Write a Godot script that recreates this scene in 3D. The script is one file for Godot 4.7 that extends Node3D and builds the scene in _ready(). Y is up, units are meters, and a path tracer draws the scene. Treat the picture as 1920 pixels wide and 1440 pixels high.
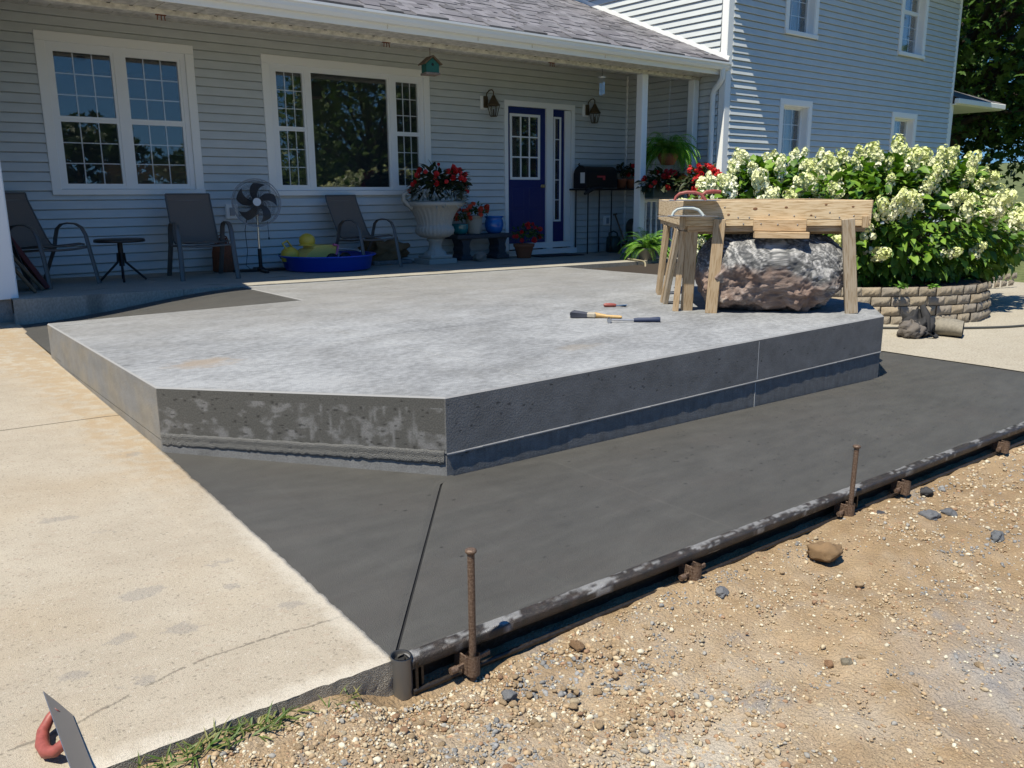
extends Node3D
# y is up, x runs along the house to the right, z runs from the house towards the viewer; y = 0 is the top of the new patio.

var rng := RandomNumberGenerator.new()
var taken := {}
var M := {}
var cache := {}

# ---------------------------------------------------------------- helpers: nodes
func numbered(called: String) -> String:
	if not taken.has(called):
		taken[called] = 0
		return called
	taken[called] += 1
	return "%s_%03d" % [called, taken[called]]

func tag(o: Node3D, label := "", category := "", group := "", kind := "") -> Node3D:
	if label: o.set_meta("label", label)
	if category: o.set_meta("category", category)
	if group: o.set_meta("group", group)
	if kind: o.set_meta("kind", kind)
	return o

func thing(called: String, label: String, category: String, at := Vector3.ZERO, turn := 0.0, group := "") -> Node3D:
	var o := Node3D.new()
	o.name = numbered(called)
	add_child(o)
	o.position = at
	o.rotation.y = turn
	tag(o, label, category, group)
	return o

func put(called: String, mesh: Mesh, mat: Material, parent: Node, at := Vector3.ZERO, basis_ := Basis.IDENTITY) -> MeshInstance3D:
	var o := MeshInstance3D.new()
	o.mesh = mesh
	o.material_override = mat
	if parent == self:
		o.name = numbered(called)
		add_child(o)
	else:
		o.name = called
		parent.add_child(o, true)
	o.transform = Transform3D(basis_, at)
	return o

func part(called: String, st: SurfaceTool, mat: Material, parent: Node, at := Vector3.ZERO, basis_ := Basis.IDENTITY) -> MeshInstance3D:
	return put(called, done(st), mat, parent, at, basis_)

func structure(called: String, mesh: Mesh, mat: Material, label := "") -> MeshInstance3D:
	var o := put(called, mesh, mat, self)
	tag(o, label, "", "", "structure")
	return o

func copy_of(o: Node3D, called: String) -> Node3D:
	var c: Node3D = o.duplicate()
	c.name = numbered(called)
	add_child(c)
	return c

func multi(called: String, mesh: Mesh, mat: Material, places: Array, colors: Array, parent: Node) -> MultiMeshInstance3D:
	var mm := MultiMesh.new()
	mm.transform_format = MultiMesh.TRANSFORM_3D
	mm.use_colors = colors.size() > 0
	mm.mesh = mesh
	mm.instance_count = places.size()
	for i in places.size():
		mm.set_instance_transform(i, places[i])
		if colors.size(): mm.set_instance_color(i, colors[i])
	var o := MultiMeshInstance3D.new()
	o.multimesh = mm
	o.material_override = mat
	if parent == self:
		o.name = numbered(called)
		add_child(o)
	else:
		o.name = called
		parent.add_child(o, true)
	o.set_meta("kind", "stuff")
	return o

# ---------------------------------------------------------------- helpers: shapes
func mb() -> SurfaceTool:
	var st := SurfaceTool.new()
	st.begin(Mesh.PRIMITIVE_TRIANGLES)
	return st

func done(st: SurfaceTool) -> ArrayMesh:
	st.generate_normals()
	return st.commit()

func tri(st: SurfaceTool, a: Vector3, b: Vector3, c: Vector3, out: Vector3) -> void:
	if (a - c).cross(a - b).dot(out) < 0.0:
		var k := b
		b = c
		c = k
	st.add_vertex(a); st.add_vertex(b); st.add_vertex(c)

func quad(st: SurfaceTool, a: Vector3, b: Vector3, c: Vector3, d: Vector3, out: Vector3) -> void:
	tri(st, a, b, c, out)
	tri(st, a, c, d, out)

# a box with chamfered edges: centre, full size, chamfer, turn
func box(st: SurfaceTool, c: Vector3, size: Vector3, ch := 0.0, t := Basis.IDENTITY) -> void:
	st.set_smooth_group(-1)
	var h := size * 0.5
	if ch <= 0.0:
		for ax in 3:
			for s in [-1.0, 1.0]:
				var u := (ax + 1) % 3
				var v := (ax + 2) % 3
				var p := []
				for q in [[-1, -1], [1, -1], [1, 1], [-1, 1]]:
					var k := Vector3.ZERO
					k[ax] = s * h[ax]; k[u] = q[0] * h[u]; k[v] = q[1] * h[v]
					p.append(c + t * k)
				var o := Vector3.ZERO
				o[ax] = s
				quad(st, p[0], p[1], p[2], p[3], t * o)
		return
	var b := minf(ch, minf(h.x, minf(h.y, h.z)) * 0.8)
	var vert := func(sg: Vector3, ax: int) -> Vector3:
		var k := Vector3(sg.x * (h.x - b), sg.y * (h.y - b), sg.z * (h.z - b))
		k[ax] = sg[ax] * h[ax]
		return c + t * k
	for ax in 3:
		var u := (ax + 1) % 3
		var v := (ax + 2) % 3
		for s in [-1.0, 1.0]:
			var p := []
			for q in [[-1, -1], [1, -1], [1, 1], [-1, 1]]:
				var sg := Vector3.ZERO
				sg[ax] = s; sg[u] = q[0]; sg[v] = q[1]
				p.append(vert.call(sg, ax))
			var o := Vector3.ZERO
			o[ax] = s
			quad(st, p[0], p[1], p[2], p[3], t * o)
			for s2 in [-1.0, 1.0]:   # the edge between ax and u, along v
				var e0 := Vector3.ZERO
				e0[ax] = s; e0[u] = s2; e0[v] = -1
				var e1 := e0
				e1[v] = 1
				var o2 := Vector3.ZERO
				o2[ax] = s; o2[u] = s2
				quad(st, vert.call(e0, ax), vert.call(e1, ax), vert.call(e1, u), vert.call(e0, u), t * o2)
	for sx in [-1.0, 1.0]:
		for sy in [-1.0, 1.0]:
			for sz in [-1.0, 1.0]:
				var sg := Vector3(sx, sy, sz)
				tri(st, vert.call(sg, 0), vert.call(sg, 1), vert.call(sg, 2), t * sg)

func box_mesh(size: Vector3, ch := 0.0) -> ArrayMesh:
	var key := "box%s/%s" % [size, ch]
	if not cache.has(key):
		var st := mb()
		box(st, Vector3.ZERO, size, ch)
		cache[key] = done(st)
	return cache[key]

# a bar from p to q with a rectangular section (w across, d along the given side direction)
func bar(st: SurfaceTool, p: Vector3, q: Vector3, w: float, d: float, side := Vector3.UP, ch := 0.0) -> void:
	var x := (q - p).normalized()
	var z := x.cross(side).normalized()
	var y := z.cross(x)
	box(st, (p + q) * 0.5, Vector3(p.distance_to(q), w, d), ch, Basis(x, y, z))

# a smooth tube through the points; radii may be a number or a list
func tube(st: SurfaceTool, pts: Array, r, sides := 10, caps := true, flat := Vector2.ONE) -> void:
	st.set_smooth_group(1)
	var rings := []
	var n := pts.size()
	var up := Vector3.UP
	var first: Vector3 = (pts[1] - pts[0]).normalized()
	if absf(first.dot(up)) > 0.9: up = Vector3.RIGHT
	var dirs := []
	for i in n:
		var a: Vector3 = pts[maxi(i - 1, 0)]
		var b: Vector3 = pts[mini(i + 1, n - 1)]
		dirs.append((b - a).normalized())
	for i in n:
		var d: Vector3 = dirs[i]
		var x := up.cross(d)
		if x.length() < 1e-4: x = Vector3.RIGHT.cross(d)
		x = x.normalized()
		var y := d.cross(x)
		up = y
		var rr: float = r[i] if r is Array else r
		var ring := []
		for k in sides:
			var an := TAU * k / sides
			ring.append(pts[i] + x * cos(an) * rr * flat.x + y * sin(an) * rr * flat.y)
		rings.append(ring)
	for i in n - 1:
		for k in sides:
			var k2 := (k + 1) % sides
			var o: Vector3 = (rings[i][k] + rings[i][k2]) * 0.5 - pts[i]
			quad(st, rings[i][k], rings[i][k2], rings[i + 1][k2], rings[i + 1][k], o)
	if caps:
		st.set_smooth_group(-1)
		for e in [0, n - 1]:
			var o: Vector3 = dirs[e] * (-1.0 if e == 0 else 1.0)
			for k in sides:
				tri(st, pts[e], rings[e][k], rings[e][(k + 1) % sides], o)

# profile: list of Vector2(radius, height); flutes waves the radius
func lathe(st: SurfaceTool, prof: Array, sides := 20, c := Vector3.ZERO, flutes := 0, deep := 0.0, from := 0.0, to := 0.0, wall := true) -> void:
	st.set_smooth_group(1)
	var at := func(p: Vector2, k: int) -> Vector3:
		var an := TAU * k / sides
		var r := p.x
		if flutes > 0 and p.y >= from and p.y <= to:
			r *= 1.0 + deep * absf(sin(an * flutes * 0.5)) - deep * 0.5
		return c + Vector3(cos(an) * r, p.y, sin(an) * r)
	for i in prof.size() - 1:
		var a: Vector2 = prof[i]
		var b: Vector2 = prof[i + 1]
		var dn := Vector2(b.y - a.y, a.x - b.x)
		for k in sides:
			var an := TAU * (k + 0.5) / sides
			var o := Vector3(cos(an) * dn.x, dn.y, sin(an) * dn.x)
			var k2 := (k + 1) % sides
			var p0: Vector3 = at.call(a, k)
			var p1: Vector3 = at.call(a, k2)
			var p2: Vector3 = at.call(b, k2)
			var p3: Vector3 = at.call(b, k)
			if a.x > 0.0005: tri(st, p0, p1, p2, o)
			if b.x > 0.0005: tri(st, p0, p2, p3, o)

# an outline in the plane of u and v, pushed out along w by depth
func prism(st: SurfaceTool, poly: PackedVector2Array, o: Vector3, u: Vector3, v: Vector3, w: Vector3, depth: float) -> void:
	st.set_smooth_group(-1)
	var ids := Geometry2D.triangulate_polygon(poly)
	var f := func(p: Vector2, d: float) -> Vector3: return o + u * p.x + v * p.y + w * d
	for i in range(0, ids.size(), 3):
		tri(st, f.call(poly[ids[i]], depth), f.call(poly[ids[i + 1]], depth), f.call(poly[ids[i + 2]], depth), w)
		tri(st, f.call(poly[ids[i]], 0.0), f.call(poly[ids[i + 1]], 0.0), f.call(poly[ids[i + 2]], 0.0), -w)
	var turn := -1.0 if Geometry2D.is_polygon_clockwise(poly) else 1.0
	for i in poly.size():
		var a := poly[i]
		var b := poly[(i + 1) % poly.size()]
		var nn := Vector2(b.y - a.y, a.x - b.x) * turn
		quad(st, f.call(a, 0.0), f.call(b, 0.0), f.call(b, depth), f.call(a, depth), u * nn.x + v * nn.y)

# a sheet of nx by nz cells; f gives the point of (u, v) in 0..1
func grid(nx: int, nz: int, f: Callable, colour = null, uv2 = null) -> ArrayMesh:
	var pts := PackedVector3Array()
	var uvs := PackedVector2Array()
	var uv2s := PackedVector2Array()
	var cols := PackedColorArray()
	var idx := PackedInt32Array()
	for j in nz + 1:
		for i in nx + 1:
			var p: Vector3 = f.call(float(i) / nx, float(j) / nz)
			pts.append(p)
			uvs.append(Vector2(float(i) / nx, float(j) / nz))
			uv2s.append(Vector2(p.x, p.z))
			if colour != null: cols.append(colour.call(p))
	for j in nz:
		for i in nx:
			var a := j * (nx + 1) + i
			var b := a + 1
			var c := a + nx + 1
			var d := c + 1
			idx.append_array([a, b, c, b, d, c])
	var ar := []
	ar.resize(Mesh.ARRAY_MAX)
	ar[Mesh.ARRAY_VERTEX] = pts
	ar[Mesh.ARRAY_TEX_UV] = uvs
	ar[Mesh.ARRAY_TEX_UV2] = uv2s
	if colour != null: ar[Mesh.ARRAY_COLOR] = cols
	ar[Mesh.ARRAY_INDEX] = idx
	var nor := PackedVector3Array()
	nor.resize(pts.size())
	for i in range(0, idx.size(), 3):
		var a := pts[idx[i]]
		var nn := (pts[idx[i + 2]] - a).cross(pts[idx[i + 1]] - a)
		for k in 3: nor[idx[i + k]] += nn
	for i in nor.size(): nor[i] = nor[i].normalized()
	ar[Mesh.ARRAY_NORMAL] = nor
	var m := ArrayMesh.new()
	m.add_surface_from_arrays(Mesh.PRIMITIVE_TRIANGLES, ar)
	return m

# an uneven stone about one metre across
func stone_mesh(seed_: int, rough := 0.3, rings := 7, sides := 10, angular := 0.0) -> ArrayMesh:
	var key := "stone%d/%s/%d/%s" % [seed_, rough, rings, angular]
	if cache.has(key): return cache[key]
	var nz := FastNoiseLite.new()
	nz.seed = seed_
	nz.frequency = 0.9
	nz.fractal_octaves = 2
	var cuts := []
	var rg := RandomNumberGenerator.new()
	rg.seed = seed_ * 7 + 3
	for i in int(angular * 10.0):
		cuts.append([Vector3(rg.randf_range(-1, 1), rg.randf_range(-1, 1), rg.randf_range(-1, 1)).normalized(), rg.randf_range(0.3, 0.45)])
	var m := grid(sides, rings, func(u: float, v: float) -> Vector3:
		var an := -u * TAU
		var el := (v - 0.5) * PI
		var d := Vector3(cos(an) * cos(el), -sin(el), sin(an) * cos(el))
		var uu := d
		var p := d * 0.5 * (1.0 + rough * nz.get_noise_3dv(uu * 1.3))
		for c in cuts:
			var over: float = p.dot(c[0]) - c[1]
			if over > 0.0: p -= c[0] * over
		return p)
	cache[key] = m
	return m

# a leaf along +z, its upper side to +y: length, width, fold along the rib, droop
func leaf_mesh(l: float, w: float, fold := 0.25, droop := 0.3, cells := 3) -> ArrayMesh:
	var st := mb()
	st.set_smooth_group(1)
	var row := func(t: float) -> Array:
		var ww := w * 0.5 * pow(sin(PI * pow(clampf(t, 0.0, 1.0), 0.75)), 0.85)
		var y := -droop * l * t * t
		return [Vector3(-ww, y + fold * ww, l * t), Vector3(0, y, l * t), Vector3(ww, y + fold * ww, l * t)]
	for i in cells:
		var a: Array = row.call(float(i) / cells)
		var b: Array = row.call(float(i + 1) / cells)
		for s in [0, 1]:
			if i > 0: tri(st, a[s], a[s + 1], b[s + 1], Vector3.UP)
			if i == 0: tri(st, a[1], b[s], b[s + 1], Vector3.UP)
			elif i < cells - 1: tri(st, a[s], b[s + 1], b[s], Vector3.UP)
	return done(st)

# looking direction d as the z axis with a roll
func aim(d: Vector3, roll := 0.0) -> Basis:
	var z := d.normalized()
	var x := Vector3.UP.cross(z)
	if x.length() < 0.01: x = Vector3.RIGHT
	x = x.normalized()
	return Basis(x, z.cross(x), z) * Basis(Vector3(0, 0, 1), roll)

func rdir() -> Vector3:
	var z := rng.randf_range(-1, 1)
	var a := rng.randf() * TAU
	return Vector3(sqrt(1 - z * z) * cos(a), z, sqrt(1 - z * z) * sin(a))

# ---------------------------------------------------------------- helpers: materials
func lin(r: float, g: float, b: float) -> Color:
	return Color(r, g, b).linear_to_srgb()

func noise(freq: float, seed_: int, oct := 4, kind := FastNoiseLite.TYPE_SIMPLEX_SMOOTH) -> FastNoiseLite:
	var n := FastNoiseLite.new()
	n.seed = seed_
	n.frequency = freq
	n.noise_type = kind
	n.fractal_octaves = oct
	n.fractal_gain = 0.6
	return n

func ntex(size: int, n: FastNoiseLite, lo: Color, hi: Color, mid = null, a := 0.25, b := 0.75) -> NoiseTexture2D:
	var t := NoiseTexture2D.new()
	t.width = size
	t.height = size
	t.seamless = true
	t.noise = n
	var g := Gradient.new()
	g.offsets = PackedFloat32Array([a, b]) if mid == null else PackedFloat32Array([a, (a + b) * 0.5, b])
	g.colors = PackedColorArray([lo, hi]) if mid == null else PackedColorArray([lo, mid, hi])
	t.color_ramp = g
	return t

func mat(called: String, color: Color, rough := 0.7, metal := 0.0, spec := 0.5) -> StandardMaterial3D:
	var m := StandardMaterial3D.new()
	m.resource_name = called
	m.albedo_color = color
	m.roughness = rough
	m.metallic = metal
	m.metallic_specular = spec
	M[called] = m
	return m

func grained(m: StandardMaterial3D, t: Texture2D, scale: Vector3, world := false, bump: Texture2D = null, cm := 0.1) -> StandardMaterial3D:
	m.albedo_texture = t
	m.uv1_triplanar = true
	m.uv1_world_triplanar = world
	m.uv1_scale = scale
	if bump:
		m.heightmap_enabled = true
		m.heightmap_texture = bump
		m.heightmap_scale = cm
	return m

func gray(k: float) -> Color:
	return Color(k, k, k).linear_to_srgb()

func bytes_of(n: FastNoiseLite, w: int, h: int) -> PackedByteArray:
	return n.get_image(w, h, false, false, true).get_data()

# ---------------------------------------------------------------- levels of the place
func ground(x: float, z: float) -> float:      # top of the paving, which falls to the right and towards the viewer
	return -0.368 - 0.0238 * (x - 2.055) - 0.0225 * (z + 3.002)

func porch_floor(x: float) -> float:
	return -0.012 * (x - 1.2)

func patio(x: float, z: float) -> float:
	var t := clampf((z + 3.0) / -5.3, 0.0, 1.0)
	return t * (porch_floor(x) - 0.012)

func slab_edge(z: float) -> float:             # right edge of the old driveway slab
	return 1.06 - 0.031 * (z + 1.87)

func _ready() -> void:
	rng.seed = 20
	# ------------------------------------------------------------ camera, sky, sun, exposure
	var cam := Camera3D.new()
	cam.name = "camera"
	cam.position = Vector3(0, 0.88, 0)
	cam.rotation_degrees = Vector3(-12.758, -39.07, -0.349)
	cam.fov = 49.16
	cam.near = 0.05
	cam.far = 900.0
	add_child(cam)
	cam.current = true

	var sky_mat := ProceduralSkyMaterial.new()
	sky_mat.sky_top_color = Color(0.15, 0.46, 0.78)
	sky_mat.sky_horizon_color = Color(0.54, 0.77, 0.94)
	sky_mat.sky_curve = 0.14
	sky_mat.ground_bottom_color = Color(0.36, 0.33, 0.27)
	sky_mat.ground_horizon_color = Color(0.55, 0.57, 0.52)
	sky_mat.sun_angle_max = 4.0
	var sky := Sky.new()
	sky.sky_material = sky_mat
	var env := Environment.new()
	env.background_mode = Environment.BG_SKY
	env.sky = sky
	env.tonemap_mode = Environment.TONE_MAPPER_LINEAR
	env.tonemap_exposure = 1.42
	env.background_energy_multiplier = 0.61
	env.sdfgi_enabled = true
	env.ssao_enabled = true
	env.ssil_enabled = true
	var we := WorldEnvironment.new()
	we.name = "world_environment"
	we.environment = env
	add_child(we)

	var sun := DirectionalLight3D.new()
	sun.name = "sun"
	sun.light_energy = 1.6
	sun.light_color = Color(1.0, 0.972, 0.90)
	sun.light_angular_distance = 0.5
	sun.shadow_enabled = true
	sun.basis = Basis.looking_at(Vector3(0.447, -0.889, -0.10).normalized(), Vector3.FORWARD)
	add_child(sun)

	make_materials()
	make_setting()
	make_house()
	make_patio()
	make_counter()
	make_rail_form()
	make_retaining_wall()
	make_trees()
	make_hydrangeas()
	make_porch_things()
	make_patio_tools()
	make_yard_things()
	make_gravel()

# ---------------------------------------------------------------- materials
func make_materials() -> void:
	var speck := ntex(512, noise(0.05, 3, 4), gray(0.72), gray(1.0))
	var fine := ntex(512, noise(0.12, 4, 4), gray(0.55), gray(1.0))
	var blot := ntex(512, noise(0.012, 5, 5), gray(0.70), gray(1.0))
	var faint := ntex(512, noise(0.02, 8, 4), gray(0.92), gray(1.0))
	var bump := ntex(512, noise(0.09, 6, 4), gray(0.0), gray(1.0))
	var grain := ntex(512, noise(0.03, 7, 5), lin(0.62, 0.53, 0.42), lin(1.0, 1.0, 1.0), lin(0.92, 0.88, 0.82), 0.22, 0.6)
	grained(mat("siding", lin(0.575, 0.605, 0.605), 0.36, 0.0, 0.5), faint, Vector3(0.2, 0.9, 0.2), true)
	mat("trim", lin(0.84, 0.845, 0.83), 0.45, 0.0, 0.4)
	mat("window_frame", lin(0.81, 0.82, 0.82), 0.4, 0.0, 0.45)
	mat("muntin", lin(0.62, 0.64, 0.68), 0.5)
	grained(mat("soffit", lin(0.72, 0.69, 0.63), 0.55), blot, Vector3(1.5, 1.5, 1.5), true)
	mat("vent_hole", lin(0.02, 0.02, 0.02), 0.9)
	var g := mat("glass", Color(0.55, 0.60, 0.62, 0.02), 0.01, 0.0, 0.7)
	g.transparency = BaseMaterial3D.TRANSPARENCY_ALPHA
	mat("lamp_glass", Color(0.7, 0.72, 0.7, 0.04), 0.03).transparency = BaseMaterial3D.TRANSPARENCY_ALPHA
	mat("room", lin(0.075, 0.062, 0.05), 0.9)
	mat("curtain", lin(0.42, 0.42, 0.43), 0.9)
	mat("sofa", lin(0.30, 0.17, 0.09), 0.9)
	var sh := grained(mat("shingle", Color.WHITE, 0.92, 0.0, 0.3), ntex(512, noise(0.2, 9, 3), gray(0.6), gray(1.0)), Vector3(2.5, 2.5, 2.5), true)
	sh.vertex_color_use_as_albedo = true
	grained(mat("foundation", lin(0.33, 0.31, 0.28), 0.9), blot, Vector3(1, 1, 1), true, bump, 0.3)
	grained(mat("foundation_rough", lin(0.40, 0.36, 0.30), 0.95), speck, Vector3(4, 4, 4), true, bump, 0.5)
	mat("door_blue", lin(0.004, 0.014, 0.125), 0.38, 0.0, 0.5)
	mat("brass", lin(0.55, 0.42, 0.20), 0.3, 0.9)
	grained(mat("old_brass", lin(0.16, 0.12, 0.07), 0.5, 0.6), fine, Vector3(8, 8, 8))
	mat("black_metal", lin(0.012, 0.012, 0.014), 0.45, 0.3)
	mat("dark_metal", lin(0.045, 0.043, 0.042), 0.45, 0.5)
	mat("chair_metal", lin(0.11, 0.105, 0.10), 0.45, 0.3)
	grained(mat("sling", lin(0.20, 0.165, 0.14), 0.85), ntex(256, noise(0.25, 11, 2), gray(0.6), gray(1.0)), Vector3(6, 60, 60))
	mat("chrome", lin(0.6, 0.6, 0.62), 0.2, 1.0)
	mat("white_plastic", lin(0.66, 0.66, 0.66), 0.4)
	mat("gray_plastic", lin(0.32, 0.33, 0.36), 0.5)
	mat("fan_blade", lin(0.06, 0.06, 0.066), 0.4)
	mat("guard_wire", lin(0.06, 0.06, 0.062), 0.5)
	mat("pool_blue", lin(0.008, 0.05, 0.42), 0.3, 0.0, 0.5)
	mat("pool_inside", lin(0.01, 0.09, 0.50), 0.35)
	mat("toy_yellow", lin(0.62, 0.44, 0.05), 0.45)
	mat("toy_pale_yellow", lin(0.60, 0.47, 0.12), 0.5)
	mat("toy_pink", lin(0.55, 0.14, 0.28), 0.5)
	mat("toy_green", lin(0.02, 0.22, 0.16), 0.5)
	grained(mat("rust", lin(0.22, 0.075, 0.035), 0.85), blot, Vector3(4, 4, 4), false, bump, 0.2)
	grained(mat("urn_stone", lin(0.42, 0.41, 0.37), 0.85), speck, Vector3(3, 3, 3), false, bump, 0.2)
	grained(mat("bench_stone", lin(0.055, 0.055, 0.065), 0.7), speck, Vector3(3, 3, 3), false, bump, 0.2)
	mat("glaze_teal", lin(0.012, 0.17, 0.19), 0.15, 0.0, 0.6)
	mat("glaze_blue", lin(0.01, 0.12, 0.42), 0.15, 0.0, 0.6)
	grained(mat("cream_pot", lin(0.40, 0.36, 0.29), 0.8), speck, Vector3(4, 4, 4))
	grained(mat("terracotta", lin(0.36, 0.12, 0.055), 0.85), speck, Vector3(4, 4, 4))
	mat("soil", lin(0.03, 0.021, 0.014), 0.95)
	mat("mat_dark", lin(0.02, 0.02, 0.024), 0.95)
	grained(mat("brown_rock", lin(0.30, 0.20, 0.10), 0.9), blot, Vector3(3, 3, 3), false, bump, 1.0)
	grained(mat("pink_rock", lin(0.36, 0.28, 0.23), 0.9), blot, Vector3(3, 3, 3), false, bump, 0.4)
	grained(mat("gray_stone", lin(0.20, 0.20, 0.20), 0.9), blot, Vector3(3, 3, 3), false, bump, 0.3)
	mat("begonia_red", lin(0.52, 0.012, 0.014), 0.55).backlight_enabled = true
	M.begonia_red.backlight = lin(0.2, 0.01, 0.01)
	mat("orange_bloom", lin(0.58, 0.06, 0.02), 0.55)
	for k in ["leaf", "petal"]:
		var lm := mat(k, Color.WHITE, 0.48, 0.0, 0.4)
		lm.vertex_color_use_as_albedo = true
		lm.backlight_enabled = true
		lm.backlight = lin(0.26, 0.38, 0.05) if k == "leaf" else lin(0.2, 0.2, 0.12)
	M.petal.roughness = 0.8
	grained(mat("bark", lin(0.09, 0.07, 0.05), 0.95), blot, Vector3(2, 0.5, 2), false, bump, 1.5)
	mat("stem", lin(0.10, 0.075, 0.04), 0.9)
	for k in 3:
		grained(mat("lumber_%d" % k, [lin(0.60, 0.47, 0.305), lin(0.50, 0.365, 0.225), lin(0.42, 0.315, 0.20)][k], 0.8), grain, Vector3(0.35, 6, 6), false, bump, 0.03)
	grained(mat("gray_lumber", lin(0.36, 0.30, 0.225), 0.85), grain, Vector3(0.35, 6, 6), false, bump, 0.03)
	mat("nail", lin(0.25, 0.25, 0.27), 0.4, 0.8)
	mat("steel", lin(0.52, 0.52, 0.54), 0.3, 1.0)
	mat("dull_steel", lin(0.30, 0.31, 0.34), 0.42, 0.85)
	grained(mat("red_handle", lin(0.30, 0.075, 0.06), 0.5), blot, Vector3(10, 10, 10))
	mat("pale_handle", lin(0.45, 0.50, 0.50), 0.45)
	grained(mat("blue_handle", lin(0.02, 0.035, 0.09), 0.6), fine, Vector3(12, 12, 12))
	mat("blade_blue", lin(0.08, 0.22, 0.45), 0.4, 0.2)
	mat("bristle", lin(0.05, 0.055, 0.075), 0.9)
	grained(mat("wood_handle", lin(0.50, 0.33, 0.13), 0.5), grain, Vector3(2, 20, 20))
	grained(mat("rail_steel", lin(0.06, 0.053, 0.048), 0.42, 0.5), ntex(512, noise(0.03, 15, 5), lin(0.5, 0.40, 0.34), lin(1, 1, 1)), Vector3(3, 6, 6), true)
	grained(mat("gray_shingle", lin(0.16, 0.155, 0.165), 0.92), speck, Vector3(4, 4, 4), true)
	grained(mat("splatter", lin(0.36, 0.355, 0.36), 0.85), speck, Vector3(6, 6, 6), true)
	grained(mat("stake_steel", lin(0.21, 0.16, 0.125), 0.6, 0.3), ntex(512, noise(0.04, 16, 5), lin(0.35, 0.25, 0.2), lin(1, 0.95, 0.9)), Vector3(6, 6, 6), true, bump, 0.05)
	grained(mat("cloth_dark", lin(0.028, 0.028, 0.031), 0.85), fine, Vector3(6, 6, 6))
	grained(mat("cloth_gray", lin(0.16, 0.14, 0.125), 0.9), fine, Vector3(6, 6, 6))
	grained(mat("boot_rubber", lin(0.24, 0.215, 0.17), 0.75), blot, Vector3(5, 5, 5))
	mat("boot_inside", lin(0.008, 0.008, 0.007), 0.9)
	mat("hose", lin(0.05, 0.05, 0.046), 0.6)
	mat("hose_tan", lin(0.25, 0.22, 0.15), 0.6)
	for k in 4:
		grained(mat("block_%d" % k, [lin(0.46, 0.385, 0.285), lin(0.41, 0.35, 0.27), lin(0.49, 0.40, 0.285), lin(0.39, 0.34, 0.28)][k], 0.95), speck, Vector3(5, 5, 5), true, bump, 0.5)
	mat("teal_paint", lin(0.015, 0.12, 0.095), 0.7)
	grained(mat("old_wood", lin(0.17, 0.12, 0.075), 0.9), grain, Vector3(2, 20, 20))
	mat("maroon", lin(0.10, 0.018, 0.018), 0.75)
	mat("can_green", lin(0.012, 0.035, 0.03), 0.4)
	mat("mail_red", lin(0.42, 0.05, 0.06), 0.5)
	mat("expansion_joint", lin(0.011, 0.011, 0.012), 0.9)
	mat("far_grass", lin(0.085, 0.115, 0.035), 0.95)
	# stones: the vertex colour tints them
	var gm := grained(mat("pebble", Color.WHITE, 0.9, 0.0, 0.3), speck, Vector3(1.5, 1.5, 1.5))
	gm.vertex_color_use_as_albedo = true
	M.speck = speck
	M.fine = fine
	M.bump = bump
	M.blot = blot

# a picture computed pixel by pixel: f(u, v) -> Color (linear)
func painted(w: int, h: int, f: Callable) -> ImageTexture:
	var by := PackedByteArray()
	by.resize(w * h * 3)
	var at := 0
	for j in h:
		var v := (j + 0.5) / h
		for i in w:
			var c: Color = f.call((i + 0.5) / w, v)
			by[at] = int(clampf(pow(c.r, 0.4545), 0, 1) * 255.0)
			by[at + 1] = int(clampf(pow(c.g, 0.4545), 0, 1) * 255.0)
			by[at + 2] = int(clampf(pow(c.b, 0.4545), 0, 1) * 255.0)
			at += 3
	return ImageTexture.create_from_image(Image.create_from_data(w, h, false, Image.FORMAT_RGB8, by))

func sheet_mat(called: String, tex: Texture2D, rough: float, fine_tile: Texture2D, scale: float, bumpy: Texture2D = null, cm := 0.1) -> StandardMaterial3D:
	var m := mat(called, Color.WHITE, rough, 0.0, 0.4)
	m.albedo_texture = fine_tile
	m.uv1_scale = Vector3(scale, scale, scale)
	m.texture_repeat = true
	m.detail_enabled = true
	m.detail_blend_mode = BaseMaterial3D.BLEND_MODE_MUL
	m.detail_albedo = tex
	m.detail_uv_layer = BaseMaterial3D.DETAIL_UV_2
	if bumpy:
		m.heightmap_enabled = true
		m.heightmap_texture = bumpy
		m.heightmap_scale = cm
	return m

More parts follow.
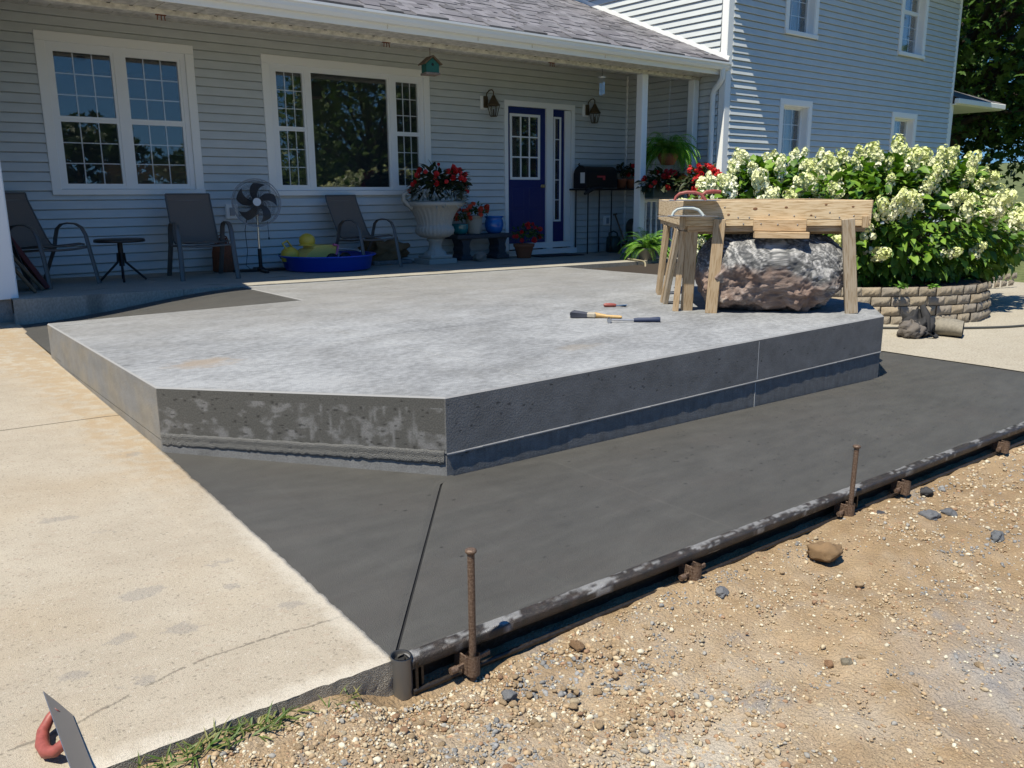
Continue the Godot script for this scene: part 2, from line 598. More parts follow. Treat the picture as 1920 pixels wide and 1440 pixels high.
# ---------------------------------------------------------------- the setting
func make_setting() -> void:
	# the far ground and the field on the rise beyond the house
	var rise := noise(0.02, 31, 3)
	var far := grid(70, 70, func(u: float, v: float) -> Vector3:
		var x := (u - 0.5) * 2.0
		var z := (v - 0.5) * 2.0
		x = signf(x) * (absf(x) * 20.0 + pow(absf(x), 3.0) * 330.0)
		z = signf(z) * (absf(z) * 20.0 + pow(absf(z), 3.0) * 330.0)
		var r := Vector2(x - 6.0, z + 3.0).length()
		var up := smoothstep(30.0, 110.0, x) * 4.6 * smoothstep(20.0, -30.0, z)
		return Vector3(x, -0.72 + rise.get_noise_2d(x, z) * 0.5 * smoothstep(14.0, 50.0, r) + up, z))
	var fm := mat("field", lin(0.13, 0.15, 0.05), 0.95)
	fm.albedo_texture = ntex(512, noise(0.02, 33, 5), lin(0.55, 0.6, 0.5), lin(1, 1, 1))
	fm.uv1_scale = Vector3(60, 60, 60)
	structure("field", far, fm, "green grass field rising to the skyline on the far right")

	# the brown dirt of the yard round the viewer
	var dn := noise(1.1, 41, 5)
	var d2 := noise(9.0, 42, 3)
	var cl := noise(0.55, 43, 4)
	var cl2 := noise(5.0, 44, 4)
	var gr := noise(0.9, 45, 3)
	var tint := func(p: Vector3) -> Color:
		var k := 0.5 + 0.55 * cl.get_noise_2d(p.x, p.z) + 0.45 * cl2.get_noise_2d(p.x, p.z)
		var c := Color(0.262, 0.178, 0.100).lerp(Color(0.40, 0.295, 0.185), clampf(k, 0, 1))
		# crushed gray stone and cement dust near the slab's corner and at the lower right
		var a := exp(-pow((p.x - 1.25) / 0.9, 2.0) - pow((p.z + 1.15) / 0.45, 2.0)) * 0.75
		var b := exp(-pow((p.x - 2.75) / 0.55, 2.0) - pow((p.z + 0.72) / 0.34, 2.0)) * 0.9
		var s := clampf((maxf(a, b) + 0.35 * cl2.get_noise_2d(p.x + 9.0, p.z)) * 1.1, 0, 1) * clampf(0.75 + 0.9 * gr.get_noise_2d(p.x * 2.0, p.z * 2.0), 0, 1)
		c = c.lerp(Color(0.47, 0.42, 0.35) if a > b else Color(0.33, 0.32, 0.31), s)
		# blobs of spilt concrete
		var sp := gr.get_noise_2d(p.x * 1.8 + 40.0, p.z * 1.8)
		if sp > 0.43 and p.z < -0.6: c = c.lerp(Color(0.22, 0.225, 0.24), clampf((sp - 0.43) * 7.0 * (0.4 + 1.6 * cl2.get_noise_2d(p.x * 3.0, p.z * 3.0)), 0, 0.55))
		return c
	var dirt := grid(300, 190, func(u: float, v: float) -> Vector3:
		var x := lerpf(-1.2, 9.2, pow(u, 1.35))
		var z := lerpf(-1.872, 1.4, pow(v, 1.25))
		var y: float = dirt_y(x, z)
		var near := smoothstep(0.0, 0.12, z + 1.87)
		y += dn.get_noise_2d(x, z) * 0.045 * near + d2.get_noise_2d(x, z) * 0.010 + (1.0 - near) * 0.004
		return Vector3(x, y, z), tint)
	var dm := mat("dirt", Color.WHITE, 0.95, 0.0, 0.25)
	dm.vertex_color_use_as_albedo = true
	grained(dm, ntex(1024, noise(0.06, 46, 5), gray(0.62), gray(1.0), gray(0.9), 0.25, 0.7), Vector3(2.2, 2.2, 2.2), true, ntex(1024, noise(0.022, 47, 6), gray(0), gray(1)), 0.45)
	structure("dirt_ground", dirt, dm, "dry brown dirt and gravel in front of the steel form")
	# the same dirt, coarser, behind and beside the viewer
	var yard := grid(30, 30, func(u: float, v: float) -> Vector3:
		var x := lerpf(-9.0, 26.0, u)
		var z := lerpf(-1.93, 16.0, v)
		return Vector3(x, -0.60 - 0.02 * x * 0.5 - 0.006 * z + dn.get_noise_2d(x * 0.2, z * 0.2) * 0.05, z), func(p: Vector3) -> Color: return Color(0.42, 0.28, 0.15).lerp(Color(0.46, 0.38, 0.27), clampf(0.5 + cl.get_noise_2d(p.x * 0.3, p.z * 0.3), 0, 1)))
	structure("yard_ground", yard, dm)

	# the old driveway slab on the left: front edge at z = -1.83, right edge along the new work
	var on := noise(1.0, 51, 5)
	var o2 := noise(5.0, 52, 4)
	var o3 := noise(0.35, 53, 3)
	var stains := []
	var rg := RandomNumberGenerator.new()
	rg.seed = 5
	for p in [[0.62, -2.62, 0.09], [0.50, -2.38, 0.05], [0.66, -2.33, 0.06], [0.95, -2.28, 0.05], [0.55, -3.42, 0.07], [0.66, -3.2, 0.04], [0.9, -2.7, 0.04], [0.35, -2.25, 0.05], [0.48, -2.12, 0.045], [0.86, -2.5, 0.035], [1.0, -4.1, 0.05]]:
		stains.append(p)
	var L := -3.2
	var old_tex := painted(1024, 1400, func(u: float, v: float) -> Color:
		var x := lerpf(L, 1.3, u)
		var z := lerpf(-8.7, -1.8, v)
		var k := on.get_noise_2d(x, z) * 0.5 + o2.get_noise_2d(x * 1.0, z * 1.6) * 0.32
		var c := Color(0.352, 0.300, 0.232).lerp(Color(0.445, 0.393, 0.315), clampf(0.5 + k, 0, 1))
		var t := o3.get_noise_2d(x * 2.0, z * 2.0)
		c = c.lerp(Color(0.37, 0.285, 0.185), clampf(t * 0.9, 0, 0.5))
		# fine scratches and dark specks
		var q := o2.get_noise_2d(x * 9.0 - z * 3.0, z * 22.0 + x * 4.0)
		if q > 0.36: c = c * (1.0 - minf((q - 0.36) * 2.4, 0.5))
		var q2 := o2.get_noise_2d(x * 2.2 + z * 0.9 + 50.0, z * 7.0 - x * 2.0)
		if q2 > 0.40: c = c.lerp(Color(0.33, 0.22, 0.165), minf((q2 - 0.40) * 2.2, 0.30))
		if q < -0.5: c = c.lerp(Color(0.56, 0.52, 0.45), 0.5)
		# earth washed over the far end, by the new patio
		var e := exp(-pow((x - 1.05) / 0.16, 2.0)) * smoothstep(-3.1, -4.2, z) + exp(-pow((z + 7.2) / 0.9, 2.0)) * 0.7
		c = c.lerp(Color(0.36, 0.262, 0.155), clampf(e * (0.40 + 1.3 * o2.get_noise_2d(x * 1.6 + 3.0, z * 1.6)), 0, 0.6))
		for s in stains:
			var dx: float = x - s[0]
			var dz: float = z - s[1]
			if absf(dx) > 0.16 or absf(dz) > 0.16: continue
			var d := Vector2(dx * 0.9 + dz * 0.5, dz * 1.5 - dx * 0.5).length() + o2.get_noise_2d(x * 2.6, z * 2.6) * 0.05 + o2.get_noise_2d(x * 12.0, z * 12.0) * 0.02
			if d < s[2] * 0.8: c = c.lerp(Color(0.20, 0.19, 0.185), clampf((s[2] * 0.85 - d) / s[2] * 2.6, 0, 0.62) * (0.6 + 0.5 * o2.get_noise_2d(x * 30.0, z * 30.0)))
		# two hairline cracks
		var cr := absf(z + 2.06 - 0.03 * sin(x * 7.0) - 0.012 * on.get_noise_2d(x * 5.0, 3.0) + 0.12 * (x - 0.3))
		if cr < 0.0035 and x > -0.6 and on.get_noise_2d(x * 6.0, 9.0) > -0.28: c = c * 0.55
		# pale scoured rim beside the new concrete and along the front
		var rim := maxf(smoothstep(0.085, 0.0, slab_edge(z) - x + 0.03 * o2.get_noise_2d(x * 3.0, z * 3.0)) * smoothstep(-3.6, -2.6, z), smoothstep(0.07, 0.0, -1.83 - z + 0.03 * o2.get_noise_2d(x * 3.0, z * 3.0)))
		c = c.lerp(Color(0.54, 0.495, 0.42), rim * 0.7)
		return c)
	var old_m := sheet_mat("old_concrete", old_tex, 0.92, ntex(1024, noise(0.07, 55, 5), gray(0.76), gray(1.0), gray(0.94), 0.2, 0.7), 1.7, ntex(1024, noise(0.16, 56, 4), gray(0), gray(1)), 0.10)
	var drive := Node3D.new()
	drive.name = numbered("driveway_slab")
	add_child(drive)
	tag(drive, "old tan concrete driveway slab with hairline cracks on the left", "", "", "structure")
	# three pours, divided by narrow joints at z = -4.85 and further back
	var bounds := [-8.7, -4.865, -1.83]
	var jag := noise(7.0, 57, 3)
	for k in 2:
		var za: float = bounds[k] + (0.008 if k else 0.0)
		var zb: float = bounds[k + 1]
		var front := func(x: float) -> float: return zb + (jag.get_noise_2d(x * 0.25, 1.0) * 0.006 + jag.get_noise_2d(x * 2.5, 5.0) * 0.0035 if k else 0.0)
		var m := grid(150, 140 if k else 60, func(u: float, v: float) -> Vector3:
			var uu := clampf(u / 0.98, 0, 1)
			var z := lerpf(za, zb, v)
			var e := slab_edge(z) + (jag.get_noise_2d(2.0, z * 1.4) * 0.007 if z > -4.2 else 0.0)
			var x := lerpf(L, e, pow(uu, 0.55))
			if k: z = lerpf(za, front.call(x), pow(v, 0.8))
			var y := ground(x, z) + 0.006
			y -= smoothstep(0.965, 1.0, uu) * (0.0025 + 0.003 * absf(jag.get_noise_2d(x * 0.6, z * 0.6)))
			if k: y -= smoothstep(0.985, 1.0, v) * (0.003 + 0.006 * absf(jag.get_noise_2d(x * 1.6, z * 1.0)))
			if u > 0.985: y -= (u - 0.985) / 0.015 * 0.16
			return Vector3(x, y, z))
		put("slab_pour", laid(m, Rect2(L, -8.7, 1.3 - L, 6.9)), old_m, drive)
		if k:
			var face := grid(220, 10, func(u: float, v: float) -> Vector3:
				var x := lerpf(L, slab_edge(zb) + jag.get_noise_2d(2.0, zb * 1.4) * 0.007, pow(u, 0.55))
				var top := ground(x, zb) + 0.006 - (0.003 + 0.006 * absf(jag.get_noise_2d(x * 1.6, zb * 1.0)))
				return Vector3(x, top - 0.17 * v, front.call(x) + 0.005 * jag.get_noise_2d(x * 2.2, v * 2.0 + 3.0) * sin(v * PI)))
			put("slab_face", face, M.foundation_rough, drive)
			var side := grid(4, 10, func(u: float, v: float) -> Vector3:
				return Vector3(slab_edge(zb) + 0.003, ground(1.06, zb) - 0.01 - 0.16 * v, lerpf(zb, zb - 0.06, u)))
			put("slab_face", side, M.foundation_rough, drive)
	# freshly poured dark concrete
	var fn := noise(0.8, 61, 4)
	var f2 := noise(7.0, 62, 4)
	var dents := []
	for i in 210:
		var far_ := rg.randf() < 0.6
		dents.append(Vector2(rg.randf_range(3.0, 7.0), rg.randf_range(-2.95, -1.95)) if far_ else Vector2(rg.randf_range(1.2, 6.8), rg.randf_range(-2.95, -1.95)))
	var dent_at := {}
	for d in dents:
		var key := Vector2i(int(floor(d.x * 10.0)), int(floor(d.y * 10.0)))
		if not dent_at.has(key): dent_at[key] = []
		dent_at[key].append(d)
	var fresh_tex := painted(1536, 512, func(u: float, v: float) -> Color:
		var x := lerpf(1.0, 7.3, u)
		var z := lerpf(-4.3, -1.86, v)
		var k := 0.5 + fn.get_noise_2d(x, z) * 0.6 + f2.get_noise_2d(x, z) * 0.25
		var c := Color(0.087, 0.084, 0.077).lerp(Color(0.112, 0.108, 0.099), clampf(k, 0, 1))
		var arc := fn.get_noise_2d(x * 3.0 + 2.0 * sin(z * 3.0), z * 9.0 + 20.0)
		c = c * (1.0 + 0.22 * arc)
		var w := fn.get_noise_2d(x * 1.5 + 7.0, z * 3.0)
		c = c.lerp(Color(0.108, 0.098, 0.088), clampf(w * 0.8, 0, 0.4))
		for d in dent_at.get(Vector2i(int(floor(x * 10.0)), int(floor(z * 10.0))), []):
			if absf(x - d.x) < 0.008 and absf(z - d.y) < 0.004: c = c * 0.35
		# faint lines left by the sawn joints below
		for jx in [2.6, 4.38]:
			if absf(x - jx - 0.02 * (z + 3.0)) < 0.003 and z > -3.0: c = c * 1.28
		return c)
	var fresh_m := sheet_mat("fresh_concrete", fresh_tex, 0.52, ntex(1024, noise(0.11, 63, 4), gray(0.52), gray(1.0)), 2.6, ntex(1024, noise(0.10, 64, 4), gray(0), gray(1)), 0.16)
	var apron := Node3D.new()
	apron.name = numbered("new_concrete_walk")
	add_child(apron)
	tag(apron, "dark gray freshly poured concrete walk round the foot of the patio", "", "", "structure")
	# the joint runs from the corner of the patio (2.02, -2.99) to the corner of the old slab (1.065, -1.87)
	var ja := Vector2(2.022, -2.99)
	var jb := Vector2(1.072, -1.843)
	for side in 2:
		var m := grid(90, 40, func(u: float, v: float) -> Vector3:
			var p: Vector2
			if side == 0:   # the triangle between the old slab, the patio's corner face and the joint
				var z := lerpf(-4.15, -1.843, v)
				var xr := 1.133 + (z + 4.07) * 0.862 + 0.03
				if z > ja.y: xr = ja.x + (z - ja.y) * (jb.x - ja.x) / (jb.y - ja.y) - 0.006
				p = Vector2(lerpf(slab_edge(z) - 0.03, maxf(xr, slab_edge(z) - 0.02), u), z)
			else:
				var left2 := ja.lerp(jb, v) + Vector2(0.006, 0)
				p = left2.lerp(Vector2(7.12 + 0.05 * sin(v * 5.0), left2.y), pow(u, 1.2))
			var y := ground(p.x, p.y)
			var near := (p - ja).cross((jb - ja).normalized())
			y -= 0.004 * smoothstep(0.03, 0.0, absf(near)) + 0.0012 * (1.0 + fn.get_noise_2d(p.x * 2.0, p.y * 2.0))
			return Vector3(p.x, y, p.y))
		put("walk_pour", laid(m, Rect2(1.0, -4.3, 6.3, 2.44)), fresh_m, apron)
	var ext := grid(20, 10, func(u: float, v: float) -> Vector3:
		var z := lerpf(-3.53, -2.9895, v)
		var x := lerpf(5.85, lerpf(7.03, 7.12, v), u)
		return Vector3(x, ground(x, z) - 0.0012 * (1.0 + fn.get_noise_2d(x * 2.0, z * 2.0)), z))
	put("walk_pour", laid(ext, Rect2(1.0, -4.3, 6.3, 2.44)), fresh_m, apron)
	# the bottom of the open joint
	var jm := mb()
	bar(jm, Vector3(ja.x, ground(ja.x, ja.y) - 0.014, ja.y), Vector3(jb.x, ground(jb.x, jb.y) - 0.014, jb.y), 0.006, 0.05, Vector3.UP)
	part("joint_filler", jm, M.expansion_joint, apron)
	# the ramp of the same concrete between the porch and the back of the patio
	var rm := grid(60, 30, func(u: float, v: float) -> Vector3:
		var z := lerpf(-8.52, -6.4, v)
		var x := lerpf(slab_edge(z) - 0.03, 3.34, u)
		return Vector3(x, lerpf(-0.232, -0.045, smoothstep(0.0, 1.0, u * 0.6 + 0.4 * u)) + 0.003 * fn.get_noise_2d(x * 2, z * 2), z))
	var ramp := put("walk_ramp", laid(rm, Rect2(1.0, -8.6, 6.3, 2.44)), fresh_m, apron)
	# the light concrete at the right, below the retaining wall
	var right_tex := painted(512, 512, func(u: float, v: float) -> Color:
		var x := u * 6.0
		var z := v * 6.0
		var k := on.get_noise_2d(x + 30.0, z) * 0.5 + o2.get_noise_2d(x, z * 2.0 + 30.0) * 0.3
		var c := Color(0.38, 0.335, 0.262).lerp(Color(0.46, 0.42, 0.345), clampf(0.5 + k, 0, 1))
		var q := o2.get_noise_2d(x * 6.0, z * 14.0)
		if q > 0.4: c = c * 0.8
		return c)
	var right_m := sheet_mat("light_concrete", right_tex, 0.92, ntex(512, noise(0.07, 65, 4), gray(0.7), gray(1.0)), 1.2)
	var rc := grid(30, 24, func(u: float, v: float) -> Vector3:
		var z := lerpf(-8.6, -1.84, v)
		var x0 := 6.0 if z < -3.6 else lerpf(7.02, 7.13, smoothstep(-3.6, -2.4, z))
		if z < -3.6: x0 = lerpf(7.02, 6.0, smoothstep(-3.6, -3.75, z))
		var x := lerpf(x0, 16.0, u)
		return Vector3(x, ground(x, z) + 0.006 - 0.03 * smoothstep(12.0, 16.0, x), z))
	structure("side_walk", laid(rc, Rect2(6, -8.6, 10, 6.8)), right_m, "pale tan concrete walk below the block retaining wall")
	# porch floor
	var pf_tex := painted(700, 200, func(u: float, v: float) -> Color:
		var x := u * 10.2
		var z := v * 2.6
		var k := on.get_noise_2d(x + 60.0, z) * 0.5 + o2.get_noise_2d(x, z * 2.0 + 60.0) * 0.25
		var c := Color(0.31, 0.285, 0.235).lerp(Color(0.42, 0.39, 0.33), clampf(0.5 + k, 0, 1))
		var st := o3.get_noise_2d(x * 3.0, z * 6.0)
		if st > 0.36: c = c * (1.0 - minf(1.6 * (st - 0.36), 0.4))
		return c)
	var pf_m := sheet_mat("porch_concrete", pf_tex, 0.88, ntex(512, noise(0.07, 66, 4), gray(0.75), gray(1.0)), 1.2)
	var porch := Node3D.new()
	porch.name = numbered("porch_slab")
	add_child(porch)
	tag(porch, "worn gray concrete porch floor along the house wall", "", "", "structure")
	var body := mb()
	box(body, Vector3(6.2, -0.37, -9.53), Vector3(9.9, 0.46, 2.05))
	part("slab_body", body, M.foundation, porch)
	var pours := [1.24, 2.72, 5.05, 7.5, 11.16]
	for k in 4:
		var xa: float = pours[k] + (0.005 if k else 0.0)
		var xb: float = pours[k + 1]
		var rim := func(x: float) -> float: return -8.50 + 0.012 * on.get_noise_2d(x * 2.0, 7.0)
		var m := grid(24, 20, func(u: float, v: float) -> Vector3:
			var x := lerpf(xa, xb, u)
			return Vector3(x, porch_floor(x) - 0.004 * smoothstep(0.99, 1.0, v), lerpf(-10.57, rim.call(x), v)))
		var riser := grid(24, 4, func(u: float, v: float) -> Vector3:
			var x := lerpf(xa, xb, u)
			return Vector3(x, porch_floor(x) - 0.004 - 0.44 * v, rim.call(x) + 0.002 * on.get_noise_2d(x * 9.0, v * 2.0)))
		put("floor_edge", laid(riser, Rect2(1.0, -10.6, 10.2, 2.6)), pf_m, porch)
		put("floor_pour", laid(m, Rect2(1.0, -10.6, 10.2, 2.6)), pf_m, porch)

# gives a sheet UVs by its place in the rectangle
func laid(m: ArrayMesh, r: Rect2) -> ArrayMesh:
	var ar := m.surface_get_arrays(0)
	var v: PackedVector3Array = ar[Mesh.ARRAY_VERTEX]
	var uv := PackedVector2Array()
	var uv2 := PackedVector2Array()
	for p in v:
		uv.append(Vector2((p.x - r.position.x) / r.size.x, (p.z - r.position.y) / r.size.y))
		uv2.append(Vector2(p.x, p.z + p.y * 0.6))
	ar[Mesh.ARRAY_TEX_UV] = uv2
	ar[Mesh.ARRAY_TEX_UV2] = uv
	var o := ArrayMesh.new()
	o.add_surface_from_arrays(Mesh.PRIMITIVE_TRIANGLES, ar)
	return o

# ---------------------------------------------------------------- the house
# the rectangle x0..x1, y0..y1 without its holes (each [x0, x1, y0, y1]), as boxes between za and zb
func holed(st: SurfaceTool, x0: float, x1: float, y0: float, y1: float, holes: Array, za: float, zb: float, ch := 0.0) -> void:
	var xs := [x0, x1]
	for h in holes:
		for k in 2:
			if h[k] > x0 and h[k] < x1 and not xs.has(h[k]): xs.append(h[k])
	xs.sort()
	for i in xs.size() - 1:
		var a: float = xs[i]
		var b: float = xs[i + 1]
		var mid := (a + b) * 0.5
		var cuts := []
		for h in holes:
			if h[0] < mid and h[1] > mid: cuts.append(h)
		cuts.sort_custom(func(p, q): return p[2] < q[2])
		var y := y0
		for h in cuts:
			if h[2] > y: box(st, Vector3(mid, (y + h[2]) * 0.5, (za + zb) * 0.5), Vector3(b - a, h[2] - y, absf(zb - za)), ch)
			y = maxf(y, h[3])
		if y < y1: box(st, Vector3(mid, (y + y1) * 0.5, (za + zb) * 0.5), Vector3(b - a, y1 - y, absf(zb - za)), ch)

func lap_mesh(h: float, lip: float) -> ArrayMesh:
	var key := "lap%s/%s" % [h, lip]
	if cache.has(key): return cache[key]
	var st := mb()
	st.set_smooth_group(-1)
	var pr := [Vector2(-0.022, h - 0.001), Vector2(0.001, h), Vector2(lip, 0.0140), Vector2(lip - 0.003, 0.0100), Vector2(-0.018, 0.0105), Vector2(-0.022, -0.001)]
	var outs := [Vector2(0, 1), Vector2(1, 0.1), Vector2(0.7, -0.7), Vector2(0, -1), Vector2(1, 0)]
	for i in 5:
		var a: Vector2 = pr[i]
		var b: Vector2 = pr[i + 1]
		quad(st, Vector3(0, a.y, a.x), Vector3(1, a.y, a.x), Vector3(1, b.y, b.x), Vector3(0, b.y, b.x), Vector3(0, outs[i].y, outs[i].x))
	for x in [0.0, 1.0]:
		for i in [1, 2, 3]:
			tri(st, Vector3(x, pr[0].y, pr[0].x), Vector3(x, pr[i].y, pr[i].x), Vector3(x, pr[i + 1].y, pr[i + 1].x), Vector3(x - 0.5, 0, 0))
	cache[key] = done(st)
	return cache[key]

# courses of siding on a wall; frame maps (along, up, out) to the place; each course is cut where an opening [a0, a1, y0, y1] is
func siding(house: Node3D, frame: Transform3D, a0: float, a1: float, y0: float, y1: float, holes: Array, pitch := 0.1016) -> void:
	var n := int(ceil((y1 - y0) / pitch))
	for i in n:
		var y := y0 + i * pitch
		var mid := y + pitch * 0.5
		var cuts := []
		for h in holes:
			if h[2] < mid and h[3] > mid: cuts.append(h)
		cuts.sort_custom(func(p, q): return p[0] < q[0])
		var spans := []
		var a := a0
		for h in cuts:
			if h[0] > a + 0.01: spans.append([a, h[0]])
			a = maxf(a, h[1])
		if a < a1 - 0.01: spans.append([a, a1])
		var m := lap_mesh(pitch + 0.0005, 0.0230 if i % 2 else 0.0195)
		for s in spans:
			var t := frame * Transform3D(Basis.from_scale(Vector3(s[1] - s[0], 1, 1)), Vector3(s[0], y, 0))
			put("siding_board", m, M.siding, house, t.origin, t.basis)

# a window in a wall that faces +z: casing rectangle, lights = glass rectangles [x0, x1, y0, y1, columns, rows], depth of the recess
func window(house: Node3D, z: float, r: Array, casing: float, recess: float, lights: Array, sill := true) -> Node3D:
	var c := mb()
	# mitred casing: four boards with a bead
	var w: float = casing
	box(c, Vector3((r[0] + r[1]) * 0.5, r[3] - w * 0.5, z + 0.013), Vector3(r[1] - r[0], w, 0.032), 0.004)
	for s in [0, 1]:
		var xm: float = r[0] + w * 0.5 if s == 0 else r[1] - w * 0.5
		box(c, Vector3(xm, (r[2] + r[3] - w) * 0.5, z + 0.012), Vector3(w, r[3] - r[2] - w - 0.001, 0.03), 0.004)
	var o := part("window", c, M.trim, house)
	if sill:
		var s := mb()
		box(s, Vector3((r[0] + r[1]) * 0.5, r[2] + 0.028, z + 0.022), Vector3(r[1] - r[0] + 0.004, 0.062, 0.052), 0.005)
		part("sill", s, M.trim, o)
	var inner := [r[0] + w, r[1] - w, r[2] + (0.062 if sill else w), r[3] - w]
	if recess > 0.05:
		var j := mb()
		for k in 2:
			var xm: float = inner[k] + (0.006 if k == 0 else -0.006)
			box(j, Vector3(xm, (inner[2] + inner[3]) * 0.5, z - recess * 0.5 + 0.004), Vector3(0.012, inner[3] - inner[2], recess + 0.016))
		box(j, Vector3((inner[0] + inner[1]) * 0.5, inner[3] - 0.006, z - recess * 0.5 + 0.004), Vector3(inner[1] - inner[0] - 0.026, 0.012, recess + 0.014))
		box(j, Vector3((inner[0] + inner[1]) * 0.5, inner[2] + 0.006, z - recess * 0.5 + 0.004), Vector3(inner[1] - inner[0] - 0.026, 0.012, recess + 0.014))
		part("jamb", j, M.trim, o)
	var zf := z - recess
	var f := mb()
	var holes := []
	for l in lights: holes.append([l[0] - 0.03, l[1] + 0.03, l[2] - 0.028, l[3] + 0.028])
	holed(f, inner[0], inner[1], inner[2], inner[3], holes, zf - 0.03, zf + 0.012)
	part("window_frame", f, M.window_frame, o)
	for l in lights:
		var s := mb()
		holed(s, l[0] - 0.03, l[1] + 0.03, l[2] - 0.028, l[3] + 0.028, [[l[0], l[1], l[2], l[3]]], zf - 0.035, zf + 0.003)
		part("sash", s, M.window_frame, o)
		var mid := Vector3((l[0] + l[1]) * 0.5, (l[2] + l[3]) * 0.5, zf - 0.024)
		put("pane", box_mesh(Vector3(1, 1, 0.004)), M.glass, o, mid, Basis.from_scale(Vector3(l[1] - l[0], l[3] - l[2], 1)))
		put("pane", box_mesh(Vector3(1, 1, 0.004)), M.glass, o, mid + Vector3(0, 0, 0.016), Basis.from_scale(Vector3(l[1] - l[0], l[3] - l[2], 1)))
		for k in range(1, l[4]):
			put("muntin", box_mesh(Vector3(0.011, 1, 0.008)), M.muntin, o, Vector3(lerpf(l[0], l[1], float(k) / l[4]), mid.y, zf - 0.015), Basis.from_scale(Vector3(1, l[3] - l[2], 1)))
		for k in range(1, l[5]):
			put("muntin", box_mesh(Vector3(1, 0.011, 0.007)), M.muntin, o, Vector3(mid.x, lerpf(l[2], l[3], float(k) / l[5]), zf - 0.015), Basis.from_scale(Vector3(l[1] - l[0], 1, 1)))
	return o

func curtain(house: Node3D, x0: float, x1: float, y0: float, y1: float, z: float) -> void:
	var m := grid(60, 2, func(u: float, v: float) -> Vector3:
		return Vector3(lerpf(x0, x1, u), lerpf(y1, y0, v), z + 0.018 * sin(u * (x1 - x0) * 62.0) + 0.01 * sin(u * 23.0)))
	put("curtain", m, M.curtain, house)

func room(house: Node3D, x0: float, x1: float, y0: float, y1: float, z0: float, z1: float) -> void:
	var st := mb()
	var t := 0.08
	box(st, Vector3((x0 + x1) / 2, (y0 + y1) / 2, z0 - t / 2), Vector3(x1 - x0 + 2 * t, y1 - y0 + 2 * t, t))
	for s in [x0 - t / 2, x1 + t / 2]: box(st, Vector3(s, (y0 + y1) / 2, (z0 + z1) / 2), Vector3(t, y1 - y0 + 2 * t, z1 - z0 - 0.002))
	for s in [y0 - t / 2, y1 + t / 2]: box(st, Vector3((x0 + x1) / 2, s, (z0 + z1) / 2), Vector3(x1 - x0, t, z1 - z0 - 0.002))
	part("room_lining", st, M.room, house)

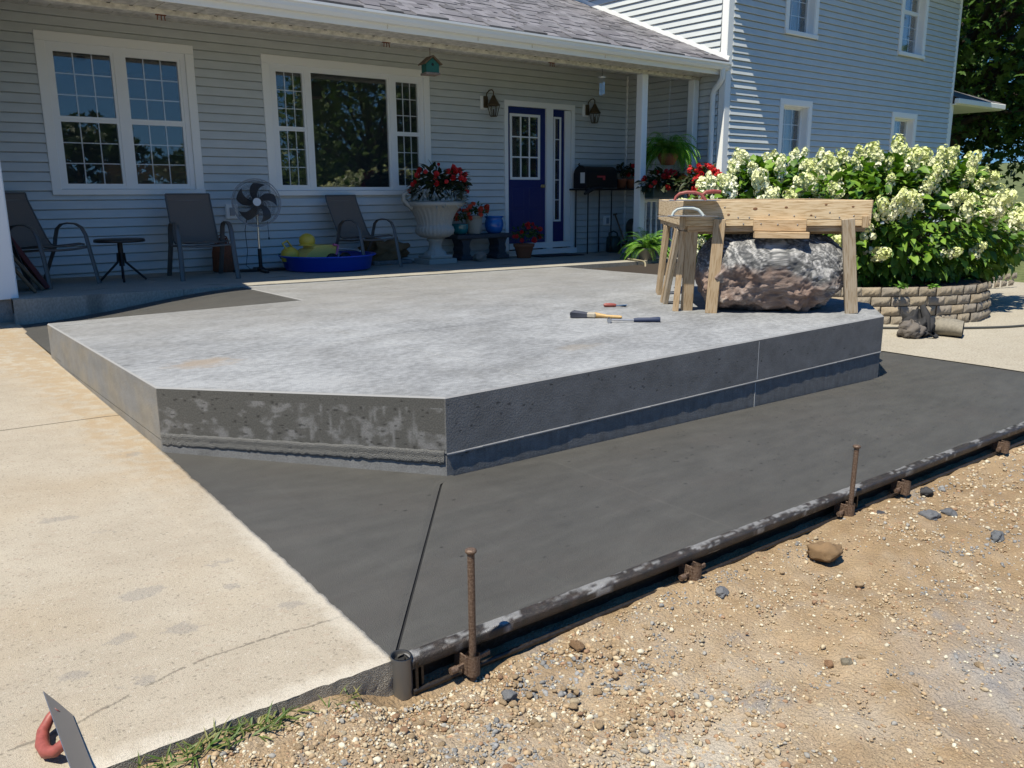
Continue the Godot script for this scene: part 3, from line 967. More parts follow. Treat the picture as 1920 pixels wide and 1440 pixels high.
func make_house() -> void:
	var H := thing("house", "pale gray farmhouse with lap siding, white trim, a roofed porch and a two storey wing", "house")
	var W := -10.56        # porch wall
	var X := 11.178        # left wall of the two storey wing
	var B := -8.505        # its front wall
	var w1 := [2.06, 3.735, 0.90, 2.607]
	var w2 := [4.57, 7.07, 0.878, 2.597]
	var dr := [8.438, 9.922, -0.16, 2.29]
	# --- walls behind the siding
	var st := mb()
	holed(st, 1.2, X, -0.2, 2.9, [[2.16, 3.63, 0.95, 2.51], [4.67, 6.97, 0.93, 2.5], [8.5, 9.85, -0.1, 2.22]], W - 0.18, W - 0.024)
	part("porch_wall", st, M.siding, H)
	st = mb()
	box(st, Vector3(X + 0.104, 2.2, -10.912), Vector3(0.158, 5.3, 4.77))
	part("side_wall", st, M.siding, H)
	var fo := [[12.64, 13.59, 0.62, 2.40], [16.37, 17.36, 0.62, 2.385], [12.64, 13.59, 3.40, 5.1], [16.37, 17.40, 3.42, 5.1]]
	var cores := []
	for o in fo: cores.append([o[0] + 0.1, o[1] - 0.1, o[2] + 0.06, o[3] - 0.1])
	st = mb()
	holed(st, X + 0.19, 18.84, -0.1, 4.83, cores, B - 0.18, B - 0.024)
	part("front_wall", st, M.siding, H)
	st = mb()
	box(st, Vector3(18.75, 2.36, -11.3), Vector3(0.18, 4.92, 5.2))
	part("far_side_wall", st, M.siding, H)
	st = mb()
	box(st, Vector3(15.0, -0.38, -10.6), Vector3(7.55, 0.58, 4.1), 0.01)
	part("foundation", st, M.foundation, H)
	room(H, 1.45, X - 0.1, -0.05, 2.75, -14.6, W - 0.19)
	room(H, X + 0.3, 18.6, -0.05, 2.6, -12.6, B - 0.19)
	room(H, X + 0.3, 18.6, 2.8, 4.75, -12.6, B - 0.19)
	# --- siding, course by course
	siding(H, Transform3D(Basis.IDENTITY, Vector3(0, 0, W)), 1.31, X - 0.03, 0.02, 2.86, [w1, w2, dr])
	var left := Basis(Vector3(0, 0, 1), Vector3(0, 1, 0), Vector3(-1, 0, 0))
	siding(H, Transform3D(left, Vector3(X, 0, 0)), W + 0.03, B - 0.12, -0.28, 2.84, [])
	siding(H, Transform3D(left, Vector3(X, 0, 0)), -13.2, B - 0.12, 2.868, 4.85, [])
	siding(H, Transform3D(Basis.IDENTITY, Vector3(0, 0, B)), X + 0.13, 18.75, -0.075, 4.83, fo)
	# --- corner posts and trim
	st = mb()
	box(st, Vector3(X + 0.062, 2.35, B + 0.001), Vector3(0.132, 5.0, 0.016), 0.002)
	box(st, Vector3(X - 0.001, 2.35, B - 0.054), Vector3(0.016, 5.0, 0.108), 0.002)
	part("corner_trim", st, M.trim, H)
	st = mb()
	box(st, Vector3(18.80, 2.35, B + 0.001), Vector3(0.11, 5.0, 0.016), 0.002)
	part("corner_trim", st, M.trim, H)
	st = mb()
	box(st, Vector3(X - 0.016, 1.36, W + 0.016), Vector3(0.028, 2.96, 0.028), 0.003)
	part("inside_corner", st, M.trim, H)
	st = mb()
	box(st, Vector3(5.0, -0.035, W + 0.008), Vector3(6.86, 0.10, 0.018), 0.002)
	box(st, Vector3(10.53, -0.05, W + 0.008), Vector3(1.19, 0.13, 0.018), 0.002)
	part("skirt_board", st, M.siding, H)
	# --- windows of the porch wall
	var g1 := []
	for xs in [[2.235, 2.815], [2.975, 3.55]]:
		g1.append([xs[0], xs[1], 1.745, 2.415, 3, 3])
		g1.append([xs[0], xs[1], 1.02, 1.685, 3, 3])
	var wn := window(H, W, w1, 0.10, 0.012, g1)
	tag(wn, "pair of grilled sash windows with a white frame")
	var g2 := []
	for xs in [[4.765, 5.12], [6.525, 6.88]]:
		g2.append([xs[0], xs[1], 1.745, 2.41, 3, 3])
		g2.append([xs[0], xs[1], 1.01, 1.69, 3, 3])
	g2.append([5.245, 6.385, 0.985, 2.43, 1, 1])
	wn = window(H, W, w2, 0.10, 0.012, g2)
	tag(wn, "wide window with a plain middle pane between two grilled sashes")
	# a sofa back and curtains seen through the left window
	st = mb()
	box(st, Vector3(3.3, 0.95, W - 0.75), Vector3(1.1, 0.62, 0.3), 0.08)
	box(st, Vector3(3.3, 0.55, W - 0.45), Vector3(1.1, 0.5, 0.5), 0.06)
	part("sofa", st, M.sofa, H)
	# --- windows of the front wall
	for i in 4:
		var o: Array = fo[i]
		var x0: float = o[0] + 0.145
		var x1: float = o[1] - 0.145
		var top: float = o[3] - 0.15
		var low: float = o[2] + 0.11
		var mid := (top + low) * 0.5
		window(H, B, o, 0.10, 0.11, [[x0, x1, mid + 0.035, top, 3, 3], [x0, x1, low, mid - 0.035, 3, 3]])
		curtain(H, o[0] + 0.05, o[1] - 0.05, o[2], o[3], B - 0.34)
	# --- the door and its side light
	st = mb()
	holed(st, dr[0] - 0.0, dr[1], -0.10, dr[3], [[8.505, 9.30, -0.2, 2.205], [9.44, 9.845, -0.2, 2.205]], W - 0.06, W + 0.028)
	box(st, Vector3(9.18, -0.055, W + 0.05), Vector3(1.48, 0.09, 0.12), 0.006)
	var df := part("door_frame", st, M.trim, H)
	st = mb()
	box(st, Vector3(9.18, 0.055, W - 0.01), Vector3(1.34, 0.09, 0.10), 0.004)
	part("threshold", st, M.trim, df)
	st = mb()
	holed(st, 8.507, 9.298, 0.105, 2.20, [[8.60, 9.14, 1.14, 2.06]], W - 0.05, W - 0.008)
	var d := part("door", st, M.door_blue, H)
	tag(d, "dark blue entrance door with a nine pane light")
	for k in 2:
		for q in [[0.30, 0.62], [0.66, 0.98]]:
			var pn := mb()
			box(pn, Vector3(8.72 + k * 0.36, (q[0] + q[1]) * 0.5, W - 0.006), Vector3(0.25, q[1] - q[0], 0.012), 0.008)
			part("door_panel", pn, M.door_blue, d)
	st = mb()
	holed(st, 8.56, 9.18, 1.10, 2.10, [[8.60, 9.14, 1.14, 2.06]], W - 0.008, W + 0.006)
	part("light_frame", st, M.trim, d)
	put("pane", box_mesh(Vector3(0.54, 0.92, 0.004)), M.glass, d, Vector3(8.87, 1.60, W - 0.03))
	put("pane", box_mesh(Vector3(0.54, 0.92, 0.004)), M.glass, d, Vector3(8.87, 1.60, W - 0.014))
	for k in [1, 2]:
		put("muntin", box_mesh(Vector3(0.022, 0.92, 0.014)), M.trim, d, Vector3(8.60 + 0.18 * k, 1.60, W - 0.003))
		put("muntin", box_mesh(Vector3(0.54, 0.022, 0.012)), M.trim, d, Vector3(8.87, 1.14 + 0.3067 * k, W - 0.003))
	st = mb()
	lathe(st, [Vector2(0, 0.062), Vector2(0.02, 0.06), Vector2(0.029, 0.045), Vector2(0.024, 0.03), Vector2(0.012, 0.02), Vector2(0.012, 0.008), Vector2(0.03, 0.006), Vector2(0.03, 0)], 14)
	part("knob", st, M.brass, d, Vector3(9.235, 1.0, W - 0.01), Basis(Vector3.RIGHT, PI / 2))
	st = mb()
	holed(st, 9.442, 9.70, 0.105, 2.20, [[9.505, 9.605, 0.46, 2.06]], W - 0.05, W - 0.008)
	box(st, Vector3(9.77, 1.15, W - 0.035), Vector3(0.138, 2.1, 0.03))
	var sl := part("side_light", st, M.door_blue, H)
	st = mb()
	holed(st, 9.475, 9.635, 0.43, 2.09, [[9.505, 9.605, 0.46, 2.06]], W - 0.008, W + 0.006)
	part("light_frame", st, M.trim, sl)
	put("pane", box_mesh(Vector3(0.10, 1.6, 0.004)), M.glass, sl, Vector3(9.555, 1.26, W - 0.024))
	for k in range(1, 5):
		put("muntin", box_mesh(Vector3(0.10, 0.016, 0.012)), M.muntin, sl, Vector3(9.555, 0.46 + 0.32 * k, W - 0.004))
	# the white jamb boards beside the side light
	st = mb()
	box(st, Vector3(9.775, 1.15, W + 0.002), Vector3(0.12, 2.09, 0.04), 0.004)
	part("jamb_board", st, M.trim, H)
	# --- boxes on the wall
	for q in [[4.05, 0.685, 0.16, 0.19], [10.71, 0.415, 0.17, 0.17]]:
		st = mb()
		box(st, Vector3(q[0], q[1], W + 0.022), Vector3(q[2], q[3], 0.035), 0.012)
		var oc := part("outlet_box", st, M.trim, H)
		st = mb()
		box(st, Vector3(q[0], q[1], W + 0.045), Vector3(0.062, 0.10, 0.012), 0.004)
		part("outlet_cover", st, M.gray_plastic, oc)
	# --- porch roof: beam, ceiling, soffit, gutter, shingles
	st = mb()
	box(st, Vector3(3.6, 2.69, -9.03), Vector3(15.1, 0.16, 0.13), 0.004)
	part("porch_beam", st, M.soffit, H)
	var pw := 0.203
	var n := int((X - 0.02 + 3.0) / pw)
	for k in n:
		var xm := X - 0.02 - pw * (k + 0.5)
		st = null
		put("soffit_panel", box_mesh(Vector3(pw - 0.006, 0.012, 0.385), 0.003), M.soffit, H, Vector3(xm, 2.662 + 0.001 * (k % 2), -8.77))
		put("ceiling_panel", box_mesh(Vector3(pw - 0.004, 0.012, 1.46), 0.003), M.soffit, H, Vector3(xm, 2.852, -9.83))
		put("vent_slot", box_mesh(Vector3(0.03, 0.004, 0.012)), M.vent_hole, H, Vector3(xm + 0.09, 2.654, -8.953))
	st = mb()
	box(st, Vector3(4.0, 2.70, -8.80), Vector3(14.3, 0.05, 0.45))
	box(st, Vector3(4.0, 2.90, -9.83), Vector3(14.3, 0.05, 1.5))
	part("ceiling_board", st, M.foundation, H)
	st = mb()
	box(st, Vector3(4.05, 2.705, -8.565), Vector3(14.2, 0.115, 0.022), 0.003)
	part("fascia", st, M.trim, H)
	st = mb()
	prism(st, PackedVector2Array([Vector2(0, 0), Vector2(0.075, 0), Vector2(0.10, 0.035), Vector2(0.108, 0.07), Vector2(0.128, 0.08), Vector2(0.128, 0.106), Vector2(0.118, 0.106), Vector2(0.116, 0.088), Vector2(0.098, 0.078), Vector2(0.09, 0.04), Vector2(0.07, 0.01), Vector2(0.01, 0.01), Vector2(0.01, 0.108), Vector2(0, 0.108)]), Vector3(-3.2, 2.712, -8.553), Vector3(0, 0, 1), Vector3(0, 1, 0), Vector3(1, 0, 0), 14.41)
	var gut := part("gutter", st, M.trim, H)
	st = mb()
	box(st, Vector3(11.214, 2.765, -8.492), Vector3(0.005, 0.105, 0.12))
	part("end_cap", st, M.trim, gut)
	for x in [2.6, 5.2, 6.45, 7.3, 8.6]:
		st = mb()
		box(st, Vector3(x, 2.718, -8.548), Vector3(0.003, 0.10, 0.012))
		part("seam", st, M.soffit, gut)
	# downspout with its elbow
	st = mb()
	tube(st, [Vector3(11.09, 2.74, -8.50), Vector3(11.09, 2.60, -8.50), Vector3(11.10, 2.52, -8.56), Vector3(11.12, 2.44, -8.66), Vector3(11.125, 2.36, -8.69), Vector3(11.125, 1.4, -8.69), Vector3(11.125, -0.2, -8.69), Vector3(11.10, -0.3, -8.65), Vector3(11.0, -0.36, -8.6)], 0.042, 12, true, Vector2(1.0, 1.15))
	part("downspout", st, M.trim, H)
	# roof deck and shingles, 5 in 12
	var sl0 := Vector3(0, 2.825, -8.44)
	var up := Vector3(0, 0.383, -0.9237)
	var nrm := Vector3(0, 0.9237, 0.383)
	st = mb()
	box(st, Vector3(3.95, 0, 0) + sl0 + up * 3.6 - nrm * 0.025, Vector3(14.4, 0.03, 7.2), 0.0, Basis(Vector3.RIGHT, nrm, -up))
	box(st, Vector3(3.95, 4.1, -17.5), Vector3(14.4, 0.03, 5.6), 0.0, Basis(Vector3.RIGHT, 0.38))
	var roof := part("porch_roof", st, M.foundation, H)
	st = mb()
	var rg := RandomNumberGenerator.new()
	rg.seed = 77
	for c in 52:
		var x := -3.2 - rg.randf() * 0.3
		while x < X:
			var w := rg.randf_range(0.12, 0.30)
			var xe := minf(x + w, X - 0.012)
			var k := rg.randf_range(0.14, 0.27)
			st.set_color(Color(k * 1.0, k * 0.97, k * 1.06))
			var thick := 0.021 if rg.randf() < 0.55 else 0.006
			if xe - x > 0.02: box(st, Vector3((x + xe) * 0.5, 0, 0) + sl0 + up * (c * 0.138 + 0.08) + nrm * (thick * 0.5 + 0.002), Vector3(xe - x - 0.004, thick, 0.165), 0.0, Basis(Vector3.RIGHT, (nrm + up * -0.05).normalized(), (-up - nrm * 0.05).normalized()))
			x += w
	part("shingles", st, M.shingle, roof).set_meta("kind", "stuff")
	# white flashing where the roof meets the side wall
	st = mb()
	bar(st, Vector3(X - 0.016, 2.88, -8.44), Vector3(X - 0.016, 2.88 + 0.4146 * 4.8, -13.24), 0.06, 0.014, Vector3.UP)
	part("flashing", st, M.trim, roof)
	# porch posts
	for x in [9.88, 11.07]:
		st = mb()
		box(st, Vector3(x, (2.61 + porch_floor(x)) * 0.5, -9.03), Vector3(0.128, 2.61 - porch_floor(x), 0.128), 0.01)
		part("porch_post", st, M.trim, H)
	# --- the wing at the far left: front wall, corner, stone foundation
	st = mb()
	box(st, Vector3(-1.05, 1.35, -9.62), Vector3(4.7, 2.7, 1.92))
	part("left_wing_wall", st, M.siding, H)
	siding(H, Transform3D(Basis.IDENTITY, Vector3(0, 0, -8.635)), -3.2, 1.15, 0.005, 2.65, [])
	st = mb()
	box(st, Vector3(1.225, 1.32, -8.628), Vector3(0.155, 2.66, 0.022), 0.003)
	box(st, Vector3(1.304, 1.32, -8.70), Vector3(0.014, 2.66, 0.145), 0.003)
	part("corner_trim", st, M.trim, H)
	st = mb()
	box(st, Vector3(-1.07, -0.25, -9.62), Vector3(4.66, 0.50, 1.94), 0.01)
	part("foundation", st, M.foundation, H)
	st = mb()
	box(st, Vector3(-0.75, 2.74, -8.28), Vector3(5.3, 0.10, 0.66), 0.006)
	part("left_wing_eave", st, M.trim, H)
	st = mb()
	st.set_smooth_group(-1)
	quad(st, Vector3(-3.4, 2.80, -7.93), Vector3(1.9, 2.80, -7.93), Vector3(1.9, 3.1, -8.65), Vector3(-3.4, 3.1, -8.65), Vector3(0, 1, 0.4))
	part("left_wing_roof", st, M.foundation, H)
	# --- eaves and roof of the two storey wing
	st = mb()
	box(st, Vector3(15.01, 4.90, -10.65), Vector3(8.46, 0.14, 5.1), 0.01)
	part("eave", st, M.trim, H)
	st = mb()
	var rp := [Vector3(10.75, 4.975, -8.05), Vector3(19.27, 4.975, -8.05), Vector3(19.27, 4.975, -13.25), Vector3(10.75, 4.975, -13.25)]
	var ra := Vector3(12.9, 6.6, -10.65)
	var rb := Vector3(17.1, 6.6, -10.65)
	st.set_smooth_group(-1)
	quad(st, rp[0], rp[1], rb, ra, Vector3(0, 1, 1))
	quad(st, rp[2], rp[3], ra, rb, Vector3(0, 1, -1))
	tri(st, rp[1], rp[2], rb, Vector3(1, 1, 0))
	tri(st, rp[3], rp[0], ra, Vector3(-1, 1, 0))
	part("wing_roof", st, M.foundation, H)
	# --- the small side porch beyond the right corner
	st = mb()
	box(st, Vector3(20.0, 2.66, -9.3), Vector3(2.3, 0.02, 1.75))
	box(st, Vector3(20.0, 2.72, -8.40), Vector3(2.34, 0.11, 0.10), 0.012)
	box(st, Vector3(21.17, 2.72, -9.3), Vector3(0.10, 0.11, 1.8), 0.012)
	var sp := part("side_porch_eave", st, M.trim, H)
	st = mb()
	st.set_smooth_group(-1)
	quad(st, Vector3(18.86, 2.78, -8.36), Vector3(21.22, 2.78, -8.36), Vector3(20.2, 3.15, -9.3), Vector3(18.86, 3.15, -9.3), Vector3(0, 1, 1))
	quad(st, Vector3(21.22, 2.78, -8.36), Vector3(21.22, 2.78, -10.2), Vector3(20.2, 3.15, -9.4), Vector3(20.2, 3.15, -9.3), Vector3(1, 1, 0))
	part("side_porch_roof", st, M.gray_shingle, sp)
	st = mb()
	box(st, Vector3(18.93, 1.2, B - 0.06), Vector3(0.10, 2.9, 0.10), 0.01)
	part("downspout", st, M.trim, H)
	# --- hooks left in the beam
	for x in [2.90, 5.44, 8.02]:
		st = mb()
		box(st, Vector3(x, 2.605, -8.985), Vector3(0.10, 0.008, 0.03))
		for k in [-0.035, 0.0, 0.03]:
			bar(st, Vector3(x + k, 2.604, -8.975), Vector3(x + k * 1.15, 2.555, -8.972), 0.008, 0.008, Vector3.RIGHT)
		var hk := part("rusty_bracket", st, M.rust, H)
	# --- lanterns either side of the door
	for i in 2:
		var x: float = [8.09, 10.21][i]
		lantern(x, W, ["brass wall lantern left of the blue door", "brass wall lantern right of the blue door"][i])

func lantern(x: float, w: float, label: String) -> void:
	var t := thing("wall_lantern", label, "lantern", Vector3(x, 2.02, w), 0.0, "brass lanterns by the door")
	var st := mb()
	box(st, Vector3(-0.05, 0.20, 0.022), Vector3(0.13, 0.20, 0.03), 0.012)
	part("mounting_block", st, M.trim, t)
	st = mb()
	box(st, Vector3(-0.03, 0.21, 0.045), Vector3(0.085, 0.17, 0.02), 0.01)
	tube(st, [Vector3(-0.03, 0.24, 0.05), Vector3(-0.02, 0.33, 0.06), Vector3(0.0, 0.375, 0.10), Vector3(0.02, 0.38, 0.14), Vector3(0.03, 0.35, 0.16), Vector3(0.03, 0.30, 0.16)], 0.009, 8)
	part("bracket", st, M.old_brass, t)
	st = mb()
	var c := Vector3(0.03, 0, 0.16)
	lathe(st, [Vector2(0, 0.30), Vector2(0.02, 0.30), Vector2(0.03, 0.28), Vector2(0.035, 0.265), Vector2(0.085, 0.18), Vector2(0.10, 0.165), Vector2(0.10, 0.15), Vector2(0.08, 0.148)], 8, c)
	part("cap", st, M.old_brass, t)
	st = mb()
	for k in 6:
		var a := TAU * (k + 0.5) / 6.0
		var d := Vector3(cos(a), 0, sin(a))
		bar(st, c + d * 0.088 + Vector3(0, 0.15, 0), c + d * 0.052 + Vector3(0, 0.004, 0), 0.008, 0.008, Vector3(0.3, 0, 1))
	lathe(st, [Vector2(0, -0.008), Vector2(0.055, -0.006), Vector2(0.058, 0.006), Vector2(0, 0.008)], 6, c)
	lathe(st, [Vector2(0, 0.1), Vector2(0.012, 0.1), Vector2(0.012, 0.0)], 8, c)
	part("cage", st, M.old_brass, t)
	for k in 6:
		var a := TAU * (k + 0.5) / 6.0
		var b := TAU * (k + 1.5) / 6.0
		st = mb()
		st.set_smooth_group(-1)
		var p := func(an: float, r: float, y: float) -> Vector3: return c + Vector3(cos(an) * r, y, sin(an) * r)
		quad(st, p.call(a, 0.085, 0.15), p.call(b, 0.085, 0.15), p.call(b, 0.05, 0.004), p.call(a, 0.05, 0.004), Vector3(cos((a + b) / 2), 0, sin((a + b) / 2)))
		part("pane", st, M.lamp_glass, t)

# ---------------------------------------------------------------- the patio
func make_patio() -> void:
	var P := PackedVector2Array([Vector2(1.133, -4.073), Vector2(2.055, -3.002), Vector2(5.923, -2.997), Vector2(6.56, -3.45), Vector2(7.62, -6.6), Vector2(7.77, -8.485), Vector2(3.32, -8.485), Vector2(3.25, -6.93), Vector2(1.18, -6.75)])
	var T := thing("concrete_patio", "raised gray concrete patio slab with dusty white trowel marks and wet side faces", "patio")
	# side faces: one picture runs round the outline from the corner nearest the old driveway
	var wet := noise(3.0, 81, 4)
	var wet2 := noise(12.0, 82, 3)
	var drip := noise(14.0, 83, 3)
	var total := 0.0
	var starts := []
	for i in P.size():
		starts.append(total)
		total += P[i].distance_to(P[(i + 1) % P.size()])
	var l_ab := P[0].distance_to(P[1])
	var l_bc := P[1].distance_to(P[2])
	var holes := []
	var rg := RandomNumberGenerator.new()
	rg.seed = 12
	for i in 260: holes.append(Vector3(rg.randf_range(0.0, 8.0) if i % 3 else rg.randf_range(0.0, 1.6), rg.randf_range(-0.30, -0.02), rg.randf_range(0.002, 0.006)))
	var cells := {}
	for h in holes:
		var key := Vector2i(int(floor(h.x * 12.0)), int(floor(h.y * 12.0)))
		if not cells.has(key): cells[key] = []
		cells[key].append(h)
	var side_tex := painted(2048, 176, func(u: float, v: float) -> Color:
		var s := u * total
		var y := -v * 0.56
		var dry := Color(0.235, 0.235, 0.236)
		var wetc := Color(0.088, 0.084, 0.077)
		var n := wet.get_noise_2d(s * 1.0, y * 1.6)
		var n2 := wet2.get_noise_2d(s, y)
		var k := 0.0
		if s < l_ab:    # the corner face: wet and dark, with dry patches and runs
			k = 0.95
			if y > -0.245 and y < -0.05:
				var band := wet.get_noise_2d(s * 1.6 + 3.0, y * 2.6 + 1.0) + 0.35 * n2 + 0.16 * smoothstep(-0.10, -0.19, y)
				var runs := drip.get_noise_2d(s * 1.8, y * 0.35) * smoothstep(0.62, 0.8, s) * smoothstep(1.38, 1.2, s)
				var m := clampf((maxf(band - 0.14, runs - 0.08)) * 3.2 * (0.8 + 0.8 * n2), 0, 1)
				k = lerpf(0.95, 0.30, m)
			if y < -0.25: k = 0.22 + 0.25 * n2 + 0.3 * clampf(wet.get_noise_2d(s * 2.0, 9.0) * 3.0 - 0.9, 0, 1)
		elif s < l_ab + l_bc:   # the long front: mottled, a little darker below the seam
			k = 0.34 + 0.28 * n + 0.16 * n2
			if y < -0.262:
				k = 0.40 + 0.3 * n2 + 0.25 * drip.get_noise_2d(s * 3.5, y * 0.2)
		elif s > total - 2.9:    # the left side
			k = 0.14 + 0.25 * n + 0.15 * n2
			dry = dry.lerp(Color(0.30, 0.265, 0.21), clampf(0.3 + wet.get_noise_2d(s * 0.7, y) , 0, 0.7))
		else:
			k = 0.3 + 0.3 * n
		var c := dry.lerp(wetc, clampf(k, 0, 1))
		if k > 1.0: c = c * 0.62
		for h in cells.get(Vector2i(int(floor(s * 12.0)), int(floor(y * 12.0))), []):
			if Vector2((s - h.x) * 0.7, y - h.y).length() < h.z: c = c * 0.4
		return c)
	var side_m := sheet_mat("patio_side", side_tex, 0.75, ntex(512, noise(0.09, 84, 4), gray(0.72), gray(1.0)), 2.2, ntex(512, noise(0.06, 85, 4), gray(0), gray(1)), 0.035)
	var off := Geometry2D.offset_polygon(P, -0.005)[0]
	# keep the same starting corner for the lower block
	var Q := PackedVector2Array()
	for p in P:
		var best := off[0]
		for q in off:
			if q.distance_to(p) < best.distance_to(p): best = q
		# only the long front stands back; the other sides run straight down
		Q.append(best if Q.size() in [1, 2] else p + (p - Vector2(4.2, -5.2)).normalized() * 0.002)
	for lvl in 2:
		var st := mb()
		st.set_smooth_group(-1)
		var R: PackedVector2Array = P if lvl == 0 else Q
		for i in R.size():
			var a := R[i]
			var b := R[(i + 1) % R.size()]
			var n := Vector3(b.y - a.y, 0, a.x - b.x)
			var mid := (a + b) * 0.5 - Vector2(4.2, -5.2)
			if n.dot(Vector3(mid.x, 0, mid.y)) < 0.0: n = -n
			var steps := maxi(1, int(a.distance_to(b) / 0.25))
			for k in steps:
				var p := a.lerp(b, float(k) / steps)
				var q := a.lerp(b, float(k + 1) / steps)
				var yt0 := patio(p.x, p.y) - 0.007 if lvl == 0 else -0.262
				var yt1 := patio(q.x, q.y) - 0.007 if lvl == 0 else -0.262
				var yb := -0.262 if lvl == 0 else -0.56
				var c := [Vector3(p.x, yt0, p.y), Vector3(q.x, yt1, q.y), Vector3(q.x, yb, q.y), Vector3(p.x, yb, p.y)]
				var s0: float = starts[i] + a.distance_to(p)
				var s1: float = starts[i] + a.distance_to(q)
				var us := [s0 / total, s1 / total, s1 / total, s0 / total]
				var order := [0, 1, 2, 0, 2, 3]
				if (c[0] - c[2]).cross(c[0] - c[1]).dot(n) < 0.0: order = [0, 2, 1, 0, 3, 2]
				for o in order:
					st.set_uv2(Vector2(us[o], -c[o].y / 0.56))
					st.set_uv(Vector2(us[o] * total, c[o].y))
					st.add_vertex(c[o])
		part("upper_face" if lvl == 0 else "lower_face", st, side_m, T)
	# a thin fin of pale cement at the seam between the two lifts
	var fin := mb()
	for i in [1, 2]:
		var a := P[i]
		var b := P[(i + 1) % P.size()]
		var steps := maxi(1, int(a.distance_to(b) / 0.05))
		for k in steps:
			var p := a.lerp(b, float(k) / steps)
			var q := a.lerp(b, float(k + 1) / steps)
			var n := Vector2(q.y - p.y, p.x - q.x).normalized()
			if n.dot((a + b) * 0.5 - Vector2(4.2, -5.2)) < 0.0: n = -n
			var d0 := 0.0045 + 0.003 * wet2.get_noise_2d(p.x * 3.0, p.y * 3.0)
			var d1 := 0.0045 + 0.003 * wet2.get_noise_2d(q.x * 3.0, q.y * 3.0)
			var y0 := -0.262
			var c := [Vector3(p.x, y0, p.y), Vector3(q.x, y0, q.y), Vector3(q.x + n.x * d1, y0 - 0.005, q.y + n.y * d1), Vector3(p.x + n.x * d0, y0 - 0.005, p.y + n.y * d0), Vector3(p.x, y0 - 0.012, p.y), Vector3(q.x, y0 - 0.012, q.y)]
			quad(fin, c[0], c[1], c[2], c[3], Vector3(n.x, 1, n.y))
			quad(fin, c[3], c[2], c[5], c[4], Vector3(n.x, -1, n.y))
	mat("ledge", lin(0.25, 0.25, 0.255), 0.9)
	part("cement_fin", fin, M.ledge, T)
	# a rough smear of cement along the corner face where the two lifts meet
	var sm := grid(120, 8, func(u: float, v: float) -> Vector3:
		var p := P[0].lerp(P[1], lerpf(0.005, 0.992, u))
		var nn := Vector2(-0.757, 0.653)
		var th := 0.0035 + 0.002 * sin(v * PI) + 0.003 * wet2.get_noise_2d(u * 9.0, v * 2.0) * sin(v * PI)
		if v < 0.01 or v > 0.99: th = -0.007
		th -= 0.004 * exp(-pow((v - 0.5) / 0.07, 2.0))
		return Vector3(p.x + nn.x * th, -0.222 - 0.075 * v - 0.02 * u + 0.006 * wet.get_noise_2d(u * 6.0, 2.0) * (1.0 - v) + 0.010 * wet2.get_noise_2d(u * 12.0, 7.0) * v, p.y + nn.y * th))
	put("cement_smear", sm, grained(mat("smear", lin(0.17, 0.168, 0.162), 0.85), M.fine, Vector3(4, 4, 4), true, M.bump, 0.5), T)
	# the top: panels between narrow joints
	var tn := noise(0.9, 91, 4)
	var t2 := noise(3.2, 92, 4)
	var t3 := noise(10.0, 93, 3)
	var top_tex := painted(1280, 1024, func(u: float, v: float) -> Color:
		var x := lerpf(1.0, 7.9, u)
		var z := lerpf(-8.4, -2.9, v)
		# strokes of the trowel run along the house
		var a := x * 0.86 - z * 0.30
		var b := x * 0.30 + z * 0.86
		var k := 0.50 + 0.55 * tn.get_noise_2d(a * 0.9, b * 1.3) + 0.40 * t2.get_noise_2d(a * 0.8, b * 1.5) + 0.55 * t3.get_noise_2d(a * 1.6, b * 2.2)
		var c := Color(0.205, 0.211, 0.219).lerp(Color(0.375, 0.384, 0.398), clampf(k, 0, 1))
		# warmer and plainer towards the house
		var warm := smoothstep(-4.6, -6.8, z) * 0.5 + 0.2 * tn.get_noise_2d(x * 2.0 + 9.0, z * 2.0)
		c = c.lerp(Color(0.245, 0.232, 0.21), clampf(warm, 0, 0.6))
		var e := Vector2((x - 1.52) * 1.0, (z + 4.52) * 1.5).length() + 0.12 * t2.get_noise_2d(x * 2.0, z * 2.0)
		if e < 0.22: c = c.lerp(Color(0.32, 0.245, 0.17), clampf((0.22 - e) * 5.0, 0, 0.65))
		var e2 := Vector2((x - 3.4) * 1.0, (z + 3.55) * 1.5).length() + 0.12 * t2.get_noise_2d(x * 2.0, z * 2.0)
		if e2 < 0.16: c = c.lerp(Color(0.29, 0.245, 0.19), clampf((0.16 - e2) * 4.0, 0, 0.4))
		return c)
	var top_m := sheet_mat("patio_top", top_tex, 0.86, ntex(1024, noise(0.12, 94, 4), gray(0.50), gray(1.0), gray(0.86), 0.2, 0.75), 1.9, ntex(512, noise(0.08, 95, 4), gray(0), gray(1)), 0.1)
	var inset := Geometry2D.offset_polygon(P, -0.007)[0]
	var xs := [0.0, 2.62, 4.40, 9.0]
	var zs := [-9.0, -6.55, -4.72, 0.0]
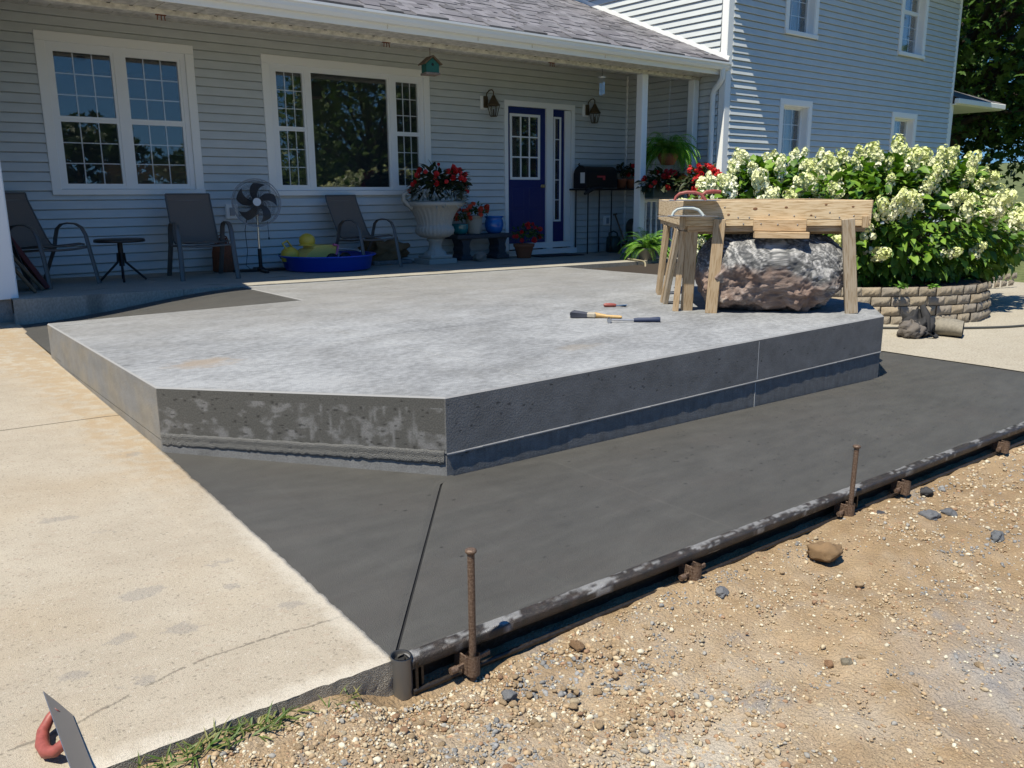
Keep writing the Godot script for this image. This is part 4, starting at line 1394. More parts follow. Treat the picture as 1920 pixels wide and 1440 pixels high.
	for i in 3:
		for j in 3:
			var r := PackedVector2Array([Vector2(xs[i] + 0.003, zs[j] + 0.003), Vector2(xs[i + 1] - 0.003, zs[j] + 0.003), Vector2(xs[i + 1] - 0.003, zs[j + 1] - 0.003), Vector2(xs[i] + 0.003, zs[j + 1] - 0.003)])
			for poly in Geometry2D.intersect_polygons(inset, r):
				var st := mb()
				st.set_smooth_group(-1)
				var ids := Geometry2D.triangulate_polygon(poly)
				var f := func(p: Vector2, dy: float) -> void:
					st.set_uv2(Vector2((p.x - 1.0) / 6.9, (p.y + 8.4) / 5.5))
					st.set_uv(p)
					st.add_vertex(Vector3(p.x, patio(p.x, p.y) + dy, p.y))
				for k in range(0, ids.size(), 3):
					var q := [poly[ids[k]], poly[ids[k + 1]], poly[ids[k + 2]]]
					if (q[1] - q[0]).cross(q[2] - q[0]) < 0.0: q.reverse()
					for w in q: f.call(w, 0.0)
				for k in poly.size():
					var a := poly[k]
					var b := poly[(k + 1) % poly.size()]
					f.call(a, 0.0); f.call(b, 0.0); f.call(b, -0.03)
					f.call(a, 0.0); f.call(b, -0.03); f.call(a, -0.03)
				part("slab_panel", st, top_m, T)
	var bv := mb()
	bv.set_smooth_group(-1)
	for i in P.size():
		var e := [P[i], P[(i + 1) % P.size()]]
		var n := []
		for p in e:
			var best := inset[0]
			for q in inset:
				if q.distance_to(p) < best.distance_to(p): best = q
			n.append(best)
		var steps := maxi(1, int(e[0].distance_to(e[1]) / 0.25))
		for k in steps:
			var c := []
			for t in [float(k) / steps, float(k + 1) / steps]:
				var po: Vector2 = e[0].lerp(e[1], t)
				var pi_: Vector2 = n[0].lerp(n[1], t)
				c.append(Vector3(po.x, patio(po.x, po.y) - 0.007, po.y))
				c.append(Vector3(pi_.x, patio(pi_.x, pi_.y), pi_.y))
			quad(bv, c[0], c[1], c[3], c[2], Vector3.UP)
	part("edge_bevel", bv, M.ledge, T)
	var bt := mb()
	bt.set_smooth_group(-1)
	var ids2 := Geometry2D.triangulate_polygon(P)
	for k in range(0, ids2.size(), 3):
		var q := []
		for w in 3: q.append(Vector3(P[ids2[k + w]].x, patio(P[ids2[k + w]].x, P[ids2[k + w]].y) - 0.03, P[ids2[k + w]].y))
		tri(bt, q[0], q[1], q[2], Vector3.UP)
	# pale dust in the sawn joints, and the hairline where the two front pours meet
	mat("joint_dust", lin(0.46, 0.46, 0.455), 0.95)
	var jd := mb()
	for q in [[Vector2(2.62, -6.85), Vector2(2.62, -3.03)], [Vector2(4.40, -8.40), Vector2(4.40, -3.03)], [Vector2(1.20, -4.72), Vector2(6.9, -4.72)], [Vector2(3.3, -6.55), Vector2(7.5, -6.55)]]:
		for k in 12:
			var a: Vector2 = q[0].lerp(q[1], k / 12.0)
			var b: Vector2 = q[0].lerp(q[1], (k + 1) / 12.0)
			var m := (a + b) * 0.5
			if not Geometry2D.is_point_in_polygon(m, inset): continue
			bar(jd, Vector3(a.x, patio(a.x, a.y) - 0.006, a.y), Vector3(b.x, patio(b.x, b.y) - 0.006, b.y), 0.009, 0.0062, Vector3.UP)
	part("joint_dust", jd, M.joint_dust, T)
	var jl := mb()
	box(jl, Vector3(4.40, -0.135, -3.0005), Vector3(0.005, 0.24, 0.004))
	box(jl, Vector3(4.392, -0.37, -3.0045), Vector3(0.005, 0.19, 0.004))
	part("joint_line", jl, M.joint_dust, T)
	part("slab_bed", bt, mat("slab_bed", lin(0.27, 0.265, 0.26), 0.9), T)

# ---------------------------------------------------------------- the timber mould on the boulder
func make_counter() -> void:
	var A := Vector3(5.0, 0, -4.13)
	var Bc := Vector3(5.935, 0, -3.165)
	var D := Vector3(6.2, 0, -5.42)
	var f := (Bc - A).normalized()
	var fo := Vector3(-f.z, 0, f.x)        # out of the front
	var s := (D - A).normalized()
	var so := Vector3(s.z, 0, -s.x)       # out of the left side
	var C := Bc + (D - A)
	var T := thing("timber_mould", "pale timber mould for a counter top, propped on boards over the boulder", "formwork")
	var plank := func(called: String, p: Vector3, q: Vector3, w: float, d: float, side: Vector3, m: int) -> void:
		var st := mb()
		var L := p.distance_to(q)
		box(st, Vector3.ZERO, Vector3(L, w, d), 0.003)
		var x := (q - p).normalized()
		var z := x.cross(side).normalized()
		part(called, st, M["lumber_%d" % m] if m < 3 else M.gray_lumber, T, (p + q) * 0.5, Basis(x, z.cross(x), z))
	var y1 := 0.752
	plank.call("plank", A + Vector3(0, y1, 0) - fo * 0.02, Bc + Vector3(0, y1, 0) - fo * 0.02, 0.138, 0.038, Vector3.UP, 0)
	plank.call("plank", A + Vector3(0, 0.660, 0) - fo * 0.02, Bc + Vector3(0, 0.660, 0) - fo * 0.02, 0.044, 0.036, Vector3.UP, 0)
	plank.call("plank", A + f * 0.04 + Vector3(0, 0.617, 0) - fo * 0.05, Bc - f * 0.03 + Vector3(0, 0.617, 0) - fo * 0.05, 0.04, 0.06, Vector3.UP, 1)
	plank.call("plank", A + s * 0.0 + Vector3(0, y1 - 0.001, 0) - so * 0.02, D + Vector3(0, y1 - 0.001, 0) - so * 0.02, 0.136, 0.038, Vector3.UP, 0)
	plank.call("plank", A + s * 0.02 + Vector3(0, 0.659, 0) - so * 0.02, D + Vector3(0, 0.659, 0) - so * 0.02, 0.044, 0.036, Vector3.UP, 0)
	plank.call("plank", A + s * 0.06 + Vector3(0, 0.617, 0) - so * 0.05, D + Vector3(0, 0.617, 0) - so * 0.05, 0.038, 0.06, Vector3.UP, 1)
	plank.call("plank", Bc + s * 0.04 + Vector3(0, y1, 0), C + Vector3(0, y1, 0), 0.138, 0.038, Vector3.UP, 1)
	plank.call("plank", D + f * 0.03 + Vector3(0, y1, 0), C + Vector3(0, y1, 0), 0.138, 0.038, Vector3.UP, 1)
	# cleats under it and the wet concrete inside
	for k in 4:
		var a := A.lerp(D, 0.12 + 0.25 * k) + Vector3(0, 0.590, 0)
		var b := Bc.lerp(C, 0.12 + 0.25 * k) + Vector3(0, 0.590, 0)
		plank.call("cleat", a + f * 0.06, b - f * 0.06, 0.036, 0.085, Vector3.UP, 1)
	var ct := mb()
	var poly := PackedVector2Array([Vector2(A.x, A.z) + Vector2(f.x + s.x, f.z + s.z) * 0.04, Vector2(Bc.x, Bc.z) + Vector2(s.x, s.z) * 0.04, Vector2(C.x, C.z), Vector2(D.x, D.z) + Vector2(f.x, f.z) * 0.04])
	prism(ct, poly, Vector3(0, 0.642, 0), Vector3.RIGHT, Vector3(0, 0, 1), Vector3.UP, 0.16)
	part("cast_slab", ct, M.fresh_flat if M.has("fresh_flat") else mat("fresh_flat", lin(0.09, 0.088, 0.082), 0.7), T)
	# short blocks at the corners and the doubled cleat in the middle of the front
	plank.call("block", A + Vector3(0, 0.625, 0) + f * 0.005 + fo * 0.025 + so * 0.01, A + Vector3(0, 0.71, 0) + f * 0.005 + fo * 0.025 + so * 0.01, 0.042, 0.04, fo, 2)
	plank.call("block", Bc + Vector3(0, 0.625, 0) - f * 0.045 + fo * 0.02, Bc + Vector3(0, 0.71, 0) - f * 0.045 + fo * 0.02, 0.04, 0.04, fo, 2)
	plank.call("cleat", A + f * 0.51 + fo * 0.021 + Vector3(0, 0.647, 0), A + f * 0.885 + fo * 0.021 + Vector3(0, 0.643, 0), 0.085, 0.038, Vector3.UP, 1)
	plank.call("cleat", A + f * 0.515 + fo * 0.045 + Vector3(0, 0.577, 0), A + f * 0.90 + fo * 0.045 + Vector3(0, 0.573, 0), 0.046, 0.085, Vector3.UP, 1)
	# props of split boards, each leaning
	var props := [
		[Vector3(5.155, 0, -3.955), A + f * 0.265 + fo * 0.025 + Vector3(0, 0.69, 0), 0.085, fo, 2],
		[Vector3(5.875, 0, -3.225), A + f * 1.175 + fo * 0.025 + Vector3(0, 0.69, 0), 0.088, fo, 3],
		[Vector3(5.155, 0, -4.19), A + f * 0.075 + s * 0.02 - fo * 0.03 + Vector3(0, 0.60, 0), 0.09, fo, 2],
		[Vector3(5.06, 0, -4.22), A + f * 0.015 + s * 0.06 + Vector3(0, 0.60, 0), 0.045, fo, 1],
		[Vector3(5.38, 0, -4.60), A + s * 0.42 - so * 0.03 + Vector3(0, 0.60, 0), 0.085, so, 3],
		[Vector3(5.44, 0, -4.68), A + s * 0.56 - so * 0.03 + Vector3(0, 0.60, 0), 0.06, so, 2],
		[Vector3(6.0, 0, -5.22), A + s * 1.35 - so * 0.03 + Vector3(0, 0.60, 0), 0.085, so, 2],
		[Vector3(5.90, 0, -5.12), A + s * 1.2 - so * 0.03 + Vector3(0, 0.60, 0), 0.085, so, 2],
		[Vector3(6.34, 0, -3.50), Bc + s * 0.40 - f * 0.04 + Vector3(0, 0.62, 0), 0.085, fo, 1],
		[Vector3(6.85, 0, -4.5), Bc + s * 1.3 - f * 0.1 + Vector3(0, 0.60, 0), 0.085, fo, 2],
	]
	for p in props:
		var q: Vector3 = p[0]
		q.y = patio(q.x, q.z) + 0.001
		plank.call("prop", q, p[1], 0.036, p[2], p[3], p[4])
	# knots in the boards
	mat("knot", lin(0.17, 0.085, 0.04), 0.85)
	for k in [[0.52, 0.762, 1.0], [0.74, 0.772, 0.7], [1.02, 0.79, 0.6], [0.33, 0.72, 0.7], [0.92, 0.715, 0.55], [1.21, 0.775, 0.6]]:
		var st := mb()
		lathe(st, [Vector2(0, 0.0012), Vector2(0.007, 0.0010), Vector2(0.011, 0.0004), Vector2(0.012, -0.001)], 12)
		part("knot", st, M.knot, T, A + f * k[0] - fo * 0.0008 + Vector3(0, k[1], 0), aim(fo) * Basis(Vector3.RIGHT, PI / 2) * Basis.from_scale(Vector3(k[2] * 1.5, 1, k[2])))
	# screw heads
	for k in [[0.30, 0.775], [0.40, 0.70], [0.48, 0.70], [0.62, 0.72], [0.80, 0.71], [0.95, 0.705], [1.05, 0.735], [1.12, 0.70], [1.22, 0.71], [0.56, 0.655], [0.68, 0.65], [0.82, 0.648], [0.44, 0.655]]:
		var st := mb()
		lathe(st, [Vector2(0, 0.003), Vector2(0.005, 0.002), Vector2(0.0055, 0)], 8)
		var dep := 0.041 if k[1] < 0.68 and k[0] > 0.51 and k[0] < 0.88 else 0.0
		part("screw", st, M.nail, T, A + f * k[0] + fo * dep + Vector3(0, k[1], 0), aim(fo) * Basis(Vector3.RIGHT, PI / 2))
	# ------------------------------------------------------------ the boulder
	var bn := noise(1.6, 101, 4)
	var b2 := noise(5.0, 102, 4)
	var b3 := noise(14.0, 103, 3)
	var vein := noise(1.0, 106, 3)
	var ridge := FastNoiseLite.new()
	ridge.seed = 104
	ridge.frequency = 2.2
	ridge.fractal_type = FastNoiseLite.FRACTAL_RIDGED
	ridge.fractal_octaves = 4
	var BT := put("boulder", grid(380, 230, func(u: float, v: float) -> Vector3:
		var an := -u * TAU
		var el := (v - 0.5) * PI
		var d := Vector3(cos(an) * cos(el), -sin(el), sin(an) * cos(el))
		# a squarish egg; x runs along the front, z out of it
		var e := 0.62
		var q := Vector3(signf(d.x) * pow(absf(d.x), e) * 0.545, signf(d.y) * pow(absf(d.y), 0.8) * 0.315, signf(d.z) * pow(absf(d.z), e) * 0.44)
		var low := smoothstep(0.09, -0.06, q.y + 0.10 * sin(q.x * 6.0) * 0.6 + 0.10 * bn.get_noise_2d(q.x * 1.5, q.z))
		q += d * 0.045 * bn.get_noise_3dv(q * 1.5)
		q += d * 0.024 * b2.get_noise_3dv(q) * lerpf(0.3, 1.1, low)
		q -= d * (0.5 - ridge.get_noise_3dv(q * 1.1)) * 0.038 * low
		q += d * 0.009 * b3.get_noise_3dv(q) * lerpf(0.6, 1.0, low) + d * 0.004 * b3.get_noise_3dv(q * 3.1)
		# the upper front slopes back, the foot is undercut
		if d.z > 0.0: q.z -= 0.035 * smoothstep(0.10, 0.32, q.y) + 0.03 * smoothstep(-0.2, -0.31, q.y)
		return q, func(p: Vector3) -> Color:
			var low := smoothstep(0.05, -0.03, p.y + 0.06 * sin(p.x * 6.0) + 0.10 * bn.get_noise_2d(p.x * 1.5, p.z))
			var warp := bn.get_noise_3dv(p * 1.2) * 2.2 + b2.get_noise_3dv(p * 0.7) * 0.5
			var along := p.x * 0.80 - p.y * 0.60 + warp * 0.02
			var across := p.x * 0.60 + p.y * 0.80 + p.z * 0.25 + warp * 0.055
			var band := vein.get_noise_2d(along * 3.2, across * 30.0)
			var band2 := vein.get_noise_2d(along * 9.0 + 7.0, across * 90.0)
			var k := clampf(0.36 + 1.0 * band + 0.75 * band2 + 0.45 * b3.get_noise_3dv(p * 2.2), 0, 1)
			var c := Color(0.15, 0.153, 0.16).lerp(Color(0.70, 0.69, 0.68), clampf(k * k * 1.5, 0, 1))
			var k2 := clampf(0.5 + 0.8 * b2.get_noise_3dv(p * 1.3) + 0.5 * b3.get_noise_3dv(p), 0, 1)
			var r := Color(0.26, 0.175, 0.14).lerp(Color(0.48, 0.355, 0.30), k2)
			if b2.get_noise_3dv(p * 0.9 + Vector3(3, 1, 2)) > 0.35: r = r.lerp(Color(0.56, 0.49, 0.43), 0.6)
			return c.lerp(r, low * clampf(0.85 + 0.6 * bn.get_noise_3dv(p * 2.0 + Vector3(5, 5, 5)) - 0.50 * smoothstep(0.12, 0.45, p.x) + 0.05, 0, 1))), M.boulder if M.has("boulder") else boulder_mat(), self, A + f * 0.70 - fo * 0.345 + Vector3(0, 0.285, 0), Basis(f, Vector3.UP, fo))
	tag(BT, "big gray and rust banded boulder standing under the timber mould", "boulder")

func boulder_mat() -> StandardMaterial3D:
	var m := grained(mat("boulder", Color.WHITE, 0.85, 0.0, 0.35), M.fine, Vector3(4, 4, 4), false, M.bump, 0.5)
	m.vertex_color_use_as_albedo = true
	return m

# ---------------------------------------------------------------- steel side form with its stakes
func make_rail_form() -> void:
	var T := thing("steel_side_form", "long dark steel side form with a rounded cement-spattered top along the new concrete", "formwork")
	var z0 := -1.858
	var gy := func(x: float) -> float: return ground(x, -1.86)
	var sp := noise(2.4, 111, 4)
	var s2 := noise(16.0, 112, 3)
	var top := grid(420, 12, func(u: float, v: float) -> Vector3:
		var x := lerpf(1.10, 7.25, pow(u, 1.15))
		var a := lerpf(PI, -0.25 * PI, v)
		var r := 0.0295 + 0.0008 * s2.get_noise_2d(x * 3.0, v * 3.0)
		return Vector3(x, gy.call(x) - 0.019 + signf(sin(a)) * pow(absf(sin(a)), 0.55) * 0.0195, z0 + 0.030 + signf(cos(a)) * pow(absf(cos(a)), 0.7) * r), func(p: Vector3) -> Color:
			var k := 0.8 * sp.get_noise_2d(p.x * 0.9, 3.0) + 0.75 * s2.get_noise_2d(p.x * 0.7, p.z * 9.0) - absf(p.z - (z0 + 0.024)) * 13.0 + 0.17
			var c := Color(0.040, 0.036, 0.034).lerp(Color(0.080, 0.062, 0.050), clampf(0.5 + s2.get_noise_2d(p.x * 0.8, p.z * 3.0), 0, 1))
			return c.lerp(Color(0.40, 0.395, 0.39), clampf(k * 3.5, 0, 0.9)))
	var tm := mat("rail_top", Color.WHITE, 0.42, 0.25)
	tm.vertex_color_use_as_albedo = true
	grained(tm, M.fine, Vector3(5, 5, 5), true, M.bump, 0.15)
	put("top_rail", top, tm, T)
	var st := mb()
	var span := func(za: float, zb: float, ya: float, yb: float) -> void:
		var p := [Vector3(1.10, gy.call(1.1), 0), Vector3(7.25, gy.call(7.25), 0)]
		st.set_smooth_group(-1)
		for k in 2:
			quad(st, p[0] + Vector3(0, ya, [za, zb][k]), p[1] + Vector3(0, ya, [za, zb][k]), p[1] + Vector3(0, yb, [za, zb][k]), p[0] + Vector3(0, yb, [za, zb][k]), Vector3(0, 0, [-1, 1][k]))
			quad(st, p[0] + Vector3(0, [ya, yb][k], za), p[1] + Vector3(0, [ya, yb][k], za), p[1] + Vector3(0, [ya, yb][k], zb), p[0] + Vector3(0, [ya, yb][k], zb), Vector3(0, [-1, 1][k], 0))
	span.call(z0 - 0.002, z0 + 0.003, -0.104, -0.012)
	part("web", st, M.rail_steel, T)
	st = mb()
	span.call(z0, z0 + 0.058, -0.106, -0.101)
	tube(st, [Vector3(1.10, gy.call(1.1) - 0.1, z0 + 0.058), Vector3(7.25, gy.call(7.25) - 0.1, z0 + 0.058)], 0.0085, 10)
	part("bottom_flange", st, M.rail_steel, T)
	for x in [1.135, 3.43, 3.475, 5.9]:
		st = mb()
		box(st, Vector3(x, gy.call(x) - 0.062, z0 + 0.03), Vector3(0.008, 0.08, 0.05))
		part("rib", st, M.rail_steel, T)
	# the hollow end post
	st = mb()
	lathe(st, [Vector2(0.82, -0.112), Vector2(1.0, -0.112), Vector2(1.0, 0.006), Vector2(0.82, 0.006), Vector2(0.82, -0.05)], 24)
	part("end_post", st, mat("worn_steel", lin(0.17, 0.165, 0.16), 0.4, 0.6), T, Vector3(1.082, gy.call(1.08), z0 + 0.030), Basis(Vector3(0.030, 0, 0), Vector3(0, 1, 0), Vector3(0, 0, 0.033)))
	st = mb()
	box(st, Vector3(1.113, gy.call(1.1) - 0.06, z0 + 0.034), Vector3(0.006, 0.10, 0.058))
	part("end_plate", st, M.rail_steel, T)
	# sockets for stakes, each with its wedge
	for x in [1.285, 2.29, 3.35, 3.86, 5.02, 6.2]:
		st = mb()
		var c := Vector3(x, gy.call(x) - 0.066, z0 + 0.088)
		tube(st, [c + Vector3(0.0, -0.032, 0), c + Vector3(0, 0.032, 0)], 0.021, 14, false)
		tube(st, [c + Vector3(0.0, -0.032, 0), c + Vector3(0, 0.032, 0)], 0.0175, 14, false)
		box(st, c + Vector3(-0.021, 0, -0.03), Vector3(0.005, 0.06, 0.062), 0.001)
		box(st, c + Vector3(0.021, 0, -0.03), Vector3(0.005, 0.06, 0.062), 0.001)
		var so := part("stake_socket", st, M.stake_steel, T)
		st = mb()
		bar(st, c + Vector3(-0.065, -0.004, -0.012), c + Vector3(0.075, 0.004, -0.018), 0.016, 0.009, Vector3.UP, 0.002)
		tube(st, [c + Vector3(-0.07, -0.004, -0.012), c + Vector3(-0.048, -0.003, -0.012)], 0.011, 8)
		part("wedge", st, M.stake_steel, so)
	var n := 0
	for q in [[1.285, -0.088, 0.0, "rusty steel stake with a flattened head nearest the end of the steel form"], [3.35, -0.195, 0.014, "second rusty steel stake further along the steel form, leaning slightly"]]:
		st = mb()
		var base := Vector3(q[0], -0.60, z0 + 0.088)
		var tip := Vector3(q[0] + q[2], q[1], z0 + 0.088)
		tube(st, [base, base.lerp(tip, 0.5), tip - Vector3(0, 0.008, 0)], 0.0105, 14)
		tube(st, [tip - Vector3(0, 0.012, 0), tip - Vector3(0, 0.007, 0), tip - Vector3(0, 0.001, 0), tip + Vector3(0, 0.002, 0)], [0.0105, 0.0165, 0.0165, 0.012], 14)
		var o := part("form_stake", st, M.stake_steel, self)
		tag(o, q[3], "stake", "stakes pinning the steel form")
		if n > 0: o.name = "form_stake_001"
		n += 1

# ---------------------------------------------------------------- retaining wall of split blocks
func make_retaining_wall() -> void:
	var T := thing("retaining_wall", "curved low garden wall of tan split-face blocks in front of the hydrangeas", "wall")
	var pts := [Vector2(7.45, -5.75), Vector2(7.85, -5.0), Vector2(8.28, -4.53), Vector2(8.72, -4.22), Vector2(9.2, -3.98), Vector2(9.78, -3.86), Vector2(10.3, -3.95), Vector2(10.75, -4.25), Vector2(11.05, -4.75), Vector2(11.15, -5.3)]
	var cv := Curve2D.new()
	for i in pts.size():
		var t: Vector2 = (pts[mini(i + 1, pts.size() - 1)] - pts[maxi(i - 1, 0)]) / 6.0
		cv.add_point(pts[i], -t, t)
	var L := cv.get_baked_length()
	var faces := []
	for k in 5:
		var nz := noise(3.0, 200 + k, 4)
		faces.append(block_mesh(0.215, 0.0985, 0.15, nz))
	for row in 4:
		var s := 0.06 + 0.108 * (row % 2)
		while s < L - 0.1:
			var p := cv.sample_baked(s)
			var d := (cv.sample_baked(minf(s + 0.05, L)) - cv.sample_baked(maxf(s - 0.05, 0.0))).normalized()
			var out := Vector2(-d.y, d.x)
			var setback := 0.010 * row
			var y := -0.505 + 0.102 * row - 0.014 * (p.x - 8.6)
			if row < 3 or s < L - 0.9:
				put("block", faces[rng.randi() % 5], M["block_%d" % (rng.randi() % 4)], T, Vector3(p.x - out.x * (0.075 + setback), y + 0.05 + rng.randf_range(-0.0015, 0.0015), p.y - out.y * (0.075 + setback)), Basis(Vector3(d.x, 0, d.y), Vector3.UP, Vector3(out.x, 0, out.y)) * Basis(Vector3.UP, rng.randf_range(-0.02, 0.02)))
			s += 0.2185
	# soil behind it
	var poly := PackedVector2Array()
	for k in 26: 
		var s := L * k / 25.0
		var p := cv.sample_baked(s)
		var d := (cv.sample_baked(minf(s + 0.05, L)) - cv.sample_baked(maxf(s - 0.05, 0.0))).normalized()
		poly.append(p - Vector2(-d.y, d.x) * 0.12)
	poly.append(Vector2(11.3, -8.4))
	poly.append(Vector2(7.9, -8.4))
	var st := mb()
	prism(st, poly, Vector3(0, -0.6, 0), Vector3.RIGHT, Vector3(0, 0, 1), Vector3.UP, 0.46)
	structure("garden_bed", done(st), M.soil, "dark soil of the raised bed behind the block wall")
	# weeds hanging over the wall
	for q in [[Vector3(8.66, -0.10, -4.25), "small green weed hanging over the block wall, nearer the boulder"], [Vector3(8.98, -0.11, -4.07), "larger green weed hanging over the block wall beside the shadow"]]:
		var lm := leaf_mesh(0.05, 0.03, 0.2, 0.4)
		var pl := []
		var co := []
		for k in 40:
			var d := Vector3(rng.randf_range(-1, 1), rng.randf_range(-0.1, 0.7), rng.randf_range(-0.3, 1.0))
			pl.append(Transform3D(aim(d, rng.randf_range(-0.5, 0.5)), Vector3(rng.randf_range(-0.06, 0.06), rng.randf_range(0, 0.03), rng.randf_range(-0.02, 0.05))))
			co.append(Color(0.09, 0.20, 0.03).lerp(Color(0.15, 0.30, 0.05), rng.randf()))
		var w := thing("weed", q[1], "weed", q[0])
		multi("foliage", lm, M.leaf, pl, co, w)
	# the second, lower wall at the right edge
	var T2 := thing("garden_wall", "low wall of tan blocks at the right edge behind the hydrangeas", "wall")
	for row in 2:
		for k in 9:
			put("block", faces[(k + row) % 5], M["block_%d" % ((k * 3 + row) % 4)], T2, Vector3(12.9 + 0.22 * k + 0.1 * row, -0.55 + 0.102 * row, -5.6 + 0.02 * k))

func block_mesh(w: float, h: float, d: float, nz: FastNoiseLite) -> ArrayMesh:
	var st := mb()
	box(st, Vector3(0, 0, -0.012), Vector3(w * 0.965, h, d - 0.03), 0.006)
	var a := done(st)
	# the split face
	var g := grid(12, 6, func(u: float, v: float) -> Vector3:
		var e := minf(minf(u, 1 - u) * 6.0, minf(v, 1 - v) * 3.0)
		var bulge := clampf(e, 0, 1)
		return Vector3(lerpf(-w / 2, w / 2, u) * 0.965, lerpf(h / 2, -h / 2, v) * 0.98, d / 2 - 0.030 + bulge * (0.018 + 0.015 * nz.get_noise_2d(u * 1.4, v * 0.8))))
	var s2 := SurfaceTool.new()
	s2.begin(Mesh.PRIMITIVE_TRIANGLES)
	s2.append_from(a, 0, Transform3D.IDENTITY)
	s2.append_from(g, 0, Transform3D.IDENTITY)
	return s2.commit()

# ---------------------------------------------------------------- trees
func tree(called: String, label: String, at: Vector3, trunk_h: float, crown: Vector3, radii: Vector3, clumps: int, per: int, size: float, lo: Color, hi: Color, seed_: int, group := "", cones := false) -> Node3D:
	var rg := RandomNumberGenerator.new()
	rg.seed = seed_
	var t := thing(called, label, "tree", at, 0.0, group)
	var st := mb()
	var r0 := radii.y * 0.055 + 0.08
	var top := Vector3(crown.x * 0.6, crown.y + radii.y * 0.45, crown.z * 0.6)
	tube(st, [Vector3(0, -0.3, 0), Vector3(0.02, 0.4, 0), Vector3(0.05, trunk_h, 0.03), top.lerp(Vector3(0, trunk_h, 0), 0.4), top], [r0 * 1.35, r0, r0 * 0.85, r0 * 0.5, r0 * 0.12], 10)
	var places := []
	var cols := []
	for c in clumps:
		var d := Vector3(rg.randf_range(-1, 1), rg.randf_range(-1, 1), rg.randf_range(-1, 1))
		while d.length() > 1.0 or d.length() < 0.25: d = Vector3(rg.randf_range(-1, 1), rg.randf_range(-1, 1), rg.randf_range(-1, 1))
		d = d.normalized() * pow(d.length(), 0.45)
		if cones: d *= Vector3(0.5 * (1.0 - d.y), 1, 0.5 * (1.0 - d.y))
		var p := crown + d * radii
		if c % 4 == 0:
			var root := Vector3(0, trunk_h, 0).lerp(top, clampf((p.y - trunk_h) / (radii.y * 2.0) * 0.7, 0.0, 0.8))
			tube(st, [root, root.lerp(p, 0.5) + Vector3(0, 0.15, 0), p], [r0 * 0.35, r0 * 0.2, r0 * 0.05], 6)
		var cr := rg.randf_range(0.30, 0.62) * minf(radii.x, radii.y) * 0.42
		var tone := rg.randf()
		for k in per:
			var o := Vector3(rg.randfn(), rg.randfn() * 0.75, rg.randfn()) * cr * 0.75
			var f := (o + Vector3(rg.randf_range(-1, 1), rg.randf_range(-0.6, 0.8), rg.randf_range(-1, 1)) * cr).normalized()
			places.append(Transform3D(aim(f, rg.randf_range(-1.2, 1.2)).scaled(Vector3.ONE * size * rg.randf_range(0.7, 1.35)), p + o))
			cols.append(lo.lerp(hi, clampf(tone * 0.6 + rg.randf() * 0.4, 0, 1)))
	part("trunk", st, M.bark, t)
	multi("crown", lobed_leaf(), M.leaf, places, cols, t)
	return t

# a leaf with five points, about one unit across
func lobed_leaf() -> ArrayMesh:
	if cache.has("lobed"): return cache.lobed
	var st := mb()
	st.set_smooth_group(1)
	var out := []
	for k in 11:
		var a := lerpf(-2.5, 2.5, k / 10.0)
		var r := 0.55 if k % 2 == 0 else 0.27
		if k == 0 or k == 10: r = 0.3
		out.append(Vector3(sin(a) * r, 0.06 * sin(k * 2.0) - 0.10 * r, cos(a) * r + 0.3))
	for k in 10:
		tri(st, Vector3(0, 0.0, 0.22), out[k], out[k + 1], Vector3.UP)
	cache.lobed = done(st)
	return cache.lobed

func make_trees() -> void:
	tree("maple_tree", "big dark green maple behind the right corner of the house", Vector3(23.9, -0.7, -10.8), 3.0, Vector3(2.2, 7.1, 0.3), Vector3(6.2, 4.5, 4.6), 270, 110, 0.25, Color(0.026, 0.060, 0.012), Color(0.085, 0.16, 0.03), 301)
	# trees behind the viewer, seen mirrored in the panes
	var a := tree("garden_tree", "dense leafy tree mirrored in the wide porch window", Vector3(19.4, -0.8, 12.5), 1.0, Vector3(0, 3.9, 0), Vector3(3.7, 4.2, 3.4), 130, 70, 0.30, Color(0.035, 0.075, 0.014), Color(0.13, 0.20, 0.04), 302)
	tree("garden_tree", "second leafy tree mirrored in the door and the side window", Vector3(27.0, -0.8, 14.0), 1.2, Vector3(0, 4.2, 0), Vector3(4.2, 4.6, 3.8), 130, 70, 0.34, Color(0.03, 0.066, 0.014), Color(0.11, 0.18, 0.04), 303)
	var f: Node3D
	for k in 7:
		var x := 10.0 + k * 9.0 + rng.randf_range(-2, 2)
		var z := 62.0 + rng.randf_range(-6, 10)
		if k == 0:
			f = tree("far_tree", "", Vector3(x, -1.0, z), 1.0, Vector3(0, 3.6, 0), Vector3(5.5, 3.6, 4.0), 60, 40, 0.8, Color(0.025, 0.05, 0.014), Color(0.06, 0.10, 0.03), 310, "trees of the far tree line")
		else:
			f = copy_of(f, "far_tree")
			f.position = Vector3(x, -1.0, z)
			f.rotation.y = k * 1.3
			f.scale = Vector3.ONE * rng.randf_range(0.8, 1.2)
		tag(f, "small dark tree of the distant tree line mirrored in the left windows")

